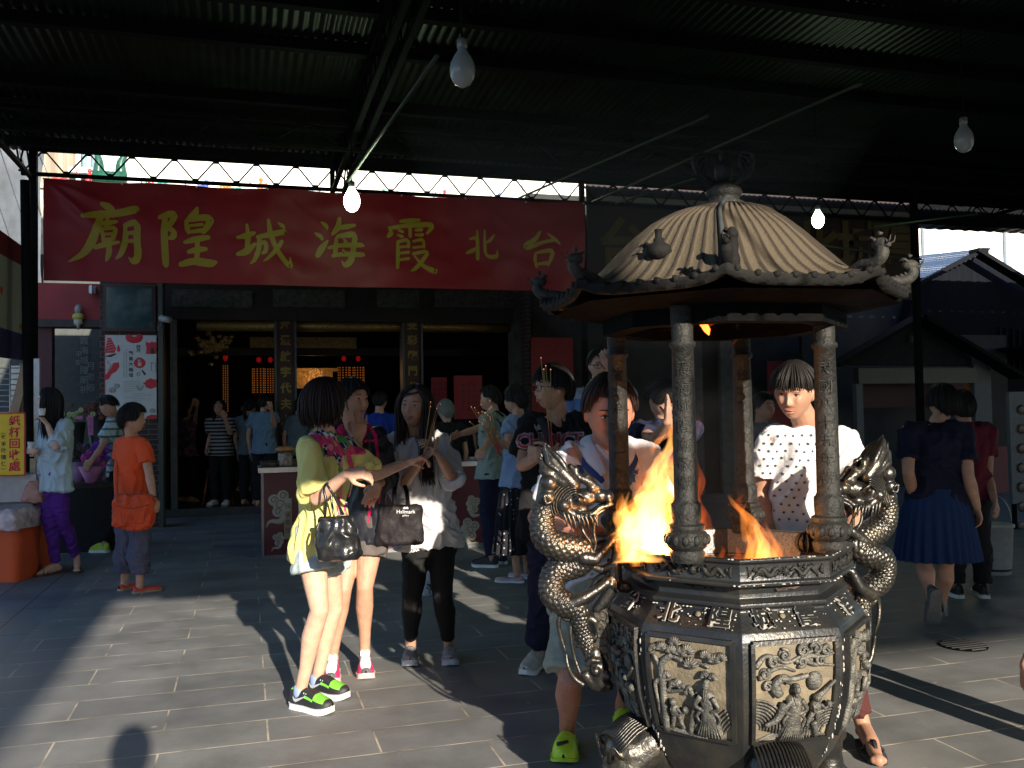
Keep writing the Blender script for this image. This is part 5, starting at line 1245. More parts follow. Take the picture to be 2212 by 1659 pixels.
# feet: three beast-head legs
for i, (ang, s) in enumerate(((math.radians(-163) - YAW, 1), (math.radians(-85) - YAW, 1), (math.radians(30) - YAW, 1), (math.radians(120) - YAW, 1))):
    a = ang; n_ = V((math.cos(a), math.sin(a), 0)); t_ = V((-math.sin(a), math.cos(a), 0)); mb = MB()
    P = lambda o, u, z: UC + n_ * o + t_ * u + UP * (z * 1.42)
    mb.chain([P(.24, 0, .16), P(.36, 0, .20), P(.44, 0, .16), P(.46, 0, .08), P(.46, 0, .03)], [.08, .095, .085, .06, .07], 18)
    mb.ball(P(.43, 0, .19), (.09, .085, .07), (n_, t_, UP), 16, 10); mb.ball(P(.5, 0, .13), (.05, .055, .04), (n_, t_, UP))
    mb.ball(P(.49, .045, .19), .022); mb.ball(P(.49, -.045, .19), .022)
    for j in range(5): mb.caps(P(.49, -.05 + .025 * j, .045), P(.545, -.06 + .03 * j, .015), .017, .012, 8)
    me = remesh(mb, .006, 2)
    o = put(me, 'foot', BRZD, ub)
    g = MB()
    for j in range(15):
        u = -.075 + .15 * j / 14; g.tube([P(.36 + .0 * abs(u), u, .27 - .9 * u * u), P(.43, u * 1.08, .265 - 3 * u * u), P(.50, u * 1.12, .225 - 3 * u * u)], .0048, 6, smooth=3)
    for sx in (-1, 1):
        for q in range(3): g.tube([P(.52, sx * (.02 + .01 * q), .17), P(.525, sx * (.045 + .012 * q), .20 + .01 * q), P(.49, sx * (.075 + .008 * q), .19)], .004, 6, smooth=3)
    build(g, 'mane_lines', BRZD, o, True)
# inner collar under the bowl
octl([(.22, .0), (.22, .15)], 'base', BRZ, bev=0)

# pillars
for i in range(4):
    a = A0 + PI / 8 - PI / 4 + i * PI / 2 + math.radians(4.9); c = R2(.388, a, 0) - CR * .048; mb = MB()
    pf = [(.052, .955), (.055, .965), (.060, .985), (.052, .995), (.064, 1.005), (.072, 1.03), (.066, 1.05), (.056, 1.058), (.060, 1.066), (.060, 1.076), (.048, 1.082), (.050, 1.115), (.050, 1.145), (.044, 1.15), (.0395, 1.16), (.0385, 1.45), (.036, 1.66), (.044, 1.665), (.044, 1.678), (.036, 1.685), (.037, 1.74), (.04, 1.80)]
    mb.lathe([(r, z) for r, z in pf], c, 20); o = build(mb, 'pillar', IRON, ub, True); autosmooth(o, 60)
    g = MB(); toc = V((-c.x, -c.y, 0)); toc.normalize(); sd = UP.cross(toc); O = V((c.x, c.y, 1.40)); 
    txt = ['霞海城隍廟敬獻', '民國八十五年吉', '台北霞海敬立碑', '信士弟子敬叩首'][i]
    w = text_mb(list(txt), size=.05, vertical=True, extrude=.002, mb=MB(), U=sd, Vv=UP, O=O + toc * .036, line=1.25)
    vs = []
    for v in w.v:
        v = V(v); u = (v - O).dot(sd); h = (v - O).dot(toc); al = u / .039; vs.append(tuple(V((c.x, c.y, v.z)) + sd * (math.sin(al) * (.0395 + (h - .036))) + toc * (math.cos(al) * (.0395 + h - .036))))
    w.v = vs; build(w, 'raised_text', IRON, o)
    g = MB()
    for j in range(12):
        b = 2 * PI * j / 12; g.ball(V((c.x + .066 * math.cos(b), c.y + .066 * math.sin(b), 1.03)), (.012, .012, .018), n=8, m=6)
    build(g, 'lotus_petals', IRON, o, True)
# roof
RT = [(.0, 2.208), (.075, 2.206), (.13, 2.194), (.20, 2.168), (.27, 2.130), (.335, 2.083), (.40, 2.026), (.465, 1.966), (.525, 1.917), (.585, 1.880), (.645, 1.861), (.69, 1.856)]
def rz(r):
    for (r0, z0), (r1, z1) in zip(RT, RT[1:]):
        if r <= r1: return z0 + (z1 - z0) * (r - r0) / (r1 - r0)
    return RT[-1][1]
NA = 8 * 84; NR = 60; NT = 8
def roofp(a, r, h=0.0):
    b = ((a - A0) % (PI / 4)) - PI / 8; cor = abs(b) / (PI / 8); blend = sm(.1, .5, r)
    octf = (AP / math.cos(b)) * 1.0
    rr = r * (1 + (octf - 1) * blend)
    lift = .034 * cor ** 5 * sm(.45, .70, r); rr *= .965
    return UC - CR * (.03 * sm(.08, .3, r)) + V((rr * math.cos(a), rr * math.sin(a), rz(r) + lift + h))
mb = MB(); vs = []
for i in range(NR + 1):
    r = .06 + (.69 - .06) * i / NR
    for j in range(NA):
        a = A0 + 2 * PI * j / NA; t = ((a - A0) / (PI / 4) * NT) % 1.0; rib = math.exp(-((t - .5) / .17) ** 2)
        vs.append(roofp(a, r, .0085 * rib * sm(.05, .2, r) + .0015 * nz(a * 20, r * 30, 0)))
mb.add(vs, [(i * NA + j, (i + 1) * NA + j, (i + 1) * NA + (j + 1) % NA, i * NA + (j + 1) % NA) for i in range(NR) for j in range(NA)])
TILE = mat('dusty_tile', (.16, .115, .07), rough=.85, var=0, bump=.5, bscale=120)
N, L, b = nodes(TILE); tc = N.new('ShaderNodeTexCoord'); geo = N.new('ShaderNodeAttribute'); geo.attribute_name = 'rib'; n1 = N.new('ShaderNodeTexNoise'); n1.inputs['Scale'].default_value = 22; n1.inputs['Detail'].default_value = 6; L.new(tc.outputs['Object'], n1.inputs['Vector'])
cr = N.new('ShaderNodeValToRGB'); cr.color_ramp.elements[0].color = (.085, .066, .042, 1); cr.color_ramp.elements[1].color = (.030, .021, .014, 1); cr.color_ramp.elements[0].position = .35; cr.color_ramp.elements[1].position = .75
ad = N.new('ShaderNodeMath'); ad.operation = 'MULTIPLY_ADD'; ad.inputs[1].default_value = .5; L.new(n1.outputs['Fac'], ad.inputs[0]); 
sb_ = N.new('ShaderNodeMath'); sb_.operation = 'SUBTRACT'; sb_.inputs[1].default_value = .22; L.new(geo.outputs['Fac'], sb_.inputs[0]); L.new(sb_.outputs[0], ad.inputs[2]); L.new(ad.outputs[0], cr.inputs[0]); L.new(cr.outputs[0], b.inputs['Base Color'])
ro = build(mb, 'roof', TILE, ub, True)
at_ = ro.data.attributes.new('rib', 'FLOAT', 'POINT'); vals = []
for i in range(NR + 1):
    for j in range(NA): t = ((j / NA * 8) * NT) % 1.0; vals.append(math.exp(-((t - .5) / .2) ** 2))
at_.data.foreach_set('value', vals)
mb = MB()
for k in (0, 4):
    P = [roofp(A0 + k * PI / 4, .08 + .61 * i / 24, .010) for i in range(25)]; mb.tube(P, [.0075] * 25, 8)
build(mb, 'hip_ridge', mat('dark_tile', (.035, .025, .016), rough=1.0, var=.3, vscale=20, bump=.4, spec=0), ro, True)
DK = mat('eave_iron', (.012, .0115, .011), rough=.8, var=.3, bump=.4, spec=.15)
mb = MB(); 
for j in range(8 * NT):
    a = A0 + (j + .5) / NT * PI / 4; p = roofp(a, .692, .004); n_ = V((math.cos(a), math.sin(a), 0)); mb.tube([p - n_ * .02, p + n_ * .006], .0105, 12)
build(mb, 'tile_ends', DK, ro, True)
mb = MB(); vs = []
for j in range(NA):
    a = A0 + 2 * PI * j / NA; t = (j / NA * 8 * NT) % 1.0; d = .022 + .020 * (math.sin(PI * t) if True else 0) ** 1; d = .032 - .014 * abs(math.sin(PI * (t))) ** .8
    vs += [roofp(a, .692, .006), roofp(a, .696, -d), roofp(a, .670, -.03)]
mb.add(vs, [(3 * j + c, 3 * j + c + 1, 3 * ((j + 1) % NA) + c + 1, 3 * ((j + 1) % NA) + c) for j in range(NA) for c in (0, 1)]); build(mb, 'drip_tiles', DK, ro, True)
octl([(.628, 1.822), (.50, 1.805), (.44, 1.795), (.44, 1.74), (.36, 1.74), (.36, 1.82), (.05, 1.95)], 'soffit', SOOT, ro, caps=False, bev=0, c=UC - CR * .02)
# finial with flames
mb = MB(); mb.lathe([(.072, 2.205), (.076, 2.218), (.052, 2.23), (.06, 2.242), (.068, 2.256), (.062, 2.272), (.040, 2.286), (.03, 2.295)], UC, 24)
mb.ball(UC + UP * 2.335, (.034, .034, .045), n=18, m=12); f = build(mb, 'finial', IRON, ub, True)
mb = MB()
for sx in (-1, 1):
    e = CR * sx
    for q in range(4):
        b0 = UC + UP * (2.29 + .01 * q) + e * (.03 + .012 * q); mb.tube([b0, b0 + e * .03 + UP * (.015), b0 + e * .045 + UP * (.05 + .01 * q), b0 + e * (.03 - .01 * q) + UP * (.09), b0 + e * (.045) + UP * (.115 - .008 * q)], [.010, .011, .009, .006, .002], 7, smooth=3)
mb.tube([UC + UP * 2.37, UC + UP * 2.40 - CR * .008, UC + UP * 2.43], [.012, .008, .002], 7); build(mb, 'finial_flame', IRON, f, True)
CDR = wear_mat('corner_bronze', (.022, .021, .019), (.05, .045, .036), rough=.7, metal=.1)
# eave-corner dragons and figurines
for k in range(8):
    a = A0 + k * PI / 4; n_ = V((math.cos(a), math.sin(a), 0)); t_ = UP.cross(n_); b0 = roofp(a, .66, .01); mb = MB()
    P = lambda o, u, z: b0 + (n_ * o + t_ * u + UP * z) * .6
    mb.tube([P(-.14, 0, -.03), P(-.06, 0, 0), P(.0, 0, .0), P(.05, 0, .02), (P(.07, 0, .055)), P(.055, 0, .085)], [.014, .018, .020, .02, .02, .016], 8, smooth=4)
    mb.ball(P(.055, 0, .095), (.03, .018, .02), (n_, t_, UP)); mb.caps(P(.06, 0, .095), P(.10, 0, .085), .015, .010, 8); mb.caps(P(.06, 0, .085), P(.092, 0, .066), .010, .006, 8)
    for q in range(7):
        o_ = -.09 + .025 * q; z_ = -.01 + (.10 if q > 5 else 0) + .008 * q; mb.tube([P(o_, 0, z_ + .005), P(o_ - .014, .0, z_ + .022)], [.010, .004], 6)
    for sx in (-1, 1): mb.tube([P(.045, sx * .012, .105), P(.02, sx * .02, .13), P(.0, sx * .02, .128)], [.007, .005, .002], 6, smooth=2); mb.tube([P(.09, sx * .01, .09), P(.12, sx * .02, .1), P(.13, sx * .02, .13)], [.003, .003, .001], 5, smooth=2)
    build(mb, 'corner_dragon', DK if k in (0,) else CDR, ro, True)
for (ang, r, s, kind) in ((A0 + .04, .60, 1.0, 0), (A0 - .52, .46, 1.0, 1)):
    b0 = roofp(ang, r, 0); mb = MB()
    if kind == 0: mb.lathe([(.022, -.01), (.024, .03), (.018, .05), (.02, .07), (.016, .10), (.012, .125), (.003, .13)], b0, 12); mb.ball(b0 + UP * .105, .02, n=10, m=6)
    else: mb.lathe([(.02, -.01), (.034, .0), (.045, .015), (.04, .035), (.018, .05), (.018, .06), (.012, .065), (.012, .09), (.014, .092), (.0, .095)], b0, 10); mb.tube([b0 + UP * .03, b0 + UP * .045 - CR * .05], [.012, .004], 6)
    build(mb, 'roof_figurine', DK, ro, True)
# fire tools: lotus bud at the rim
mb = MB(); c = at(1741, 1172, 3.25)
for j in range(9):
    t = j / 8; 
mb.ball(c, (.034, .034, .034), n=16, m=10)
for j in range(10): a = 2 * PI * j / 10; mb.tube([c + V((.036 * math.cos(a) * math.sin(t), .036 * math.sin(a) * math.sin(t), .036 * math.cos(t))) for t in (0.1, .6, 1.2, 1.8, 2.6)], .005, 6, smooth=2)
build(mb, 'rim_knob', IRON, ub, True)

# dragon handles: local (o outwards, s sideways, z up), from the left one
def dpp(x, y): 
    px, py = 1132.6 + .3467 * x, 929 + .3467 * y
    return ((1583 - px) / FPX * 3.3, 1.45 - (py - 893) / FPX * 3.3)
def dragon(ang, mats=BRZD):
    n_ = V((math.cos(ang), math.sin(ang), 0)); t_ = UP.cross(n_)
    def D(x, y, s=0.0): o, z = dpp(x, y); return UC + n_ * o + t_ * s + UP * z
    U = .3467 / FPX * 3.3     # metres per unit
    # scaled body
    sp = [(130, 470, .0), (105, 580, .012), (130, 680, .02), (230, 735, .015), (350, 760, 0), (385, 800, -.012), (320, 850, -.015), (200, 890, -.01), (160, 960, 0), (170, 1040, .01), (240, 1090, .015), (320, 1130, .012), (330, 1200, .005), (350, 1290, -.005), (390, 1380, -.01), (430, 1450, -.008)]
    rr = [60, 68, 78, 82, 72, 70, 76, 78, 74, 74, 70, 60, 52, 46, 44, 46]
    P = catmull([D(x, y, s) for x, y, s in sp], 22); RR = [v.x * U for v in catmull([V((r, 0, 0)) for r in rr], 22)]
    K = len(P); n = 72; vs = []; dist = 0; u = t_
    for i in range(K):
        d = (P[min(i + 1, K - 1)] - P[max(i - 1, 0)]).normalized(); u = (t_ - d * t_.dot(d)).normalized(); w = d.cross(u)
        if i: dist += (P[i] - P[i - 1]).length
        for j in range(n):
            a = 2 * PI * j / n; row = dist / .0135; rw = math.floor(row); fr = row - rw; cc = (j / n * 12 + (rw % 2) * .5) % 1.0
            # scallop: overlapping scales, thicker towards their free rim
            dd_ = math.hypot((cc - .5) * 1.05, (fr - .45) * .95); hgt = .0062 * math.sqrt(max(0, 1 - (dd_ / .56) ** 2)) + .0012 * (fr - .5)
            vs.append(P[i] + (u * math.cos(a) + w * math.sin(a)) * (RR[i] * 1.02 + hgt))
    mb = MB(); mb.add(vs, [(i * n + j, i * n + (j + 1) % n, (i + 1) * n + (j + 1) % n, (i + 1) * n + j) for i in range(K - 1) for j in range(n)])
    hd = build(mb, 'dragon_handle', mats, ub, True)
    # dorsal fins
    f = MB()
    for i in range(8, K - 26, 9):
        d = (P[i + 1] - P[i - 1]).normalized(); w = d.cross(t_); cen = D(330, 760)
        if w.dot(P[i] - UC - n_ * dpp(330, 760)[0] - UP * P[i].z) < 0 and w.dot(n_) < 0: w = -w
        b_ = P[i] + w * RR[i] * .85; f.tube([b_ - d * .008, b_ + w * .016 + d * .010], [.010, .002], 6, flat=.5, ref=t_)
    build(f, 'dorsal_fin', mats, hd, True)
    # head
    h = MB(); B = lambda x, y, s, r: h.ball(D(x, y, s), r if hasattr(r, '__len__') else r * U, (n_, t_, UP), 16, 10)
    B(270, 450, 0, (105 * U, .048, 95 * U)); B(370, 430, 0, (85 * U, .040, 62 * U)); B(470, 420, 0, (60 * U, .034, 46 * U)); B(520, 425, 0, (40 * U, .036, 42 * U))
    for s in (-1, 1):
        B(330, 430, s * .034, 38); B(525, 440, s * .022, 22); B(420, 370, s * .02, 34); B(390, 300, s * .02, 26); B(320, 250, s * .022, 22); B(240, 470, s * .04, 45)
        h.chain([D(290, 230, s * .02), D(340, 300, s * .025), D(400, 330, s * .025), D(455, 365, s * .022)], [18 * U, 26 * U, 30 * U, 20 * U], 10)
        B(150, 330, s * .03, 58); B(140, 420, s * .034, 52)
        h.chain([D(250, 500, s * .035), D(330, 545, s * .034), D(420, 530, s * .03), D(470, 490, s * .026), D(545, 470, s * .02)], [34 * U, 30 * U, 22 * U, 16 * U, 12 * U], 10)
    h.chain([D(330, 470, 0), D(400, 560, 0), D(440, 600, 0)], [52 * U, 30 * U, 16 * U], 12)       # lower jaw
    h.chain([D(440, 600, .0), D(452, 530, .006), D(500, 478, .004)], [14 * U, 13 * U, 8 * U], 10)
    h.chain([D(110, 500, 0), D(180, 450, 0), D(280, 450, 0)], [66 * U, 70 * U, 80 * U], 14)
    me = remesh(h, .0045, 2); ho = put(me, 'head', mats, hd)
    g = MB()
    for s in (-1, 1):
        g.ball(D(335, 432, s * .058), 17 * U, n=12, m=8)
        g.tube([D(300, 410, s * .056), D(335, 398, s * .062), D(375, 425, s * .055)], 8 * U, 6, smooth=3)
        for q in range(8):   # beard spikes
            x = 230 + q * 27; g.tube([D(x, 500 + 4 * q, s * .045), D(x + 22, 560 + (q % 3) * 10, s * .05), D(x + 28, 602 + (q % 3) * 14, s * .045)], [11 * U, 9 * U, 2 * U], 6, smooth=2)
        for q in range(9):   # mane strands sweeping round the cheek
            rr_ = 65 + q * 15; g.tube([D(330 - rr_ * math.cos(t) * 1.1, 470 - rr_ * math.sin(t), s * (.052 - .002 * q)) for t in (1.5, 1.1, .7, .3, -.1, -.5)], [7 * U] * 5 + [3 * U], 6, smooth=3)
        for q in range(4): g.tube([D(485 + 10 * q, 470, s * .02), D(487 + 10 * q, 500, s * .02)], [7 * U, 2 * U], 6)
        # whiskers hanging down from the snout
        g.tube([D(500, 500, s * .02), D(440, 540, s * .03), D(425, 640, s * .03), D(435, 720, s * .03), D(410, 800, s * .03), D(400, 860, s * .02)], [9 * U, 11 * U, 9 * U, 8 * U, 8 * U, 4 * U], 7, smooth=4)
        g.tube([D(340, 585, s * .02), D(365, 650, s * .025), D(400, 700, s * .02), D(415, 735, s * .02)], [10 * U, 11 * U, 9 * U, 4 * U], 7, smooth=4)
        g.tube([D(150, 420, s * .062), D(120, 400, s * .068), D(130, 450, s * .068), D(165, 440, s * .062)], 9 * U, 6, smooth=4)
    build(g, 'whiskers', mats, hd, True)
    # plume
    pl_ = MB(); core = MB()
    for s in (-.012, .012): core.chain([D(300, 340, s * 2), D(235, 270, s * 2), D(175, 190, s * 1.5), D(138, 120, s)], [50 * U, 52 * U, 36 * U, 14 * U], 12); core.chain([D(240, 330, s * 2.2), D(150, 270, s * 2), D(100, 190, s)], [44 * U, 40 * U, 14 * U], 12)
    core.chain([D(150, 330, 0), D(130, 430, 0), D(110, 520, 0)], [62 * U, 64 * U, 60 * U], 12)
    put(remesh(core, .005, 2), 'plume', mats, hd)
    for q in range(13):
        t = q / 12; s = .03 * math.sin(t * 9)
        tip = (128 - 40 * t, 75 + 110 * t + 10 * math.sin(q * 3))
        pl_.tube([D(280 - 60 * t, 330 + 30 * t, s), D(225 - 50 * t, 250 + 60 * t, s * 1.2), D(150 - 40 * t + 20 * math.sin(3 * t), 200 + 60 * t, s), D(tip[0] + 20, tip[1] + 60, s * .6), D(*tip, s * .4)], [20 * U, 24 * U, 22 * U, 15 * U, 3 * U], 8, smooth=5)
        pl_.tube([D(290 - 30 * t, 330, -s), D(250, 230, -s * 1.3), D(190, 150, -s), D(140 - 12 * t, 85 + 20 * t, -s * .3)], [16 * U, 20 * U, 17 * U, 3 * U], 8, smooth=5)
    build(pl_, 'plume', mats, hd, True)
    # legs and claws
    def leg(pts, rad, claw, s):
        l = MB(); l.chain([D(x, y, z) for x, y, z in pts], [r * U for r in rad], 12)
        cx, cy, cz = pts[-1]
        l.ball(D(cx, cy, cz), 34 * U)
        for q in range(4):
            a = claw + (q - 1.5) * .42; k = [V((math.cos(a), math.sin(a), 0)) * rr_ for rr_ in (28, 62, 86)]
            l.chain([D(cx + k[0].x, cy + k[0].y, cz), D(cx + k[1].x, cy + k[1].y - 8, cz + (q - 1.5) * .010), D(cx + k[2].x, cy + k[2].y + 14, cz + (q - 1.5) * .012)], [17 * U, 14 * U, 5 * U], 8)
        me = remesh(l, .0045, 2); return put(me, 'leg', mats, hd)
    leg([(360, 800, .03), (430, 810, .035), (500, 740, .03), (540, 700, .02)], [48, 36, 28, 30], -.3, 1)
    leg([(260, 1090, .03), (350, 1050, .035), (440, 1000, .03), (500, 960, .02)], [50, 40, 30, 30], -.1, 1)
    leg([(300, 1120, -.03), (400, 1060, -.035), (450, 960, -.03), (520, 900, -.01)], [44, 38, 30, 28], -.9, 1)
    leg([(350, 770, -.03), (440, 700, -.03), (520, 690, -.01)], [44, 34, 28], -.2, 1)
    br_ = MB(); br_.chain([D(560, 720, 0), D(575, 800, 0), D(540, 860, 0), D(470, 885, 0), D(410, 860, 0)], [32 * U, 34 * U, 30 * U, 26 * U, 20 * U], 12); br_.chain([D(560, 860, 0), D(560, 960, 0), D(500, 1060, 0), D(440, 1130, 0)], [40 * U, 46 * U, 40 * U, 34 * U], 12); br_.chain([D(640, 800, 0), D(560, 800, 0)], [30 * U, 30 * U], 10); br_.chain([D(640, 1000, 0), D(540, 980, 0)], [36 * U, 40 * U], 10)
    put(remesh(br_, .006, 2), 'bracket', mats, hd)
    # tail fronds and the fish head at the foot
    t = MB()
    for pts, r in ((((230, 1120), (195, 1200), (210, 1300), (240, 1400)), (22, 16, 13, 5)), (((280, 1180), (270, 1280), (290, 1420), (330, 1540)), (16, 13, 13, 12)), (((310, 1340), (360, 1300), (400, 1310), (370, 1350), (300, 1360)), (10, 26, 28, 24, 8)), (((200, 1130), (230, 1180), (290, 1200), (330, 1230)), (14, 18, 16, 8)), (((240, 1400), (250, 1480), (290, 1560), (350, 1600)), (8, 14, 18, 16)), (((360, 1180), (420, 1200), (440, 1260), (420, 1320)), (26, 24, 18, 8))):
        t.tube([D(x, y, .006 * (i % 2)) for i, (x, y) in enumerate(pts)], [q * U for q in r], 8, smooth=5)
    build(t, 'tail_frond', mats, hd, True)
    fh = MB(); fh.chain([D(420, 1400, 0), D(440, 1490, 0), D(450, 1580, 0)], [50 * U, 66 * U, 52 * U], 14); fh.chain([D(450, 1560, 0), D(500, 1610, 0)], [52 * U, 34 * U], 12); fh.chain([D(360, 1540, 0), D(420, 1600, 0), D(480, 1630, 0)], [34 * U, 40 * U, 26 * U], 12)
    for s in (-1, 1): fh.ball(D(490, 1530, s * .03), 28 * U); fh.ball(D(420, 1500, s * .035), 30 * U); fh.chain([D(370, 1460, s * .03), D(400, 1430, s * .035), D(450, 1440, s * .03)], [16 * U, 20 * U, 14 * U], 8)
    put(remesh(fh, .005, 2), 'fish_head', mats, hd)
    # scaled slab behind
    sl_ = MB(); pts = [(420, 1150), (500, 1120), (520, 1300), (530, 1520), (440, 1500), (400, 1380), (440, 1300)]
    base = [D(x, y, -.006) for x, y in pts]; top_ = [D(x, y, .014) for x, y in pts]; k_ = len(pts)
    sl_.add(base + top_, [tuple(range(k_)), tuple(range(2 * k_ - 1, k_ - 1, -1))] + [(i, k_ + i, k_ + (i + 1) % k_, (i + 1) % k_) for i in range(k_)])
    for yy in range(1170, 1500, 52):
        for sgn in (-1, 1): sl_.tube([D(470 + 30 * math.cos(a), yy + 30 * math.sin(a), .004 + sgn * .012) for a in [-2.4 + i * .5 for i in range(9)]], 4 * U, 5)
    build(sl_, 'scaled_plate', mats, hd)
    return hd
dragon(math.radians(-181) - YAW); dragon(math.radians(18) - YAW)

# ------------------------------------------------ fire
def fire_mat(name, col, k):
    m = bpy.data.materials.new(name); m.use_nodes = True; N = m.node_tree.nodes; L = m.node_tree.links
    N.remove(N['Principled BSDF']); e = N.new('ShaderNodeEmission'); e.inputs[0].default_value = (*col, 1); e.inputs[1].default_value = k
    L.new(e.outputs[0], N['Material Output'].inputs['Volume']); return m
FM = fire_mat('flame', (1.0, .27, .035), 14); FM2 = fire_mat('flame_core', (1.0, .43, .10), 22); FM3 = fire_mat('flame_red', (1.0, .14, .02), 7)
fire = thing('fire', 'tall yellow and orange flames rising from the burning paper in the burner', 'fire', UC + UP * .88)
def tongue(pts, m, d=3.2, seed=0, flat=.6, amp=.75):
    P = catmull([at(x, y, d + (q[0] if q else 0)) for x, y, r, *q in pts], 8); RR = [max(.2, v.x) / FPX * d for v in catmull([V((p[2], 0, 0)) for p in pts], 8)]
    K = len(P); n = 26; vs = []
    for i in range(K):
        for j in range(n):
            a = 2 * PI * j / n; r = RR[i] * (1 + amp * nz(math.cos(a) * 1.6 + seed, math.sin(a) * 1.6, P[i].z * 14 + seed) + amp * .8 * nz(math.cos(a) * 4 + seed, math.sin(a) * 4, P[i].z * 30 - seed))
            sw = .018 * nz(P[i].z * 9, seed, 3) 
            vs.append(P[i] + CR * (r * math.cos(a) + sw) + CF * (r * flat * math.sin(a)))
    mb = MB(); mb.add(vs, [(i * n + j, i * n + (j + 1) % n, (i + 1) * n + (j + 1) % n, (i + 1) * n + j) for i in range(K - 1) for j in range(n)] + [tuple(range(n - 1, -1, -1)), tuple((K - 1) * n + j for j in range(n))])
    return build(mb, 'flame', m, fire, True)
T = [([(1402, 1212, 62), (1398, 1165, 52), (1392, 1120, 38), (1414, 1070, 32), (1424, 1020, 20), (1446, 970, 12), (1440, 920, 1)], FM2, 3.2),
     ([(1450, 1212, 52), (1452, 1140, 46), (1450, 1080, 36), (1460, 1010, 22), (1480, 950, 12), (1476, 905, 2)], FM, 3.25),
     ([(1368, 1212, 30), (1372, 1160, 24), (1366, 1110, 16), (1380, 1060, 9), (1378, 1030, 2)], FM, 3.12),
     ([(1352, 1205, 14), (1346, 1165, 10), (1340, 1135, 5), (1334, 1112, 1)], FM, 3.18), ([(1338, 1190, 10), (1330, 1168, 7), (1318, 1150, 1)], FM3, 3.2),
     ([(1416, 1212, 44), (1420, 1170, 40), (1424, 1130, 30), (1404, 1090, 16), (1418, 1050, 3)], FM2, 3.1),
     ([(1404, 985, 2), (1410, 968, 8), (1424, 950, 10), (1444, 938, 9), (1456, 918, 9), (1440, 912, 2)], FM, 3.2),
     ([(1446, 1010, 14), (1434, 985, 9), (1420, 972, 2)], FM, 3.2),
     ([(1500, 1210, 26), (1512, 1150, 18), (1506, 1090, 12), (1512, 1040, 8), (1506, 990, 1)], FM3, 3.3),
     ([(1522, 1212, 12), (1526, 1180, 9), (1530, 1160, 4), (1528, 1140, 1)], FM, 3.15), ([(1556, 1212, 9), (1560, 1192, 6), (1560, 1178, 1)], FM3, 3.1), ([(1590, 1212, 12), (1592, 1196, 8), (1590, 1178, 1)], FM3, 3.1),
     ([(1636, 1212, 24), (1634, 1175, 20), (1622, 1140, 16), (1604, 1110, 12), (1586, 1090, 8), (1572, 1066, 1)], FM, 3.2),
     ([(1646, 1212, 20), (1650, 1180, 13), (1640, 1150, 7), (1634, 1120, 1)], FM2, 3.15),
     ([(1668, 1212, 16), (1672, 1180, 11), (1662, 1150, 6), (1652, 1128, 1)], FM, 3.2), ([(1684, 1212, 10), (1690, 1192, 6), (1684, 1172, 1)], FM3, 3.2), ([(1614, 1125, 2), (1600, 1100, 7), (1596, 1080, 5), (1604, 1066, 1)], FM3, 3.2),
     ([(1498, 668, 1), (1504, 682, 5), (1512, 692, 7), (1522, 704, 9), (1526, 716, 6), (1530, 724, 1)], FM3, 3.3), ([(1524, 706, 5), (1536, 698, 5), (1546, 686, 1)], FM3, 3.3), ([(1576, 748, 1), (1580, 740, 3), (1586, 732, 1)], FM3, 3.3)]
R = random.Random(31)
for i in range(34):
    x = R.uniform(1344, 1482); y0 = R.uniform(1120, 1200); h = R.uniform(70, 215) * (1 - abs(x - 1440) / 170); r = R.uniform(6, 17); sw = R.uniform(-10, 34)
    T.append(([(x, y0 + 30, r * .8), (x + sw * .2, y0 - h * .25, r), (x - sw * .3, y0 - h * .55, r * .6), (x + sw, y0 - h, 1)], FM if i % 3 else FM2, R.uniform(3.06, 3.3)))
for x, y, h, r in ((1345, 1150, 60, 7), (1466, 985, 90, 9), (1470, 1040, 80, 10), (1384, 1048, 60, 7), (1610, 1150, 70, 8), (1626, 1190, 50, 9), (1656, 1180, 60, 7), (1534, 1196, 40, 5), (1700, 1205, 25, 5), (1512, 925, 40, 3)):
    T.append(([(x, y + 20, r * .7), (x + 3, y - h * .3, r), (x - 5, y - h * .65, r * .5), (x + 6, y - h, .8)], FM3 if r < 8 else FM, 3.2))
for i, (p, m, d) in enumerate(T): tongue(p, m, d, i * 3.7)
for (x, y, d, e, s) in ((1418, 1150, 3.12, 5, .07), (1640, 1180, 3.2, 1.5, .04)):
    l = bpy.data.lights.new('fire_light', 'POINT'); l.energy = e; l.color = (1, .42, .12); l.shadow_soft_size = s; o = bpy.data.objects.new('fire_light', l); COL.objects.link(o); o.parent = fire; o.location = at(x, y, d) - fire.location
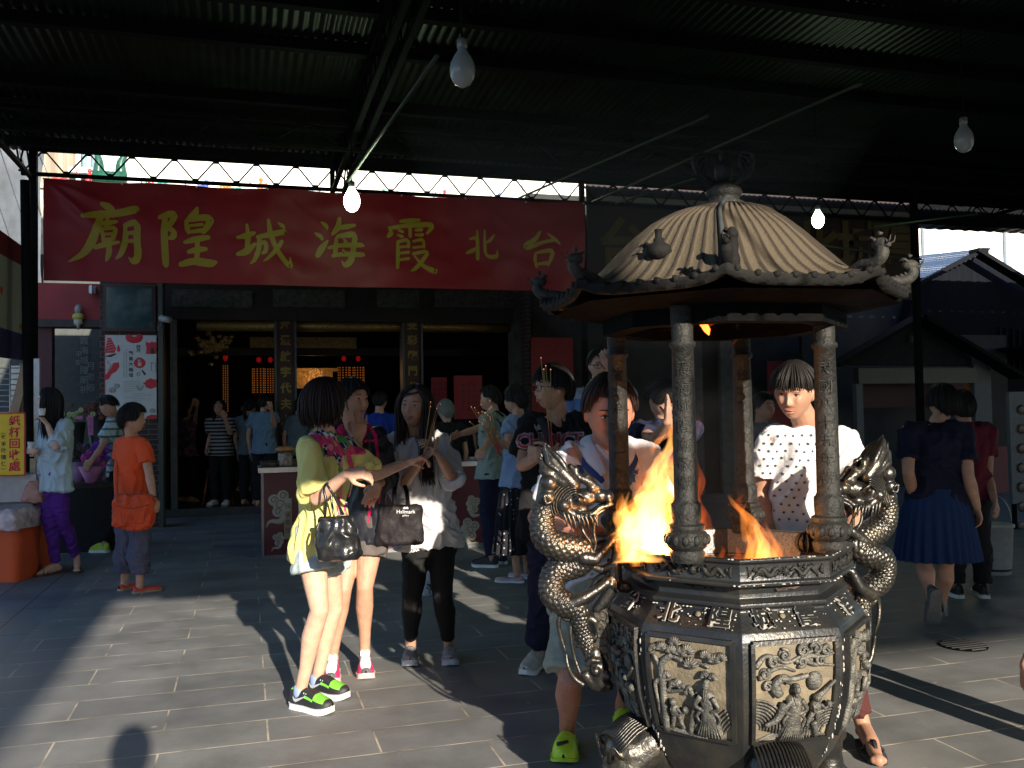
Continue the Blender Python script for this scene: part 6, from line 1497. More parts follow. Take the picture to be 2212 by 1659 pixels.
# ------------------------------------------------ bulbs
GLOW = mat('lit_bulb', (.9, .95, .8), rough=.3, var=0, emit=(.80, 1.0, .62), estr=9)
MILK = mat('milk_glass', (.28, .31, .31), rough=.18, var=.04)
SOCK = mat('lamp_socket', (.25, .26, .25), rough=.4, metal=.4)
def bulb(px, py, d, hpx, lit, label, en=0):
    L = hpx / FPX * d; c = at(px, py, d); t = thing('hanging_bulb', label, 'lamp bulb', c, 'big bare lamp bulbs under the canopy')
    mb = MB(); R = L * .33
    pr = [(.004, -.5), (.16, -.48), (.62, -.40), (.92, -.22), (1.0, -.05), (.92, .12), (.70, .28), (.46, .40), (.36, .47), (.34, .52)]
    mb.lathe([(r * R, z * L) for r, z in pr], c, 20); build(mb, 'glass', GLOW if lit else MILK, t, True)
    mb = MB(); mb.lathe([(R * .36, L * .5), (R * .40, L * .56), (R * .40, L * .72), (R * .25, L * .76)], c, 14); build(mb, 'socket', SOCK, t, True)
    mb = MB(); mb.tube([c + UP * L * .74, c + UP * (zr(c.y) - .05 - c.z)], .006, 5); build(mb, 'cord', STEEL, t)
    if lit:
        l = bpy.data.lights.new('bulb_light', 'POINT'); l.energy = en; l.color = (.72, 1, .6); l.shadow_soft_size = R; o = bpy.data.objects.new('bulb_light', l); COL.objects.link(o); o.parent = t; o.location = (0, 0, -L * .62 - R * 1.2)
bulb(999, 148, 4.3, 86, False, 'large unlit milky bulb hanging high above the three young women')
bulb(760, 432, 8.2, 54, True, 'glowing bulb hanging in front of the red banner', 7)
bulb(1767, 474, 8.6, 40, True, 'greenish glowing bulb beside the burner roof', 4)
bulb(2082, 300, 6.0, 62, False, 'dim unlit bulb hanging near the upper right corner')

# ------------------------------------------------ offering table
TBY = gnd(566, 1209).y
tb = thing('offering_table', 'long maroon offering table with cloud patterns and a steel top behind the young women', 'table', gnd(800, 1200))
xa, xb = gnd(566, 1209).x, atY(1046, 1100, TBY).x
zt = atY(566, 1020, TBY).z
MAR = mat('maroon_panel', (.10, .012, .022), rough=.45, var=.15, vscale=3); CRM = mat('cloud_cream', (.34, .31, .25), rough=.6, var=.1); STN = mat('steel_top', (.42, .42, .44), rough=.28, metal=.8, var=.1)
mb = MB(); mb.box(((xa + xb) / 2, TBY + .3, (zt) / 2), (xb - xa, .6, zt - .02)); build(mb, 'front_panel', MAR, tb)
mb = MB(); mb.box(((xa + xb) / 2, TBY + .28, zt + .02), (xb - xa + .06, .68, .05)); build(mb, 'steel_top', STN, tb)
mb = MB(); mb.box(((xa + xb) / 2, TBY - .005, .02), (xb - xa, .02, .04)); mb.box((xa + .01, TBY - .008, zt / 2), (.025, .02, zt)); build(mb, 'trim', mat('trim_grey', (.2, .2, .2), rough=.4, metal=.4), tb)
def cloud(cx, cz, s, sg=1):
    m = MB()
    for (x, z, r) in ((0, 0, .075), (-.06, .05, .06), (.03, .09, .06), (-.02, -.07, .06), (.07, .02, .05), (.06, -.06, .045)): 
        m.ball((cx + sg * x * s, TBY - .006, cz + z * s), (r * s, .006, r * s), n=18, m=6)
    m.tube([(cx + sg * .05 * s, TBY - .006, cz - .1 * s), (cx + sg * .0 * s, TBY - .006, cz - .17 * s), (cx - sg * .1 * s, TBY - .006, cz - .17 * s), (cx - sg * .14 * s, TBY - .006, cz - .23 * s)], [.035 * s, .03 * s, .018 * s, .004], 8, flat=.2, ref=V((0, 1, 0)), smooth=4)
    o = build(m, 'cloud_pattern', CRM, tb, True); m = MB()
    for (x, z, r) in ((0, 0, .05), (-.06, .05, .038), (.03, .09, .038), (-.02, -.07, .036)):
        m.tube([(cx + sg * (x + r * (1 - t * .6) * math.cos(t * 7)) * s, TBY - .0125, cz + (z + r * (1 - t * .6) * math.sin(t * 7)) * s) for t in [i / 12 for i in range(13)]], .0035 * s, 4)
    build(m, 'cloud_line', MAR, o)
p = atY(605, 1090, TBY); cloud(p.x, p.z, 1.0); p = atY(606, 1165, TBY); cloud(p.x - .02, p.z, .5)
p = atY(1022, 1090, TBY); cloud(p.x, p.z, .7, -1); p = atY(1015, 1145, TBY); cloud(p.x, p.z, .9, -1)
mb = MB(); p = atY(622, 1120, TBY); mb.box((p.x, TBY - .004, p.z), (.08, .008, .42)); o = build(mb, 'name_strip', mat('strip_tan', (.28, .22, .14), rough=.6), tb); t = text_mb(list('民國廟埕'), size=.06, vertical=True, O=V((p.x, TBY - .012, p.z)), line=1.4); build(t, 'strip_text', mat('strip_ink', (.1, .03, .02), rough=.6), o)
# things on the table
R = random.Random(8)
zs = zt + .046
for i, (px, k) in enumerate(((580, 0), (598, 0), (616, 1), (632, 0), (1020, 0), (1034, 0))):
    x = atY(px, 1010, TBY + .2).x; y = TBY + .12 + .1 * (i % 2)
    lab = ['pile of dark packets at the end of the offering table', 'second pile of dark packets on the steel table top', 'glass jar of sweets on the offering table', 'packets beside the jar behind the yellow blouse', 'round tin at the far end of the steel table top', 'second round tin at the table corner by the incense stand'][i]
    if k == 0 and i < 4:
        t = thing('packet_pile', lab, 'packets', (x, y, zs)); 
        for q in range(3): mb = MB(); mb.loft([(V((x + R.uniform(-.02, .02), y, zs + .022 * q)), .08, .05), (V((x, y, zs + .011 + .022 * q)), .088, .056), (V((x, y, zs + .021 + .022 * q)), .08, .05)], V((1, 0, 0)), V((0, 1, 0)), 16, 5); build(mb, 'packet', mat('packet%d' % (q % 2), [(.03, .02, .018), (.09, .05, .03)][q % 2], rough=.3, var=.3), t, True)
    elif k == 1:
        t = thing('jar', lab, 'jar', (x, y, zs)); mb = MB(); mb.lathe([(.07, 0), (.075, .03), (.078, .13), (.06, .16)], (x, y, zs), 18); build(mb, 'glass', mat('jar_glass', (.22, .16, .12), rough=.15, var=.5, vscale=30), t, True); mb = MB(); mb.lathe([(.10, .16), (.11, .18), (.07, .21), (.0, .215)], (x, y, zs), 18); build(mb, 'lid', mat('jar_lid', (.35, .15, .04), rough=.3, var=.3), t, True)
    else:
        t = thing('tin', lab, 'tin', (x, y, zs)); mb = MB(); mb.lathe([(.05, 0), (.052, .03)], (x, y, zs), 16); build(mb, 'side', SOCK, t, True); mb = MB(); mb.lathe([(.054, .03), (.054, .04), (.0, .042)], (x, y, zs), 16); build(mb, 'lid', STN, t, True)

# ------------------------------------------------ left stall
SY = 8.3
st_ = thing('stall', 'food stall with a red edged patterned awning side at the far left edge', 'stall', gnd(10, 1260) * V((1, 1, 0)))
a0 = at(-30, 480, 8.6); a1 = at(70, 552, 9.6); b0 = at(-30, 535, 8.6); b1_ = at(70, 590, 9.6); c0 = at(-30, 700, 8.6); c1 = at(70, 730, 9.6); d0 = at(-30, 768, 8.6); d1 = at(70, 782, 9.6)
def quad(a, b, c, d, m, nm, th=.03, sub=12):
    mb = MB(); n_ = (b - a).cross(d - a).normalized() * th; mb.add([a, b, c, d, a + n_, b + n_, c + n_, d + n_], [(3, 2, 1, 0), (4, 5, 6, 7), (0, 1, 5, 4), (1, 2, 6, 5), (2, 3, 7, 6), (3, 0, 4, 7)]); return build(mb, nm, m, st_)
quad(b0, b1_, a1, a0, mat('awning_red', (.12, .008, .012), rough=.6), 'awning_edge')
quad(c0, c1, b1_, b0, mat('awning_pattern', (.24, .24, .20), rough=.7, col2=(.30, .03, .02), vscale=5, mixlo=.62, mixhi=.66), 'awning_side')
quad(d0, d1, c1, c0, mat('strip_blue', (.025, .02, .07), rough=.6, var=.4), 'lower_strip')
mb = MB()
for k in range(12): z = at(20, 795 + k * 12, 9.5).z; p, q = at(-60, 795 + k * 12, 9.5), at(46, 795 + k * 12, 9.5); mb.tube([p, q], .006, 5)
for x in (-5, 22, 44): p = at(x, 785, 9.5); mb.tube([p, p - UP * .95], .008, 5)
build(mb, 'wire_rack', mat('rack_wire', (.35, .36, .38), rough=.3, metal=.8), st_, True)
WD = mat('raw_wood', (.32, .19, .10), rough=.7, var=.25, vscale=8, stretch=(1, 1, .2))
mb = MB(); mb.bar(at(62, 775, 9.3), at(30, 905, 9.0), .09, .05); mb.bar(at(66, 850, 9.3), at(58, 905, 9.0), .07, .04); build(mb, 'wooden_plank', WD, st_)
mb = MB(); p = at(80, 775, 9.0); mb.box((p.x, p.y, p.z / 2 + .0), (.05, .05, p.z)); p2 = at(72, 1000, 8.8); mb.box((p2.x, p2.y, .55), (.05, .05, 1.1)); build(mb, 'frame_post', mat('alu_post', (.45, .46, .48), rough=.35, metal=.7), st_)
pb2 = thing('paper_sheet', 'bright sunlit sheet seen behind the wire rack', 'sheet', at(30, 890, 11)); mb = MB(); a, b = at(22, 790, 11), at(44, 900, 11); mb.box(((a.x + b.x) / 2, a.y, (a.z + b.z) / 2), (b.x - a.x, .02, a.z - b.z)); build(mb, 'sheet', mat('sheet_cream', (.6, .56, .48)), pb2)
# steel counter with plastic wrap
ct = thing('steel_counter', 'stainless steel counter below the yellow sign', 'counter', gnd(20, 1240))
c_l, c_r = at(-60, 1025, 8.5), at(78, 1025, 8.5); y0 = 8.6; zc = at(40, 1025, 8.5).z
mb = MB(); mb.box(((c_l.x + c_r.x) / 2, c_r.y + .3, zc - .03), (c_r.x - c_l.x, .6, .06)); mb.box(((c_l.x + c_r.x) / 2, c_r.y + .04, zc - .15), (c_r.x - c_l.x, .05, .2)); build(mb, 'top', STN, ct)
mb = MB(); mb.box(((c_l.x + c_r.x) / 2, c_r.y + .35, (zc - .1) / 2), (c_r.x - c_l.x - .1, .5, zc - .1)); build(mb, 'cabinet', mat('cabinet_steel', (.2, .21, .22), rough=.4, metal=.6), ct)
ys = thing('yellow_sign', 'yellow sign with red Chinese characters standing on the steel counter', 'sign', at(28, 1025, 8.4))
sy0, sy1 = at(-14, 893, 8.4), at(54, 1026, 8.4); sx = (sy0.x + sy1.x) / 2; sz = (sy0.z + sy1.z) / 2; YS = sy1.y
mb = MB(); mb.box((sx, YS, sz), (sy1.x - sy0.x, .02, sy0.z - sy1.z)); bo_ = build(mb, 'board', mat('sign_yellow', (.80, .52, .02), rough=.5, var=.04), ys)
mb = MB(); 
for (u, w, h, v) in ((0, sy1.x - sy0.x + .01, .012, 1), (0, sy1.x - sy0.x + .01, .012, -1)): mb.box((sx, YS - .004, sz + v * (sy0.z - sy1.z) / 2), (w, .03, h))
mb.box((sy1.x, YS - .004, sz), (.012, .03, sy0.z - sy1.z)); build(mb, 'red_border', mat('sign_red', (.55, .05, .02)), bo_)
SRED = mat('sign_char_red', (.62, .01, .03), rough=.5, var=0)
p = at(33, 958, 8.4); t = text_mb(list('纸杯回收處'), size=.10, offset=.0022, vertical=True, O=V((p.x, YS - .013, sz)), line=1.04); build(t, 'characters', SRED, bo_)
p = at(11, 975, 8.4); t = text_mb(list('舉手做環保'), size=.045, offset=.001, vertical=True, O=V((p.x, YS - .013, sz - .06)), line=1.35); t2 = text_mb('(', size=.05, mb=t, O=V((p.x, YS - .013, sz + .10)), U=V((0, 0, -1)), Vv=V((1, 0, 0))); text_mb(')', size=.05, mb=t, O=V((p.x, YS - .013, sz - .225)), U=V((0, 0, -1)), Vv=V((1, 0, 0))); build(t, 'small_characters', mat('sign_ink', (.02, .05, .03), rough=.5, var=0), bo_)
# orange bins
ORG = mat('orange_plastic', (.75, .10, .025), rough=.4, var=.12, vscale=3); BAG = mat('clear_bag', (.55, .42, .42), rough=.25, var=.4, vscale=14, bump=.9, bscale=18)
for i, (x, d, lab) in enumerate(((16, 8.25, 'nearest square orange plastic bin lined with a clear bag'), (54, 8.6, 'middle orange plastic bin between two others'), (84, 8.95, 'orange plastic bin just behind the legs in purple trousers'))):
    g = gnd(x, 1250 - i * 12); t = thing('plastic_bin', lab, 'bin', g, 'orange bins under the yellow sign'); h = .62; w = .24 if i == 0 else .13
    mb = MB(); mb.loft([(g, w * .85, .2), (g + UP * h * .95, w, .24), (g + UP * h * .95, w + .02, .26), (g + UP * h, w + .02, .26)], CR, CF, 28, 6); build(mb, 'tub', ORG, t, True)
    autosmooth(t.children[0], 40)
    bg = MB(); R = random.Random(i); n = 40; vs = []
    for r_, z_ in ((w * .9, h + .03), (w + .03, h + .05), (w + .045, h - .02), (w + .04, h - .14)):
        for j in range(n):
            a = 2 * PI * j / n; kx = (abs(math.cos(a)) ** .4) * math.copysign(1, math.cos(a)); ky = (abs(math.sin(a)) ** .4) * math.copysign(1, math.sin(a)); f = 1 + .06 * nz(j * .9, z_ * 30, i); vs.append(g + CR * (kx * r_ * f) + CF * (ky * (r_ + .04) * f) + UP * (z_ + .03 * nz(j * .7, i, z_ * 9)))
    bg.add(vs, [(i_ * n + j, i_ * n + (j + 1) % n, (i_ + 1) * n + (j + 1) % n, (i_ + 1) * n + j) for i_ in range(3) for j in range(n)] + [tuple(range(n - 1, -1, -1))]); build(bg, 'bag', BAG, t, True)
# red bin by the flowers
g = gnd(205, 1180); t = thing('plastic_bin', 'dark red bin on the floor behind the person in orange', 'bin', g); mb = MB(); mb.loft([(g, .17, .15), (g + UP * .52, .22, .18), (g + UP * .52, .24, .2), (g + UP * .56, .24, .2)], CR, CF, 24, 5); build(mb, 'tub', mat('red_plastic', (.20, .015, .015), rough=.45), t, True)
# flower table
ft_ = thing('flower_table', 'dark low table with offerings behind the woman in purple trousers', 'table', gnd(190, 1175) * V((1, 1, 0)))
g = at(185, 1050, 10.3); mb = MB(); mb.box((g.x, g.y, .74), (1.1, .6, .05)); build(mb, 'top', WOOD, ft_); mb = MB(); mb.box((g.x, g.y - .27, .36), (1.1, .03, .7)); build(mb, 'cloth', mat('black_cloth', (.012, .012, .014), rough=.9), ft_)
pk = mat('paper_pink', (.48, .16, .40), rough=.6, var=.1); pp_ = mat('flower_purple', (.20, .03, .45), rough=.6, var=.4, vscale=60); GRN = mat('leaf_green', (.035, .10, .02), rough=.6, var=.4); 
def bouquet(px, py, d, lab, mats, n=40, sp=.13, seed=0):
    c = at(px, py, d); z0 = .77; t = thing('bouquet', lab, 'flowers', V((c.x, c.y, z0))); R = random.Random(seed)
    mb = MB(); mb.lathe([(.03, 0), (.05, .01), (.13, max(.1, c.z - z0 - .04))], V((c.x, c.y, z0)), 14); build(mb, 'paper_wrap', mats[0], t, True)
    fl = MB(); lf = MB()
    for i in range(n):
        q = c + V((R.gauss(0, sp * .6), R.gauss(0, sp * .5), R.uniform(-.05, .14))); 
        for k in range(6): a = k * PI / 3 + i; fl.ball(q + V((math.cos(a) * .018, -.01, math.sin(a) * .018)), (.015, .007, .015), n=6, m=4)
        if i % 2: 
            e = q + V((R.uniform(-.08, .08), 0, R.uniform(-.02, .12))); lf.tube([q - UP * .08, (q + e) / 2, e], [.003, .014, .002], 4, flat=.3)
    build(fl, 'blossoms', mats[1], t, True); build(lf, 'leaves', GRN, t, True)
bouquet(208, 985, 10.2, 'purple bouquet beside the man bending over the table', (mat('wrap_mauve', (.16, .08, .15)), pp_), 40, .1, 1)
bouquet(196, 1000, 10.0, 'magenta bouquet in front of the purple one', (pk, mat('flower_magenta', (.42, .05, .30), rough=.6, var=.4, vscale=50)), 26, .09, 2)
bouquet(172, 990, 10.1, 'bouquet in lilac paper behind the blouse sleeve', (mat('wrap_lilac', (.26, .14, .28), rough=.5), mat('flower_dark', (.04, .03, .03))), 18, .08, 3)
bouquet(160, 905, 10.8, 'tall lily arrangement under the hanging red panel', (WOOD, mat('lily', (.30, .34, .14), rough=.6, var=.3)), 14, .2, 4)
bouquet(212, 895, 11.0, 'brownish orange arrangement left of the poster', (WOOD, mat('flower_rust', (.12, .04, .03), rough=.7, var=.5)), 40, .15, 5)
for (px0, px1, py0, py1, lab, txt) in ((190, 201, 897, 940, 'upright pink card with a column of writing', '月下老人'), (165, 178, 898, 906, 'short pink card at the left of the offerings', None)):
    a, b = at(px0, py0, 9.95), at(px1, py1, 9.95); t = thing('pink_card', lab, 'card', V(((a.x + b.x) / 2, a.y, b.z))); mb = MB(); mb.box(((a.x + b.x) / 2, a.y, (a.z + b.z) / 2), (b.x - a.x, .01, a.z - b.z)); o = build(mb, 'card', pk, t)
    if txt: w = text_mb(list(txt), size=.04, vertical=True, O=V(((a.x + b.x) / 2, a.y - .008, (a.z + b.z) / 2))); build(w, 'card_text', mat('card_ink', (.2, .02, .12)), o)
# leafy plant behind the yellow sign
c = at(72, 950, 9.3); t = thing('potted_plant', 'green leafy plant between the sign and the woman drinking', 'plant', V((c.x, c.y, .9))); mb = MB(); R = random.Random(6)
for i in range(46):
    a = R.uniform(0, 2 * PI); l = R.uniform(.12, .3); q = V((c.x, c.y, .95)); e = q + V((math.cos(a) * l * .7, math.sin(a) * l * .5, R.uniform(.05, .5))); mb.tube([q, q.lerp(e, .6) + UP * .05, e], [.004, .022, .002], 5, flat=.25, smooth=2)
build(mb, 'leaves', mat('leaf_bright', (.05, .22, .03), rough=.5, var=.3), t, True); mb = MB(); mb.lathe([(.08, 0), (.11, .2)], V((c.x, c.y, .78)), 14); build(mb, 'pot', WOOD, t, True)
# red stool in the hall
g = V((at(474, 1060, 14.9).x, 14.9, .12)); t = thing('stool', 'red metal legged stool on the hall floor behind the striped shirt', 'stool', g); 
mb = MB(); mb.loft([(g + UP * .5, .17, .17), (g + UP * .53, .17, .17)], V((1, 0, 0)), V((0, 1, 0)), 20, 4); build(mb, 'seat', mat('stool_red', (.35, .03, .02), rough=.4), t)
for sx in (-1, 1):
    for sy in (-1, 1): mb = MB(); mb.tube([g + V((sx * .14, sy * .14, .5)), g + V((sx * .22, sy * .2, 0))], .012, 8); build(mb, 'leg', mat('stool_leg', (.45, .10, .07), rough=.3, metal=.5), t, True)
# drain grate and white bag
g = gnd(1700 + 90, 1400) ; g = gnd(2080, 1395); t = thing('drain_grate', 'round iron drain grate set in the paving at right', 'drain', g); mb = MB(); mb.lathe([(.14, 0), (.14, .004), (.0, .004)], g, 24); build(mb, 'ring', STEEL, t)
mb = MB()
for k in range(7): w = math.sqrt(max(0, .13 ** 2 - (.04 * (k - 3)) ** 2)); mb.box(g + V((0, .04 * (k - 3), .009)), (2 * w, .016, .006))
build(mb, 'bars', mat('grate_iron', (.05, .05, .05), rough=.8), t)
g = gnd(928, 1283); t = thing('carrier_bag', 'grey and white carrier bag standing on the paving behind black leggings', 'bag', g)
me = MB(); me.loft([(g, .09, .07), (g + UP * .08, .10, .08), (g + UP * .2, .07, .06), (g + UP * .27, .04, .03), (g + UP * .33, .022, .015)], CR, CF, 20, 3); put(remesh(me, .008, 2, cloth_disp(.012, (14, 14, 10))), 'bag', mat('bag_grey', (.30, .33, .36), rough=.4, col2=(.55, .56, .58), vscale=12), t)
mb = MB(); mb.box(g + UP * .07 - CF * .085, (.08, .01, .05), (CR, CF, UP)); build(mb, 'black_print', PB, t)
# bucket
BKD = 6.6; g = gnd(2150, 1238); t = thing('bucket', 'white plastic bucket carried behind the woman in the blue skirt', 'bucket', g)
bw = .5 * 78 / FPX * (g - CAM).dot(FWD)
zt_ = g.z + .30
mb = MB(); mb.lathe([(bw * .80, .0), (bw * .86, .10), (bw * .98, .40), (bw * 1.05, .405), (bw * 1.05, .425), (bw * .96, .43), (bw * .80, .06), (.0, .05)], g, 28, caps=False); build(mb, 'tub', mat('bucket_white', (.38, .38, .36), rough=.5), t, True)
mb = MB(); mb.tube([g + CR * (bw * math.cos(a)) + UP * (.42 + .26 * math.sin(a)) for a in [PI * i / 16 for i in range(17)]], .006, 6); build(mb, 'handle', SOCK, t, True)
mb = MB(); mb.lathe([(bw * .82, .03), (bw * .845, .05)], g, 28, caps=False); build(mb, 'dark_band', PB, t, True)
BUCKET_TOP = g + UP * .68
# ------------------------------------------------ the worshippers
def M_(n, c, **k): return mat('cloth_' + n, c, **{**dict(rough=.85, var=.08, vscale=10, spec=.2, bump=.35, bscale=55), **k})
WHITE_S = mat('shoe_white', (.75, .74, .72), rough=.5, var=.04); BLACK_S = mat('shoe_black', (.015, .015, .017), rough=.6, var=.1); 
def Jd(F, hF, hup=UP, **k):
    J = {n: (at(*v) if not isinstance(v, Vector) else v) for n, v in k.items()}
    J['F'] = V(F).normalized(); J['hF'] = V(hF).normalized(); J['hup'] = V(hup).normalized(); return J
def ground_leg(J):
    for n in 'LR':
        J['an' + n].z = max(J['an' + n].z, .075); t = J['toe' + n]; t.z = .0
def person(label, J, z0=0.0, group=None):
    b = (J['anL'] + J['anR']) / 2
    return thing('person', label, 'person', V((b.x, b.y, z0)), group)
def sticks(label, base, tip, n=3, spread=.05, L=None, col=(.35, .22, .08), seed=0, rad=.0014, red=.3):
    base, tip = V(base), V(tip); t = thing('incense_sticks', label, 'incense', base); R = random.Random(seed); mb = MB(); m2 = MB(); m3 = MB()
    for i in range(n):
        o = V((R.uniform(-1, 1), R.uniform(-1, 1), R.uniform(-1, 1))) * .006; e = tip + V((R.uniform(-1, 1), R.uniform(-.6, .6), R.uniform(-1, 1))) * spread; s = base + o; q = s.lerp(e, red)
        mb.tube([q, e], rad * 1.25, 5); m2.tube([s, q], rad, 5); m3.ball(e, rad * 1.8, n=6, m=4)
    o = build(mb, 'sticks', mat('incense_tan', col, rough=.9, var=.2), t, True); build(m2, 'red_ends', mat('incense_red', (.5, .03, .03), rough=.7), t, True); build(m3, 'tips', mat('incense_tip', (.7, .5, .4), rough=.8, emit=(1, .3, .1), estr=.5), o, True)
    return t
def bag(label, cat, name, st, m, side, fw, strap=None, sm_=None, sr=.008, flat=.35, n=28, power=3, amp=.006, voxel=.005, group=None):
    c = V(st[0][0]); t = thing(name, label, cat, c)
    mb = MB(); mb.loft(st, side, fw, n, power); put(remesh(mb, voxel, 3, cloth_disp(amp, (12, 12, 9), 5)), 'pouch', m, t)
    for s in (strap or []):
        q = MB(); q.tube(s, sr, 8, flat=flat, ref=fw, smooth=5); build(q, 'strap', sm_ or m, t, True)
    return t

# 1 yellow blouse
J = Jd(CR * .83 - CF * .55, CR * .88 + CF * .40, UP + CR * .06, head=(702, 873, 4.60), neck=(703, 932, 4.60), shL=(752, 962, 4.74), shR=(668, 968, 4.44),
       elR=(684, 1078, 4.33), wrR=(748, 1024, 4.22), elL=(800, 1030, 4.72), wrL=(878, 1000, 4.92), hipR=(672, 1188, 4.50), hipL=(705, 1184, 4.66),
       knR=(690, 1318, 4.44), anR=(649, 1492, 4.54), knL=(722, 1312, 4.72), anL=(684, 1470, 4.76), toeR=(712, 1530, 4.44), toeL=(752, 1490, 4.66))
ground_leg(J)
p1 = person('woman in a lemon yellow blouse and denim shorts stretching her arm towards her friend', J)
body(p1, J, SK1, .93, feet=False, hands=dict(R=dict(d=CR * .95 + UP * .08 - CF * .1, pn=-UP * .7 - CR * .1 + CF * .6, curl=(.5, .6, .65, .7), th=-1, thc=1.0), L=dict(d=CR * .9 + UP * .30 + CF * .2, pn=-CF * .2 - UP * .9, curl=(.5, .55, .6, .6), thc=.9, th=1)), face=False)
ax = frame_of(J['hF'], J['hup']); hair(p1, J['head'], ax, 'bob', HAIRB, 1.06, 420, 3)
glasses(p1, J['head'], ax, 1.0); g = MB(); c = J['head']; X, Y, Z = ax
g.tube([c - X * .086 + Y * .04 + Z * .012, c - X * .078 + Y * .085 + Z * .010], .006, 8, flat=.5); build(g, 'glasses_arm', MATS['frame_black'], p1, True)
mouth = MB(); mouth.ball(c + Y * .088 - Z * .06, (.018, .006, .006), ax); build(mouth, 'lips', LIPM, p1, True)
YB_ = M_('lemon', (.66, .58, .20), var=.05)
FLO = M_('floral', (.6, .6, .6)); N, L, b = nodes(FLO)
tc = N.new('ShaderNodeTexCoord'); wv = N.new('ShaderNodeTexChecker'); wv.inputs['Scale'].default_value = 26; mp = N.new('ShaderNodeMapping'); mp.inputs['Rotation'].default_value = (.3, .5, .6); L.new(tc.outputs['Object'], mp.inputs[0]); L.new(mp.outputs[0], wv.inputs['Vector']); wv.inputs['Color1'].default_value = (.55, .55, .58, 1); wv.inputs['Color2'].default_value = (.02, .02, .08, 1)
vo = N.new('ShaderNodeTexVoronoi'); vo.inputs['Scale'].default_value = 17; L.new(tc.outputs['Object'], vo.inputs['Vector']); cr = N.new('ShaderNodeValToRGB'); cr.color_ramp.interpolation = 'CONSTANT'; e = cr.color_ramp.elements; e[0].color = (.62, .06, .16, 1); e[1].position = .35; e[1].color = (.10, .28, .06, 1); x = e.new(.5); x.color = (.75, .28, .32, 1); x = e.new(.62); x.color = (0, 0, 0, 1)
sp = N.new('ShaderNodeSeparateColor'); L.new(vo.outputs['Color'], sp.inputs[0]); L.new(sp.outputs[0], cr.inputs[0]); lt = N.new('ShaderNodeMath'); lt.operation = 'LESS_THAN'; lt.inputs[1].default_value = .62; L.new(sp.outputs[0], lt.inputs[0])
mx = N.new('ShaderNodeMix'); mx.data_type = 'RGBA'; L.new(lt.outputs[0], mx.inputs[0]); L.new(wv.outputs['Color'], mx.inputs[6]); L.new(cr.outputs[0], mx.inputs[7]); L.new(mx.outputs[2], b.inputs['Base Color'])
o = top(p1, J, [YB_, FLO], 'blouse', .93, .018, {'L': .92, 'R': .95}, .014, .04, .008, amp=.009, seed=1, f=(9, 9, 4), cuff=.05, collar=YB_)
S = (J['shL'] + J['shR']) / 2; lf = (J['shL'] - J['shR']).normalized(); F = J['F']; off = wloc(o)
for p in o.data.polygons:
    q = p.center + off - S; l = q.dot(lf); f_ = q.dot(F); z = q.z
    if (z > -.045 and abs(l) < .17) or (f_ > .03 and .018 < abs(l - .0) < .068 and abs(l) < .2 and z > -.60) or (f_ < -.055 and z > -.26 and abs(l) < .2 and abs(l) > .0): p.material_index = 1
# longer shirt tail at the back
bt = MB(); P0 = (J['hipL'] + J['hipR']) / 2
bt.loft([(P0 - UP * .09 - F * .05, .11, .06), (P0 - UP * .02 - F * .03, .15, .105), (P0 + UP * .1, .14, .11)], lf, F, 28); put(remesh(bt, .006, 3, cloth_disp(.009, (9, 9, 3), 4)), 'shirt_tail', YB_, p1)
bottoms(p1, J, M_('light_denim', (.36, .42, .43), var=.25, vscale=24, bump=.3, bscale=300), 'shorts', .34, .96, .014, hem=.018, cuff=.035, amp=.004)
GR, BK, WHS = mat('shoe_green', (.16, .50, .04), rough=.7, var=.1, vscale=60), BLACK_S, WHITE_S
def nikefn(t, h, j):
    if t > .86: return 0
    if .62 < t <= .86: return 1 if h > .16 else 0
    if t < .22: return 1 if h > .30 else 0
    if .22 <= t < .34: return 1 if h > .38 else 0
    return 1 if (.40 < t < .62 and h < .16 and h > .08) else 0
def laces(o, hl, hd, sd, n=6, col=WHS, L=.262, t0=.42, t1=.66, w=.028, h0=.098, h1=.078):
    mb = MB()
    for i in range(n):
        t = t0 + (t1 - t0) * i / (n - 1); z = h0 + (h1 - h0) * i / (n - 1); a = hl + hd * (t * L) + UP * z
        mb.tube([a - sd * w - UP * .014, a + UP * .006 + hd * .004, a + sd * w - UP * .014 + hd * .016], .0028, 5, smooth=3); mb.tube([a + sd * w - UP * .014, a + UP * .008, a - sd * w - UP * .014 + hd * .016], .0028, 5, smooth=3)
    build(mb, 'laces', col, o, True)
SIL = mat('silver_mark', (.62, .64, .68), rough=.3, metal=.5, var=0)
for n in 'RL':
    r = shoe(p1, J['an' + n], J['toe' + n], (WHS, BK, nikefn, [BK, GR]), 'sneaker', L=.27); laces(*r)
    o, hl, hd, sd = r
    for sg in (-1, 1):      # curved check mark on the flank
        sw = [(.15, .060), (.17, .047), (.22, .040), (.29, .048), (.40, .066), (.48, .080), (.38, .070), (.28, .060), (.22, .056), (.18, .060), (.155, .070)]
        d2 = MB(); d2.add([hl + hd * (a * .27 * 1.02) + UP * (b * .98) + sd * (sg * .08) for a, b in sw], [tuple(range(len(sw)))]); 
        w = wrap(d2, [bvh_of(o)], sd * sg, .002, .008, .12); build(w, 'logo', SIL, o)
    mb = MB(); cc = J['an' + n]; mb.caps(cc - UP * .01, cc + UP * .012, .036, .034, 14); build(mb, 'sock', mat('sock_blue', (.25, .32, .55)), p1, True)
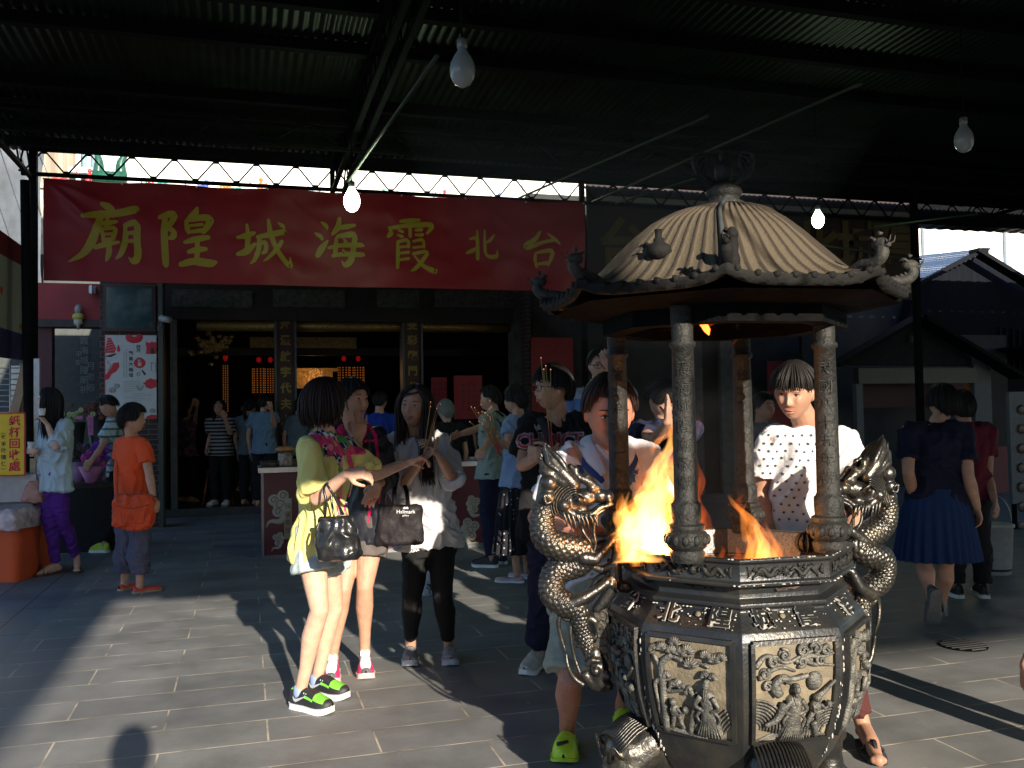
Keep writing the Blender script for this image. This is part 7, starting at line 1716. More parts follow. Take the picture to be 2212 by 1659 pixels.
# 1b handbag
LEA = mat('black_leather', (.012, .012, .013), rough=.28, var=.1, bump=.35, bscale=40, spec=.6)
d = 4.22; bt_, bb = at(722, 1118, d), at(734, 1208, d); sdv = (CR + UP * .06).normalized()
bag('black leather bucket bag hanging from the forearm above the bare legs', 'handbag', 'handbag', [(bb, .085, .045), (bb + UP * .02, .105, .062), (bb + (bt_ - bb) * .4, .098, .062), (bb + (bt_ - bb) * .8, .080, .05), (bt_, .066, .04)], LEA, sdv, CF,
    [[at(702, 1120, d - .03), at(704, 1085, d - .05), at(700, 1052, d - .03), at(714, 1046, d + .06), at(716, 1080, d + .05), at(722, 1120, d + .03)], [at(742, 1112, d - .03), at(724, 1076, d - .05), at(708, 1050, d - .05), at(706, 1050, d + .07), at(728, 1080, d + .06), at(738, 1112, d + .03)], [at(690, 1126, d - .05), at(684, 1150, d - .06), at(686, 1185, d - .05)]], None, .006, .7)

# 2 dark jacket with pink trim
J = Jd(CR * .35 - CF * .94, CR * .80 - CF * .48, UP, head=(760, 866, 5.02), neck=(765, 926, 5.06), shL=(815, 945, 5.05), shR=(752, 950, 5.12),
       elR=(775, 1012, 4.98), wrR=(774, 950, 4.80), elL=(838, 1030, 5.10), wrL=(818, 1046, 4.92), hipR=(758, 1165, 5.14), hipL=(800, 1165, 5.10),
       knR=(742, 1272, 5.0), anR=(719, 1412, 5.10), knL=(788, 1268, 5.03), anL=(788, 1400, 5.18), toeR=(716, 1466, 4.98), toeL=(790, 1452, 5.04))
ground_leg(J)
p2 = person('woman in a dark jacket with pink piping covering her mouth with one hand', J)
body(p2, J, SK2, .95, feet=False, hands=dict(R=dict(d=UP * .95 + CR * .12, pn=CF * .8 - CR * .3, curl=.22, th=1, spread=.08), L=dict(d=-UP * .75 - CR * .45 - CF * .1, pn=CF + CR * .2, curl=(.3, .3, .35, .35), th=-1)), smile=.5)
ax = frame_of(J['hF'], J['hup']); hair(p2, J['head'], ax, 'tied', HAIR, 1.03, 300, 5)
JK = M_('jacket_black', (.018, .018, .024), rough=.5, spec=.4); PK = M_('pink_trim', (.50, .015, .09), rough=.6)
o = top(p2, J, JK, 'jacket', .95, .020, {'L': 1.75, 'R': 1.85}, .010, .01, .008, amp=.008, seed=2)
bv = bvh_of(o); z = MB(); 
z.add([at(801, 1020, 4.6), at(807, 1020, 4.6), at(806, 1075, 4.6), at(799, 1140, 4.6), at(792, 1140, 4.6), at(800, 1075, 4.6)], [(0, 1, 2, 3, 4, 5)])
z.add([at(800, 905, 4.6), at(816, 935, 4.6), at(822, 1000, 4.6), at(817, 1000, 4.6), at(808, 940, 4.6), at(796, 915, 4.6)], [(0, 1, 2, 3, 4, 5)])
z.add([at(786, 948, 4.6), at(812, 945, 4.6), at(812, 949, 4.6), at(786, 954, 4.6)], [(0, 1, 2, 3)]); z.add([at(822, 1070, 4.6), at(825, 1070, 4.6), at(822, 1095, 4.6), at(818, 1095, 4.6)], [(0, 1, 2, 3)])
build(wrap(z, [bv], (CAM - at(800, 1000, 4.6)), .004, .03, 1.5), 'piping', PK, o, True)
c = MB(); N_ = J['neck']; c.tube([N_ - J['F'] * .06 + UP * .03, N_ + CR * .075 + UP * .02, N_ + CR * .06 - CF * .07 - UP * .03, N_ + CR * .02 - CF * .11 - UP * .09], [.02, .024, .024, .012], 8, flat=.4, smooth=5); c.tube([N_ - J['F'] * .06 + UP * .03, N_ - CR * .075 + UP * .01, N_ - CR * .05 - CF * .07 - UP * .04, N_ - CR * .01 - CF * .11 - UP * .09], [.02, .024, .024, .012], 8, flat=.4, smooth=5); build(c, 'collar', PK, p2, True)
t_ = MB(); t_.loft([(N_ - UP * .18 - CF * .02, .05, .09), (N_ - UP * .05, .05, .07), (N_ - UP * .03, .045, .06)], CR, CF, 16); build(t_, 'undershirt', M_('white_tee', (.6, .6, .62)), p2, True)
bottoms(p2, J, M_('grey_brown', (.10, .085, .08), rough=.9), 'shorts', .36, 1.0, .014, hem=.014, amp=.003)
SPK = mat('shoe_pink', (.62, .02, .12), rough=.75, var=.1, vscale=40); SGY = mat('shoe_grey', (.08, .08, .085), rough=.6)
fnp = lambda t, h, j: (1 if t > .93 else (2 if (h > .30 and t > .25) or (.36 < t < .42 and h < .3) or (.5 < t < .55 and h < .3) else 0))
for n in 'RL':
    r = shoe(p2, J['an' + n], J['toe' + n], (mat('sole_cream', (.6, .5, .44)), SPK, fnp, [SPK, SGY, WHS]), 'sneaker', L=.25); laces(*r, L=.25, h0=.10)
    mb = MB(); o_, hl, hd, sd = r; a = hl + hd * .105 + UP * .10; mb.prism([(-.022, -.03), (.022, -.03), (.026, .018), (.016, .03), (-.016, .03), (-.026, .018)], a - hd * .004, sd, (UP * .9 - hd * .35).normalized(), .008); build(mb, 'tongue', WHS, o_)
nl = MB(); 
for q in range(4): nl.ball(at(797 + q * 5, 1085 - q * 2.5, 4.84), .006, n=6, m=4)
build(nl, 'red_nails', mat('nail_red', (.6, .02, .02), rough=.2), p2, True)

# 3 white blouse, long hair
J = Jd(-CR * .18 - CF, -CR * .30 - CF * .95 + UP * .04, UP + CR * .10, head=(897, 880, 5.28), neck=(893, 940, 5.34), shR=(836, 960, 5.32), shL=(952, 954, 5.34),
       elR=(866, 1052, 5.20), wrR=(912, 992, 5.02), elL=(978, 1034, 5.22), wrL=(950, 988, 5.03), hipR=(902, 1172, 5.36), hipL=(952, 1172, 5.36),
       knR=(890, 1290, 5.28), anR=(887, 1392, 5.42), knL=(956, 1288, 5.28), anL=(970, 1392, 5.42), toeR=(886, 1438, 5.2), toeL=(976, 1438, 5.2))
ground_leg(J)
p3 = person('smiling long haired woman in a loose white blouse and black leggings', J)
body(p3, J, SK2, .96, hands=dict(R=dict(d=CR * .75 + UP * .55 - CF * .15, pn=UP * .5 - CR * .3 - CF * .2, curl=(.25, .3, .35, .4), th=-1), L=dict(d=-CR * .45 + UP * .7 - CF * .25, pn=-CR * .55 - CF * .1 + UP * .3, curl=(.35, .4, .45, .5), th=-1)), smile=1.0, feet=False)
ax = frame_of(J['hF'], J['hup']); hair(p3, J['head'], ax, 'long', HAIRB, 1.05, 480, 7)
WHC = M_('white_cotton', (.56, .54, .55), rough=.85, var=.03)
o = top(p3, J, WHC, 'blouse', 1.0, .022, {'L': 1.12, 'R': 1.12}, .016, .02, .010, amp=.011, seed=3, f=(9, 9, 4), cuff=.04, neckcut=True)
bv = bvh_of(o); z = MB(); z.add([at(926, 1040, 4.9), at(936, 1040, 4.9), at(938, 1165, 4.9), at(928, 1165, 4.9)], [(0, 1, 2, 3)]); z.add([at(930, 1060, 4.9), at(931, 1060, 4.9), at(931, 1160, 4.9), at(930, 1160, 4.9)], [(0, 1, 2, 3)])
pla = build(wrap(z, [bv], -CF, .004, .02, 1.0), 'placket', M_('white_placket', (.66, .64, .64)), o, True)
mb = MB()
for y in (1052, 1083, 1112, 1142):
    r = ray(931, y); h = bv.ray_cast(CAM, r)
    if h[0]: mb.ball(h[0] - r.normalized() * .004, .006, n=8, m=5)
build(mb, 'buttons', mat('button', (.75, .72, .66), rough=.3, var=0), o, True)
LEG = M_('black_legging', (.010, .010, .011), rough=.75)
lg = bottoms(p3, J, LEG, 'leggings', 1.86, .98, .004, amp=.0015)
w = text_mb('PUMA', size=.022, offset=.0012, mb=MB(), O=at(884, 1204, 5.0), U=(CR + UP * .25).normalized(), Vv=(UP - CR * .25).normalized())
cat = [(-.02, .014), (-.008, .018), (.004, .024), (.012, .034), (.016, .030), (.012, .022), (.02, .02), (.018, .015), (.008, .016), (.0, .012), (-.012, .012), (-.022, .009)]
q0 = at(886, 1204, 5.0); w.add([q0 + CR * a + UP * b for a, b in cat], [tuple(range(len(cat)))]); w.v = [tuple(V(v)) for v in w.v]
build(wrap(w, [bvh_of(lg)], -CF, .004, .008, 1.0), 'printed_mark', mat('print_white', (.7, .7, .7), var=0), lg)
TW = mat('tweed', (.10, .10, .10), rough=.9, col2=(.35, .33, .33), vscale=260, mixlo=.45, mixhi=.55)
for n in 'RL': shoe(p3, J['an' + n], J['toe' + n], (mat('sole_blue', (.48, .52, .56), rough=.6), TW), 'slip', L=.25); mb = MB(); mb.caps(J['an' + n], J['an' + n] + UP * .06, .033, .032, 14); build(mb, 'ankle', SK2, p3, True)
d = 4.98; TB = M_('tote_black', (.016, .013, .015), rough=.6)
a0, a1 = at(866, 1092, d), at(862, 1176, d)
tb_ = bag('black cloth tote bag hanging at the elbow of the woman in white', 'tote bag', 'tote_bag', [(a1, .125, .035), (a1 + UP * .02, .132, .05), (a0 - UP * .02, .118, .045), (a0, .112, .035)], TB, (CR - UP * .02).normalized(), CF, [[at(852, 1094, d), at(852, 1060, d + .02), at(858, 1036, d + .12), at(868, 1038, d + .2), at(878, 1062, d + .1), at(882, 1096, d)]], None, .012, .3, amp=.004)
w = text_mb('Hallmark', size=.028, mb=MB(), O=at(865, 1096 + 20, 4.7), U=CR, Vv=UP); w.add([at(865, 1108, 4.7) + CR * a + UP * b for a, b in ((-.016, 0), (-.008, .008), (0, .004), (.008, .008), (.016, 0), (.012, -.004), (-.012, -.004))], [tuple(range(7))]); text_mb('gallery', size=.014, mb=w, O=at(865, 1124, 4.7), U=CR, Vv=UP)
build(wrap(w, [bvh_of(tb_.children[0])], -CF, .004, .01, 1.0), 'printed_mark', MATS['print_white'], tb_.children[0])
sticks('three long incense sticks held upright by the smiling woman in white', at(908, 1016, 4.93), at(941, 874, 4.98), 4, .03, seed=2)

# 4 purple trousers, drinking
J = Jd(-CR * .75 - CF * .6, -CR * .93 - CF * .28, UP, head=(106, 868, 8.45), neck=(116, 905, 8.5), shL=(143, 922, 8.40), shR=(98, 920, 8.62), elL=(122, 966, 8.2), wrL=(103, 918, 8.25), elR=(94, 985, 8.7), wrR=(80, 974, 8.4),
       hipL=(128, 1048, 8.55), hipR=(104, 1048, 8.62), knR=(108, 1128, 8.55), anR=(121, 1222, 8.7), knL=(134, 1126, 8.6), anL=(166, 1205, 8.85), toeR=(86, 1243, 8.55), toeL=(166, 1236, 8.7))
ground_leg(J)
p4 = person('long haired woman in purple trousers and a pale blouse drinking from a small cup', J)
body(p4, J, SK1, .94, hands=dict(L=dict(d=UP * .7 - CR * .55, pn=-CR * .6 - UP * .2, curl=.6, th=-1), R=dict(d=-CR * .9 + UP * .1, pn=CF, curl=.6, th=1)), voxel=.006)
ax = frame_of(J['hF'], J['hup']); hair(p4, J['head'], ax, 'longstraight', HAIR, 1.06, 260, 9)
top(p4, J, M_('pale_blouse', (.42, .50, .55), var=.04), 'blouse', .93, .024, {'L': .95, 'R': .95}, .022, .04, .02, amp=.010, seed=4, f=(9, 9, 3))
bottoms(p4, J, M_('purple', (.10, .025, .24), rough=.8), 'trousers', 1.9, .98, .008, amp=.005, f=(8, 8, 16))
BRN = mat('sandal_brown', (.12, .06, .035), rough=.6)
for n in 'LR':
    t, a = J['toe' + n], J['an' + n]; dd = (V((t.x, t.y, 0)) - V((a.x, a.y, 0))).normalized(); s = dd.cross(UP); mb = MB(); c = V(((a.x + t.x) / 2, (a.y + t.y) / 2, .008)); mb.loft([(c, .13, .042), (c + UP * .014, .13, .042)], dd, s, 20, 2.6)
    for u in (.03, .07): mb.tube([c + dd * u - s * .04, c + dd * (u - .02) + UP * .055, c + dd * u + s * .04], .006, 6, smooth=3)
    build(mb, 'sandal', BRN, p4, True)
for (x, y, d, lab) in ((91, 890, 8.1, 'small white paper cup held to the mouth of the woman in purple trousers'), (67, 962, 8.3, 'small white paper cup in her lower hand beside the yellow sign')):
    c = at(x, y, d); t = thing('paper_cup', lab, 'cup', c); mb = MB(); mb.lathe([(.022, -.03), (.031, .03), (.033, .032), (.029, .03), (.02, -.025)], c, 16, caps=False); build(mb, 'cup', mat('cup_white', (.7, .7, .7), rough=.5), t, True)
a0, a1 = at(74, 1040, 8.5), at(70, 1085, 8.5); bag('tan shoulder bag behind the hip in purple trousers', 'handbag', 'handbag', [(a1, .10, .04), (a1 + UP * .03, .11, .05), (a0, .05, .03)], mat('tan_leather', (.42, .20, .15), rough=.5), CR, CF, [[a0, at(78, 1000, 8.6), at(100, 925, 8.7)]], None, .007, voxel=.008)

# 5 orange tee
J = Jd(CR * .55 + CF * .8, CR * .95 + CF * .2, UP, head=(287, 905, 7.62), neck=(284, 942, 7.66), shL=(262, 957, 7.80), shR=(310, 960, 7.58), elL=(256, 1010, 7.85), wrL=(262, 1050, 7.8), elR=(322, 1022, 7.52), wrR=(332, 1076, 7.45),
       hipL=(272, 1100, 7.75), hipR=(300, 1100, 7.65), knL=(272, 1175, 7.75), anL=(269, 1258, 7.8), knR=(302, 1175, 7.65), anR=(302, 1264, 7.66), toeL=(290, 1262, 7.9), toeR=(334, 1268, 7.74))
ground_leg(J)
p5 = person('short haired woman in a bright orange t-shirt and grey cropped trousers seen from behind', J)
body(p5, J, SK2, 1.0, hands=dict(R=dict(d=-UP * .9 + CR * .2, pn=-CR * .5 + CF * .3, curl=.5, th=1)), voxel=.006, feet=False)
ax = frame_of(J['hF'], J['hup']); hair(p5, J['head'], ax, 'shortw', HAIR, 1.06, 240, 10)
ORT = M_('orange_tee', (.72, .085, .025), var=.05); top(p5, J, ORT, 't_shirt', 1.0, .012, .62, .010, .06, .008, amp=.004, seed=5)
bottoms(p5, J, M_('slate', (.075, .075, .115)), 'trousers', 1.72, 1.05, .018, flarelen=.015, amp=.006)
RSH = mat('red_flats', (.68, .06, .045), rough=.5)
for n in 'LR': shoe(p5, J['an' + n], J['toe' + n], (mat('sole_straw', (.45, .33, .2)), RSH), 'flat', L=.24)
mb = MB(); a = J['wrR']; mb.tube([a + V((.03 * math.cos(t), .03 * math.sin(t), .012)) for t in [i * PI / 6 for i in range(13)]], .006, 6); build(mb, 'wristband', PB, p5, True)
OB = M_('orange_nylon', (.60, .07, .02), rough=.55); a0, a1 = at(290, 1070, 7.42), at(288, 1142, 7.42)
ob = bag('orange nylon messenger bag slung behind the person in orange', 'messenger bag', 'messenger_bag', [(a1, .10, .05), (a1 + UP * .04, .155, .08), (a0 - UP * .05, .165, .085), (a0, .14, .06)], OB, CR, CF, [[at(252, 1080, 7.45), at(250, 1010, 7.6), at(262, 950, 7.72), at(286, 948, 7.6)]], None, .018, .25, voxel=.006, amp=.008)
w = MB(); q = at(314, 1122, 7.2); w.add([q + CR * x + UP * z for x, z in ((-.02, -.01), (.02, -.01), (.02, .01), (-.02, .01))], [(0, 1, 2, 3)]); build(wrap(w, [bvh_of(ob.children[0])], -CF, .004, .02, 1.0), 'badge', SOCK, ob.children[0])
w = MB(); w.tube([at(250, 1092, 7.26), at(285, 1098, 7.25), at(322, 1090, 7.28)], .005, 5, smooth=4); w.tube([at(262, 1108, 7.25), at(264, 1130, 7.25), at(310, 1130, 7.25), at(314, 1106, 7.26)], .004, 5); build(w, 'flap_seam', mat('seam_dark', (.3, .03, .01)), ob.children[0], True)

# generic figures further back
def figure_at(label, px, py, d, yaw, topm, botm, style='short', hm=HAIR, z0=0.0, sk=SK2, w=1.0, over=None, sleeve=.55, legs='trousers', hands=None, voxel=.008, male=False, lean=None, hF=None, shoes=None, face=True, cover=1.92, ease=.02, group=None, H=None, n=120, flare=.02, bottom=.05, hs=1.0, shoe_kind='sneaker'):
    c = at(px, py, d); H = H or (c.z - z0) / .928
    J = defaults(H, (c.x, c.y, z0), yaw); sh = c - J['head']
    for k in J:
        if k not in ('F', 'hF', 'hup'): J[k] = J[k] + V((sh.x, sh.y, 0))
    J['head'].z = c.z
    if hF is not None: J['hF'] = V(hF).normalized()
    for k, v in (over or {}).items(): J[k] = at(*v) if not isinstance(v, Vector) else v
    t = person(label, J, z0, group)
    body(t, J, sk, w, male=male, hands=hands, voxel=voxel, face=face, feet=(shoes is None), hs=hs)
    ax = frame_of(J['hF'], J['hup']); hair(t, J['head'], ax, style, hm, 1.05 * hs, n, int(px))
    top(t, J, topm, 'shirt', 1.02 * w, ease, sleeve, .01, bottom, flare, voxel=voxel, amp=.007, seed=px * .1, male=male)
    if legs == 'skirt': skirt(t, J, botm, 'skirt', cover, w)
    else: bottoms(t, J, botm, legs, cover, w, .014, voxel=voxel, flarelen=.01)
    if shoes is not None:
        for q in 'LR': shoe(t, J['an' + q], J['toe' + q], (WHITE_S if shoes is not WHITE_S else SOCK, shoes), shoe_kind, z0=z0)
    return t, J
def stripes(name, c1, c2, sc, lo=.5):
    m = M_(name, c1); N, L, b = nodes(m); tc = N.new('ShaderNodeTexCoord'); sp = N.new('ShaderNodeSeparateXYZ'); L.new(tc.outputs['Object'], sp.inputs[0]); a = N.new('ShaderNodeMath'); a.operation = 'MULTIPLY'; a.inputs[1].default_value = sc; L.new(sp.outputs['Z'], a.inputs[0]); f = N.new('ShaderNodeMath'); f.operation = 'FRACT'; L.new(a.outputs[0], f.inputs[0]); g = N.new('ShaderNodeMath'); g.operation = 'GREATER_THAN'; g.inputs[1].default_value = lo; L.new(f.outputs[0], g.inputs[0]); mx = N.new('ShaderNodeMix'); mx.data_type = 'RGBA'; mx.inputs[6].default_value = (*c1, 1); mx.inputs[7].default_value = (*c2, 1); L.new(g.outputs[0], mx.inputs[0]); L.new(mx.outputs[2], b.inputs['Base Color']); return m
def dots(name, c1, c2, sc, r=.2):
    m = M_(name, c1); N, L, b = nodes(m); tc = N.new('ShaderNodeTexCoord'); vo = N.new('ShaderNodeTexVoronoi'); vo.inputs['Scale'].default_value = sc; vo.inputs['Randomness'].default_value = .5; L.new(tc.outputs['Object'], vo.inputs['Vector']); g = N.new('ShaderNodeMath'); g.operation = 'LESS_THAN'; g.inputs[1].default_value = r; L.new(vo.outputs['Distance'], g.inputs[0]); mx = N.new('ShaderNodeMix'); mx.data_type = 'RGBA'; mx.inputs[6].default_value = (*c1, 1); mx.inputs[7].default_value = (*c2, 1); L.new(g.outputs[0], mx.inputs[0]); L.new(mx.outputs[2], b.inputs['Base Color']); return m
NAVY = M_('navy', (.012, .014, .035)); DARK = M_('dark', (.012, .012, .014)); GREYC = M_('grey_cloth', (.10, .12, .13)); BLUEC = M_('light_blue', (.20, .27, .42)); 
figure_at('man in a striped polo bending over the offerings', 234, 878, 10.2, -1.2, stripes('polo_stripe', (.38, .44, .44), (.05, .14, .16), 12, .72), DARK, 'short', sleeve=.6, male=True, hF=-CR * .8 - UP * .5 + CF * .2, over=dict(neck=(246, 903, 10.3), shL=(246, 915, 10.15), shR=(240, 912, 10.5), elL=(216, 972, 9.95), wrL=(200, 992, 9.9), elR=(214, 970, 10.5), wrR=(196, 990, 10.3), hipL=(256, 1020, 10.4), hipR=(250, 1020, 10.6), knL=(250, 1095, 10.3), knR=(246, 1090, 10.6)), H=1.66, shoes=mat('lime_shoe', (.4, .6, .03)))
TZ = .12
figure_at('woman in a striped top raising a hand to her mouth inside the hall', 474, 882, 13.9, 3.3, stripes('bw_stripe', (.30, .30, .30), (.02, .02, .03), 18, .5), DARK, 'longstraight', z0=TZ, over=dict(elL=(497, 935, 13.7), wrL=(486, 905, 13.5), elR=(455, 940, 13.9), wrR=(447, 965, 13.8)), sleeve=.9, shoes=WHITE_S)
figure_at('person in a light blue top with back turned inside the hall', 572, 872, 13.6, .2, M_('dim_blue', (.13, .20, .27)), DARK, 'short', z0=TZ, over=dict(elR=(592, 920, 13.5), wrR=(586, 885, 13.3)))
figure_at('person in dull grey standing left of the first lettered column', 541, 880, 13.9, .3, GREYC, DARK, 'tied', z0=TZ)
figure_at('person in a dark shirt further inside between the lamp towers', 526, 872, 16.5, .1, NAVY, DARK, 'short', z0=TZ)
figure_at('visitor in a flowered teal top taking a photo by the left door post', 404, 892, 14.6, .4, mat('cloth_flower', (.03, .05, .07), rough=.9, col2=(.22, .06, .12), vscale=14, mixlo=.5, mixhi=.56), DARK, 'shortw', z0=TZ, over=dict(elR=(420, 915, 14.5), wrR=(425, 880, 14.4), elL=(396, 915, 14.6), wrL=(414, 878, 14.5)), w=.98)
figure_at('grey shirted visitor deep in the hall behind the yellow blouse', 648, 880, 13.7, .2, GREYC, DARK, 'short', z0=TZ)
figure_at('man in a royal blue t-shirt seen from behind near the altar', 821, 868, 11.2, .1, M_('royal', (.012, .03, .22)), DARK, 'short', male=True)
figure_at('grey haired woman bowing behind the table', 962, 888, 10.4, -.6, DARK, DARK, 'shortw', hm=HAIRG, w=.95)
figure_at('visitor in dark clothes inside the hall right of the second column', 1000, 890, 15.5, .2, DARK, DARK, 'short', z0=TZ)
# man reaching out, grey shirt with a bag strap
t, J = figure_at('man in a grey-green shirt with a black strap holding out incense at arm length', 1058, 862, 8.8, -1.15, M_('sage', (.22, .27, .25)), NAVY, 'short', male=True, sleeve=.5, over=dict(elR=(1020, 930, 8.8), wrR=(993, 938, 8.7), elL=(1060, 945, 8.6), wrL=(1046, 968, 8.4)), shoes=BLACK_S, voxel=.007)
mb = MB(); mb.tube([at(1072, 905, 8.45), at(1082, 918, 8.4), at(1088, 950, 8.45)], .016, 6, flat=.3, smooth=4); mb.tube([at(1055, 940, 8.5), at(1062, 900, 8.5), at(1072, 888, 8.6), at(1088, 900, 8.7)], .014, 6, flat=.3, smooth=4); build(mb, 'bag_strap', PB, t, True)
sticks('fan of incense sticks held in front of the man with the strap', at(1074, 962, 8.2), at(1036, 890, 8.2), 7, .12, seed=5, rad=.0022)
# short haired woman, light blue blouse, dotted skirt
t, J = figure_at('short haired woman in a light blue blouse and long dotted skirt holding incense', 1112, 864, 8.0, -1.1, BLUEC, dots('dot_skirt', (.012, .012, .016), (.30, .30, .32), 24, .18), 'shortw', sleeve=.5, legs='skirt', cover=.62, over=dict(elL=(1100, 965, 7.7), wrL=(1074, 952, 7.5), elR=(1086, 965, 8.2), wrR=(1070, 958, 7.9)), shoes=mat('pale_slipper', (.45, .33, .33)), shoe_kind='flat', voxel=.007)
sticks('bundle of long incense sticks held by the short haired woman', at(1082, 985, 7.4), at(1042, 900, 7.4), 12, .10, seed=6, rad=.002)
# 9 youth in the black shirt
J = Jd(-CR * .55 - CF * .75, -CR * .88 - CF * .40, UP, head=(1192, 840, 4.98), neck=(1204, 896, 5.04), shR=(1146, 918, 5.02), shL=(1256, 915, 5.04), elR=(1128, 1005, 4.85), wrR=(1160, 990, 4.66), elL=(1250, 1015, 4.85), wrL=(1196, 985, 4.62),
       hipR=(1178, 1135, 5.08), hipL=(1226, 1135, 5.08), knR=(1172, 1270, 5.04), anR=(1160, 1400, 5.2), knL=(1232, 1270, 5.06), anL=(1236, 1392, 5.3), toeR=(1136, 1442, 5.04), toeL=(1222, 1432, 5.15))
ground_leg(J)
p9 = person('bespectacled youth in a black t-shirt holding burning incense sticks upright', J)
body(p9, J, SK2, 1.02, male=True, hands=dict(R=dict(d=CR * .85 + UP * .2 - CF * .2, pn=CF * .6 + UP * .2, curl=.5, th=-1), L=dict(d=-CR * .9 + UP * .1 - CF * .1, pn=CF, curl=.6, th=-1)), feet=False)
ax = frame_of(J['hF'], J['hup']); hair(p9, J['head'], ax, 'tousled', HAIR, 1.07, 420, 12); glasses(p9, J['head'], ax)
o = top(p9, J, M_('black_tee', (.011, .011, .012), rough=.9), 't_shirt', 1.0, .018, {'L': .7, 'R': .7}, .02, .05, .02, amp=.009, seed=7, male=True)
bv = bvh_of(o); O = at(1193, 957, 4.6); U = (CR * .96 - CF * .15).normalized()
for off_, mm, lift in ((.008, mat('print_pale', (.30, .27, .27), var=0), .004), (.001, mat('print_red', (.42, .01, .03), var=0), .0065)):
    w = text_mb('CHOICE', size=.105, offset=off_, mb=MB(), O=O, U=U, Vv=UP, spacing=.92); build(wrap(w, [bv], -CF, lift, .02, 1.0), 'printed_word', mm, o)
w = MB(); q = at(1164, 935, 4.6)
for a, l in ((1.9, .045), (1.3, .05), (.8, .04), (-.8, .03)): w.add([q, q + CR * (math.cos(a) * l * .5 - .008) + UP * (math.sin(a) * l * .5), q + CR * (math.cos(a) * l) + UP * (math.sin(a) * l), q + CR * (math.cos(a) * l * .5 + .008) + UP * (math.sin(a) * l * .5)], [(0, 3, 2, 1)])
build(wrap(w, [bv], -CF, .005, .02, 1.0), 'printed_leaf', MATS['print_pale'], o)
mb = MB(); mb.tube([at(1166, 902, 4.9), at(1182, 935, 4.84), at(1196, 975, 4.82), at(1208, 1010, 4.84)], .022, 8, flat=.2, ref=CF, smooth=4); build(mb, 'shoulder_strap', M_('strap_grey', (.03, .03, .03)), p9, True)
bottoms(p9, J, NAVY, 'trousers', 1.93, 1.0, .016, flarelen=.012, amp=.006)
for n in 'LR': r = shoe(p9, J['an' + n], J['toe' + n], (WHITE_S, mat('shoe_offwhite', (.42, .42, .38), rough=.7, var=.3, vscale=30)), 'sneaker'); laces(*r)
sticks('three tall incense sticks held by the youth in black, their tips above his hair', at(1193, 985, 4.58), at(1180, 790, 4.62), 4, .04, seed=8, col=(.40, .20, .05), rad=.0018, red=.33)
# 12 man with glasses, hand at his brow
t, J = figure_at('man in glasses with a hand at his brow', 1296, 790, 6.6, 3.0, stripes('blue_white', (.32, .36, .42), (.10, .18, .38), 3.2, .5), DARK, 'short', male=True, hF=-CF * .95 + CR * .1 - UP * .12, over=dict(elL=(1345, 850, 6.3), wrL=(1320, 800, 6.25)), hands=dict(L=dict(d=UP * .9 - CR * .3, pn=CF, curl=.3, th=-1)), voxel=.006, n=260, sleeve=.6)
glasses(t, J['head'], frame_of(J['hF'], UP))
mb = MB(); mb.tube([at(1262, 835, 6.4), at(1258, 870, 6.38), at(1258, 940, 6.4)], .025, 6, flat=.3, smooth=4); build(mb, 'backpack_strap', PB, t, True)
# 14 praying figure behind the flames
t, J = figure_at('person in navy bowing with joined hands behind the flames', 1432, 862, 5.7, 3.6, NAVY, DARK, 'shortw', over=dict(elL=(1460, 950, 5.5), wrL=(1446, 910, 5.3), elR=(1415, 950, 5.5), wrR=(1440, 912, 5.28)), hF=-CF * .6 + CR * .5 - UP * .8, hands=dict(L=dict(d=UP, pn=-CR, curl=.05, th=-1), R=dict(d=UP, pn=CR, curl=.05, th=1)), voxel=.006, n=220, sk=SK3)
figure_at('dim figure in grey behind the boy with the star print shirt', 1650, 880, 7.5, 2.6, GREYC, DARK, 'tied', sk=SK3)
# 13 man in the white polo
J = Jd(CR * .22 - CF, CR * .10 - CF * .9 - UP * .30, UP, head=(1316, 890, 3.66), neck=(1312, 958, 3.80), shR=(1240, 985, 3.80), shL=(1386, 985, 3.82), elR=(1158, 1118, 3.90), wrR=(1240, 1150, 3.70), elL=(1432, 1110, 3.85), wrL=(1405, 1105, 3.62),
       hipR=(1252, 1290, 3.98), hipL=(1318, 1290, 4.0), knR=(1232, 1470, 3.82), anR=(1226, 1618, 3.96), knL=(1370, 1440, 4.1), anL=(1345, 1560, 4.25), toeR=(1218, 1655, 3.76), toeL=(1350, 1600, 4.05))
ground_leg(J)
p7 = person('older man in a white polo shirt leaning towards the flames behind the left dragon', J)
body(p7, J, skin_mat('skin_ruddy', (.40, .17, .11)), 1.10, male=True, hs=1.2, hands=dict(R=dict(d=CR * .95 - UP * .1 - CF * .2, pn=CF * .8 - UP * .2, curl=.7, th=-1), L=dict(d=-UP * .2 - CF * .9 - CR * .3, pn=-CR * .8, curl=.4, th=-1)), feet=False)
ax = frame_of(J['hF'], J['hup']); hair(p7, J['head'], ax, 'short', HAIRB, 1.25, 420, 14)
PW_ = M_('polo_white', (.54, .52, .56), var=.04); NV = M_('polo_navy', (.03, .05, .16)); 
o = top(p7, J, PW_, 'polo_shirt', 1.02, .018, {'L': .72, 'R': .72}, .02, .10, .012, amp=.011, seed=9, male=True, f=(8, 8, 5), belly=.03)
N_ = J['neck']; c = MB()
for sx in (-1, 1): c.tube([N_ + CF * .06 + UP * .04, N_ + CR * sx * .085 + UP * .02, N_ + CR * sx * .075 - CF * .07 - UP * .04, N_ + CR * sx * .03 - CF * .13 - UP * .12], [.028, .032, .034, .016], 8, flat=.3, smooth=5)
build(c, 'collar', PW_, p7, True); c = MB()
for sx in (-1, 1): c.tube([N_ + CF * .05 + UP * .01, N_ + CR * sx * .10 - UP * .01, N_ + CR * sx * .09 - CF * .07 - UP * .075, N_ + CR * sx * .035 - CF * .14 - UP * .15], [.02, .028, .028, .010], 8, flat=.3, smooth=5)
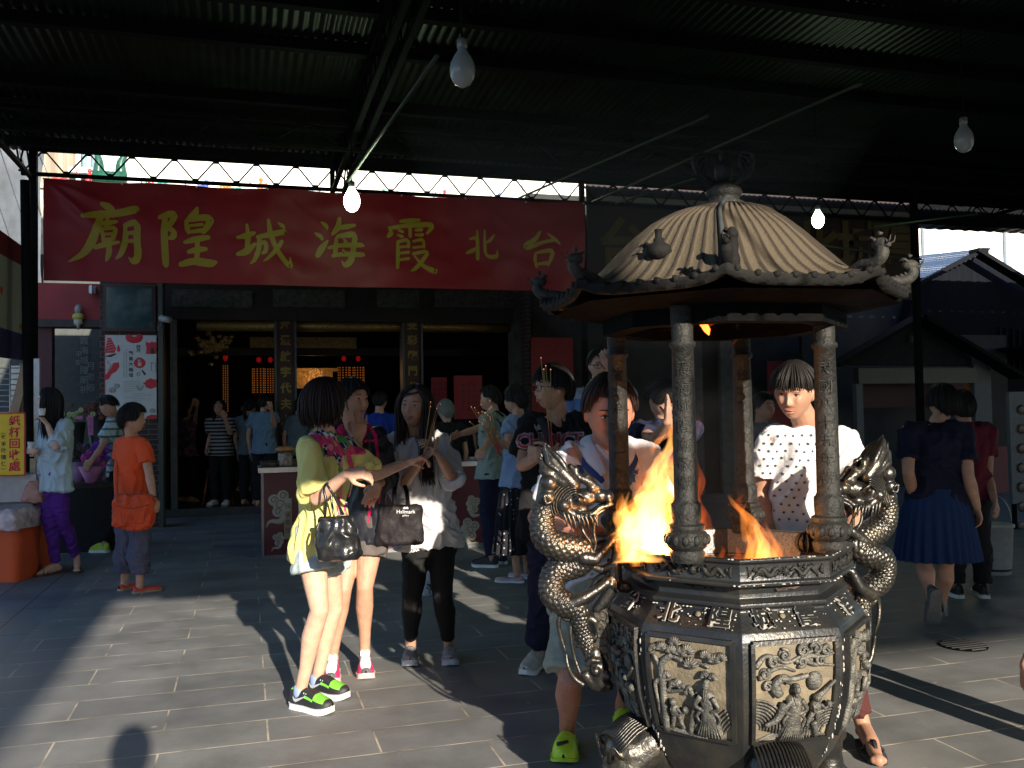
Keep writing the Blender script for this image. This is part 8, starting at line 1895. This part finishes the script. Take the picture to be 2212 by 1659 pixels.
build(c, 'collar_band', NV, p7, True)
bv = bvh_of(o); q = at(1387, 1042, 3.4)
eg = [(-.04, .03), (-.03, .01), (-.018, .0), (-.024, -.03), (-.01, -.022), (0, -.04), (.01, -.022), (.024, -.03), (.018, 0), (.03, .01), (.04, .03), (.026, .022), (.016, .028), (.008, .016), (.0, .034), (-.008, .016), (-.016, .028), (-.026, .022)]
w = MB(); w.add([q + CR * a + UP * b for a, b in eg], [tuple(range(len(eg)))]); build(wrap(w, [bv], -CF, .004, .02, 1.0), 'emblem', mat('emblem_blue', (.03, .10, .28), var=0), o)
w = MB(); q = at(1272, 1028, 3.4); w.add([q + CR * a + UP * b for a, b in ((-.022, -.022), (.022, -.022), (.022, .022), (-.022, .022))], [(0, 1, 2, 3)]); build(wrap(w, [bv], -CF, .004, .02, 1.0), 'square_patch', NV, o)
z = MB(); z.add([at(1250, 966, 3.3), at(1262, 962, 3.3), at(1300, 1040, 3.3), at(1330, 1110, 3.3), at(1320, 1114, 3.3), at(1288, 1044, 3.3)], [(0, 1, 2, 3, 4, 5)]); build(wrap(z, [bv], -CF, .006, .02, 1.2), 'bag_strap', mat('strap_tan', (.24, .15, .09), rough=.6), o, True)
bottoms(p7, J, M_('grey_khaki', (.26, .27, .23)), 'shorts', .90, 1.08, .030, hem=.01, amp=.007, cuff=.03)
LIME = mat('lime_clog', (.48, .72, .03), rough=.45)
for n in 'LR': shoe(p7, J['an' + n], J['toe' + n], (LIME, LIME), 'croc', L=.28, wd=1.15)
mb = MB(); q = J['toeR']; mb.tube([q + V((-.02, .02, .075)), q + V((.03, .03, .075))], .008, 6); build(mb, 'clog_badge', PB, p7, True)
# paper held over the fire
c = at(1412, 1098, 3.4); t = thing('paper', 'sheet of joss paper held over the flames', 'paper', c); mb = MB(); mb.box(c, (.09, .004, .12), (CR, CF, UP)); build(mb, 'sheet', mat('joss_paper', (.6, .5, .3)), t); 
# 15 star boy
J = Jd(-CR * .15 - CF, -CR * .55 - CF * .80 - UP * .25, UP + CR * .08, head=(1716, 848, 4.0), neck=(1742, 916, 4.08), shR=(1670, 950, 4.08), shL=(1814, 946, 4.10), elR=(1640, 1062, 4.15), wrR=(1668, 1165, 4.05), elL=(1862, 1062, 4.0), wrL=(1836, 1150, 3.85),
       hipR=(1716, 1200, 4.15), hipL=(1784, 1200, 4.12), knR=(1716, 1370, 4.05), anR=(1708, 1500, 4.35), knL=(1812, 1395, 3.95), anL=(1866, 1600, 3.92), toeR=(1700, 1560, 4.1), toeL=(1898, 1650, 3.68))
ground_leg(J)
p15 = person('boy with a thick fringe in a white star print t-shirt gazing at the fire', J)
body(p15, J, SK3, 1.03, male=True, hs=1.02, hands=dict(R=dict(d=-UP, pn=CR, curl=.3, th=1)))
ax = frame_of(J['hF'], J['hup']); hair(p15, J['head'], ax, 'fringe', HAIR, 1.10, 520, 16)
o = top(p15, J, M_('white_tee2', (.58, .57, .58), var=.03), 't_shirt', 1.0, .016, {'L': .66, 'R': .66}, .020, .05, .008, amp=.009, seed=11, male=True)
bv = bvh_of(o); w = MB(); R = random.Random(21)
for i in range(13):
    for j in range(12):
        px = 1624 + i * 20 + (j % 2) * 10 + R.uniform(-2, 2); py = 958 + j * 19 + R.uniform(-2, 2); r = ray(px, py); h = bv.ray_cast(CAM, r)
        if h[0] is None: continue
        q = CAM + r * 3.5; s = .0085; a0 = R.uniform(0, 1.2); q = q; w.add([q + (CR * math.cos(a0 + k * PI / 5) + UP * math.sin(a0 + k * PI / 5)) * (s if k % 2 == 0 else s * .42) for k in range(10)], [tuple(range(10))])
build(wrap(w, [bv], -FWD, .004, .02, 1.5), 'star_print', mat('star_navy', (.02, .03, .06), var=0), o)
bottoms(p15, J, M_('maroon_trousers', (.06, .018, .016)), 'trousers', 1.84, 1.02, .012, amp=.005)
mb = MB(); t_, a = J['toeL'], J['anL']; dd = (V((t_.x, t_.y, 0)) - V((a.x, a.y, 0))).normalized(); s = dd.cross(UP); c = V(((a.x + t_.x) / 2, (a.y + t_.y) / 2, .006)); mb.loft([(c, .14, .05), (c + UP * .014, .14, .05)], dd, s, 20, 2.6); mb.tube([c + dd * .02 - s * .045 + UP * .02, c + dd * .05 + UP * .07, c + dd * .09 + UP * .04, c + dd * .05 + UP * .07, c + dd * .02 + s * .045 + UP * .02], .007, 6, smooth=3); build(mb, 'flip_flop', BLACK_S, p15, True)
# 16 blue skirt, walking away
J = Jd(CF * .95 - CR * .12, CF * .9 - CR * .2, UP, head=(2036, 872, 6.3), neck=(2026, 912, 6.25), shL=(1962, 932, 6.2), shR=(2078, 930, 6.2), elL=(1962, 1020, 6.1), wrL=(1975, 1080, 6.3), elR=(2092, 1030, 6.1), wrR=(2110, 1095, 6.15),
       hipL=(1998, 1095, 6.25), hipR=(2046, 1095, 6.25), knL=(1992, 1215, 6.2), anL=(2012, 1290, 6.05), knR=(2042, 1225, 6.3), anR=(2034, 1318, 6.35), toeL=(2016, 1330, 6.05), toeR=(2030, 1320, 6.6))
J['anR'].z = .08; J['toeR'].z = 0
p16 = person('woman in a navy top and pleated blue skirt walking away at right', J)
body(p16, J, SK2, 1.12, voxel=.006, face=False, hands=dict(R=dict(d=-UP * .9 + CR * .2, pn=-CR, curl=.4, th=1)), feet=False)
hair(p16, J['head'], frame_of(J['hF'], UP), 'shortw', HAIR, 1.08, 260, 18)
top(p16, J, M_('navy_top', (.010, .011, .028)), 'top', 1.10, .014, .66, .010, .02, .01, amp=.008, seed=13)
skirt(p16, J, M_('blue_skirt', (.012, .032, .10), rough=.8), 'skirt', .36, 1.12, .014, .055, 26, .014)
r = shoe(p16, J['anR'], J['toeR'], (mat('sole_grey', (.2, .2, .19)), mat('shoe_tan', (.25, .2, .17))), 'sneaker', L=.25)
sdx = (J['toeL'] - J['anL']).normalized(); shoe(p16, J['anL'] + UP * .02, J['anL'] - UP * .2 - CF * .0, (mat('sole_grey2', (.14, .14, .13), rough=.8, bump=.8, bscale=90), mat('shoe_mesh', (.10, .10, .11))), 'sneaker', L=.27, up=(CF * .95 + UP * .25).normalized())
# 17 companion
t, J = figure_at('companion in a dark red top carrying the bucket beside the blue skirt', 2078, 880, 7.0, .1, M_('dark_red_top', (.10, .012, .025)), DARK, 'shortw', over=dict(elR=(2134, 1030, 6.9), wrR=(2148, 1080, 6.75)), sk=SK3, shoes=BLACK_S, voxel=.008, face=False)
# 18 arm of somebody at the right edge
J = defaults(1.66, gnd(2360, 1640), -1.3); pass
t, J = figure_at('person mostly beyond the right edge with one bare hand showing', 2480, 800, 3.6, .2, GREYC, DARK, 'short', over=dict(elL=(2330, 1180, 3.6), wrL=(2216, 1440, 3.45)), hands=dict(L=dict(d=-UP * .9, pn=CR, curl=.4, th=-1)), face=False)
# the photographer, behind the lens
gp = V((.02, -.42, 0)); J = defaults(1.66, (gp.x, gp.y, 0), 0)
t = thing('person', 'photographer standing behind the camera whose head shades the paving at lower left', 'person', gp)
body(t, J, SK2, 1.0, male=True, voxel=.012, face=False, hands=dict(L='none', R='none')); top(t, J, GREYC, 'shirt', 1.02, .02, .6, voxel=.012, male=True); bottoms(t, J, DARK, 'trousers', 1.95, 1.0, voxel=.012); hair(t, J['head'], frame_of(J['hF'], UP), 'short', HAIR, 1.05, 0, 1, low=True)
# ------------------------------------------------ smoke from the burner
smk = bpy.data.materials.new('smoke'); smk.use_nodes = True; N = smk.node_tree.nodes; L = smk.node_tree.links; N.remove(N['Principled BSDF'])
pv = N.new('ShaderNodeVolumePrincipled'); pv.inputs['Color'].default_value = (.62, .68, .80, 1); pv.inputs['Density'].default_value = .034; L.new(pv.outputs[0], N['Material Output'].inputs['Volume'])
mb = MB(); c = UC
st = [(c + V((0, .05, .98)), .22, .22), (c + V((.02, .2, 1.4)), .26, .24), (c + V((.08, .7, 1.68)), .34, .3), (c + V((.3, 1.5, 2.1)), .7, .5), (c + V((.7, 2.4, 2.7)), 1.3, .9), (c + V((1.2, 3.2, 3.6)), 1.9, 1.3)]
mb.loft(st, V((1, 0, 0)), V((0, 1, 0)), 28, 2.0)
s_ = build(mb, 'smoke', smk, None, True, origin=(0, 0, 0)); tag(s_, 'thin grey smoke drifting up from the burner under the dark roof', 'smoke', kind='stuff')
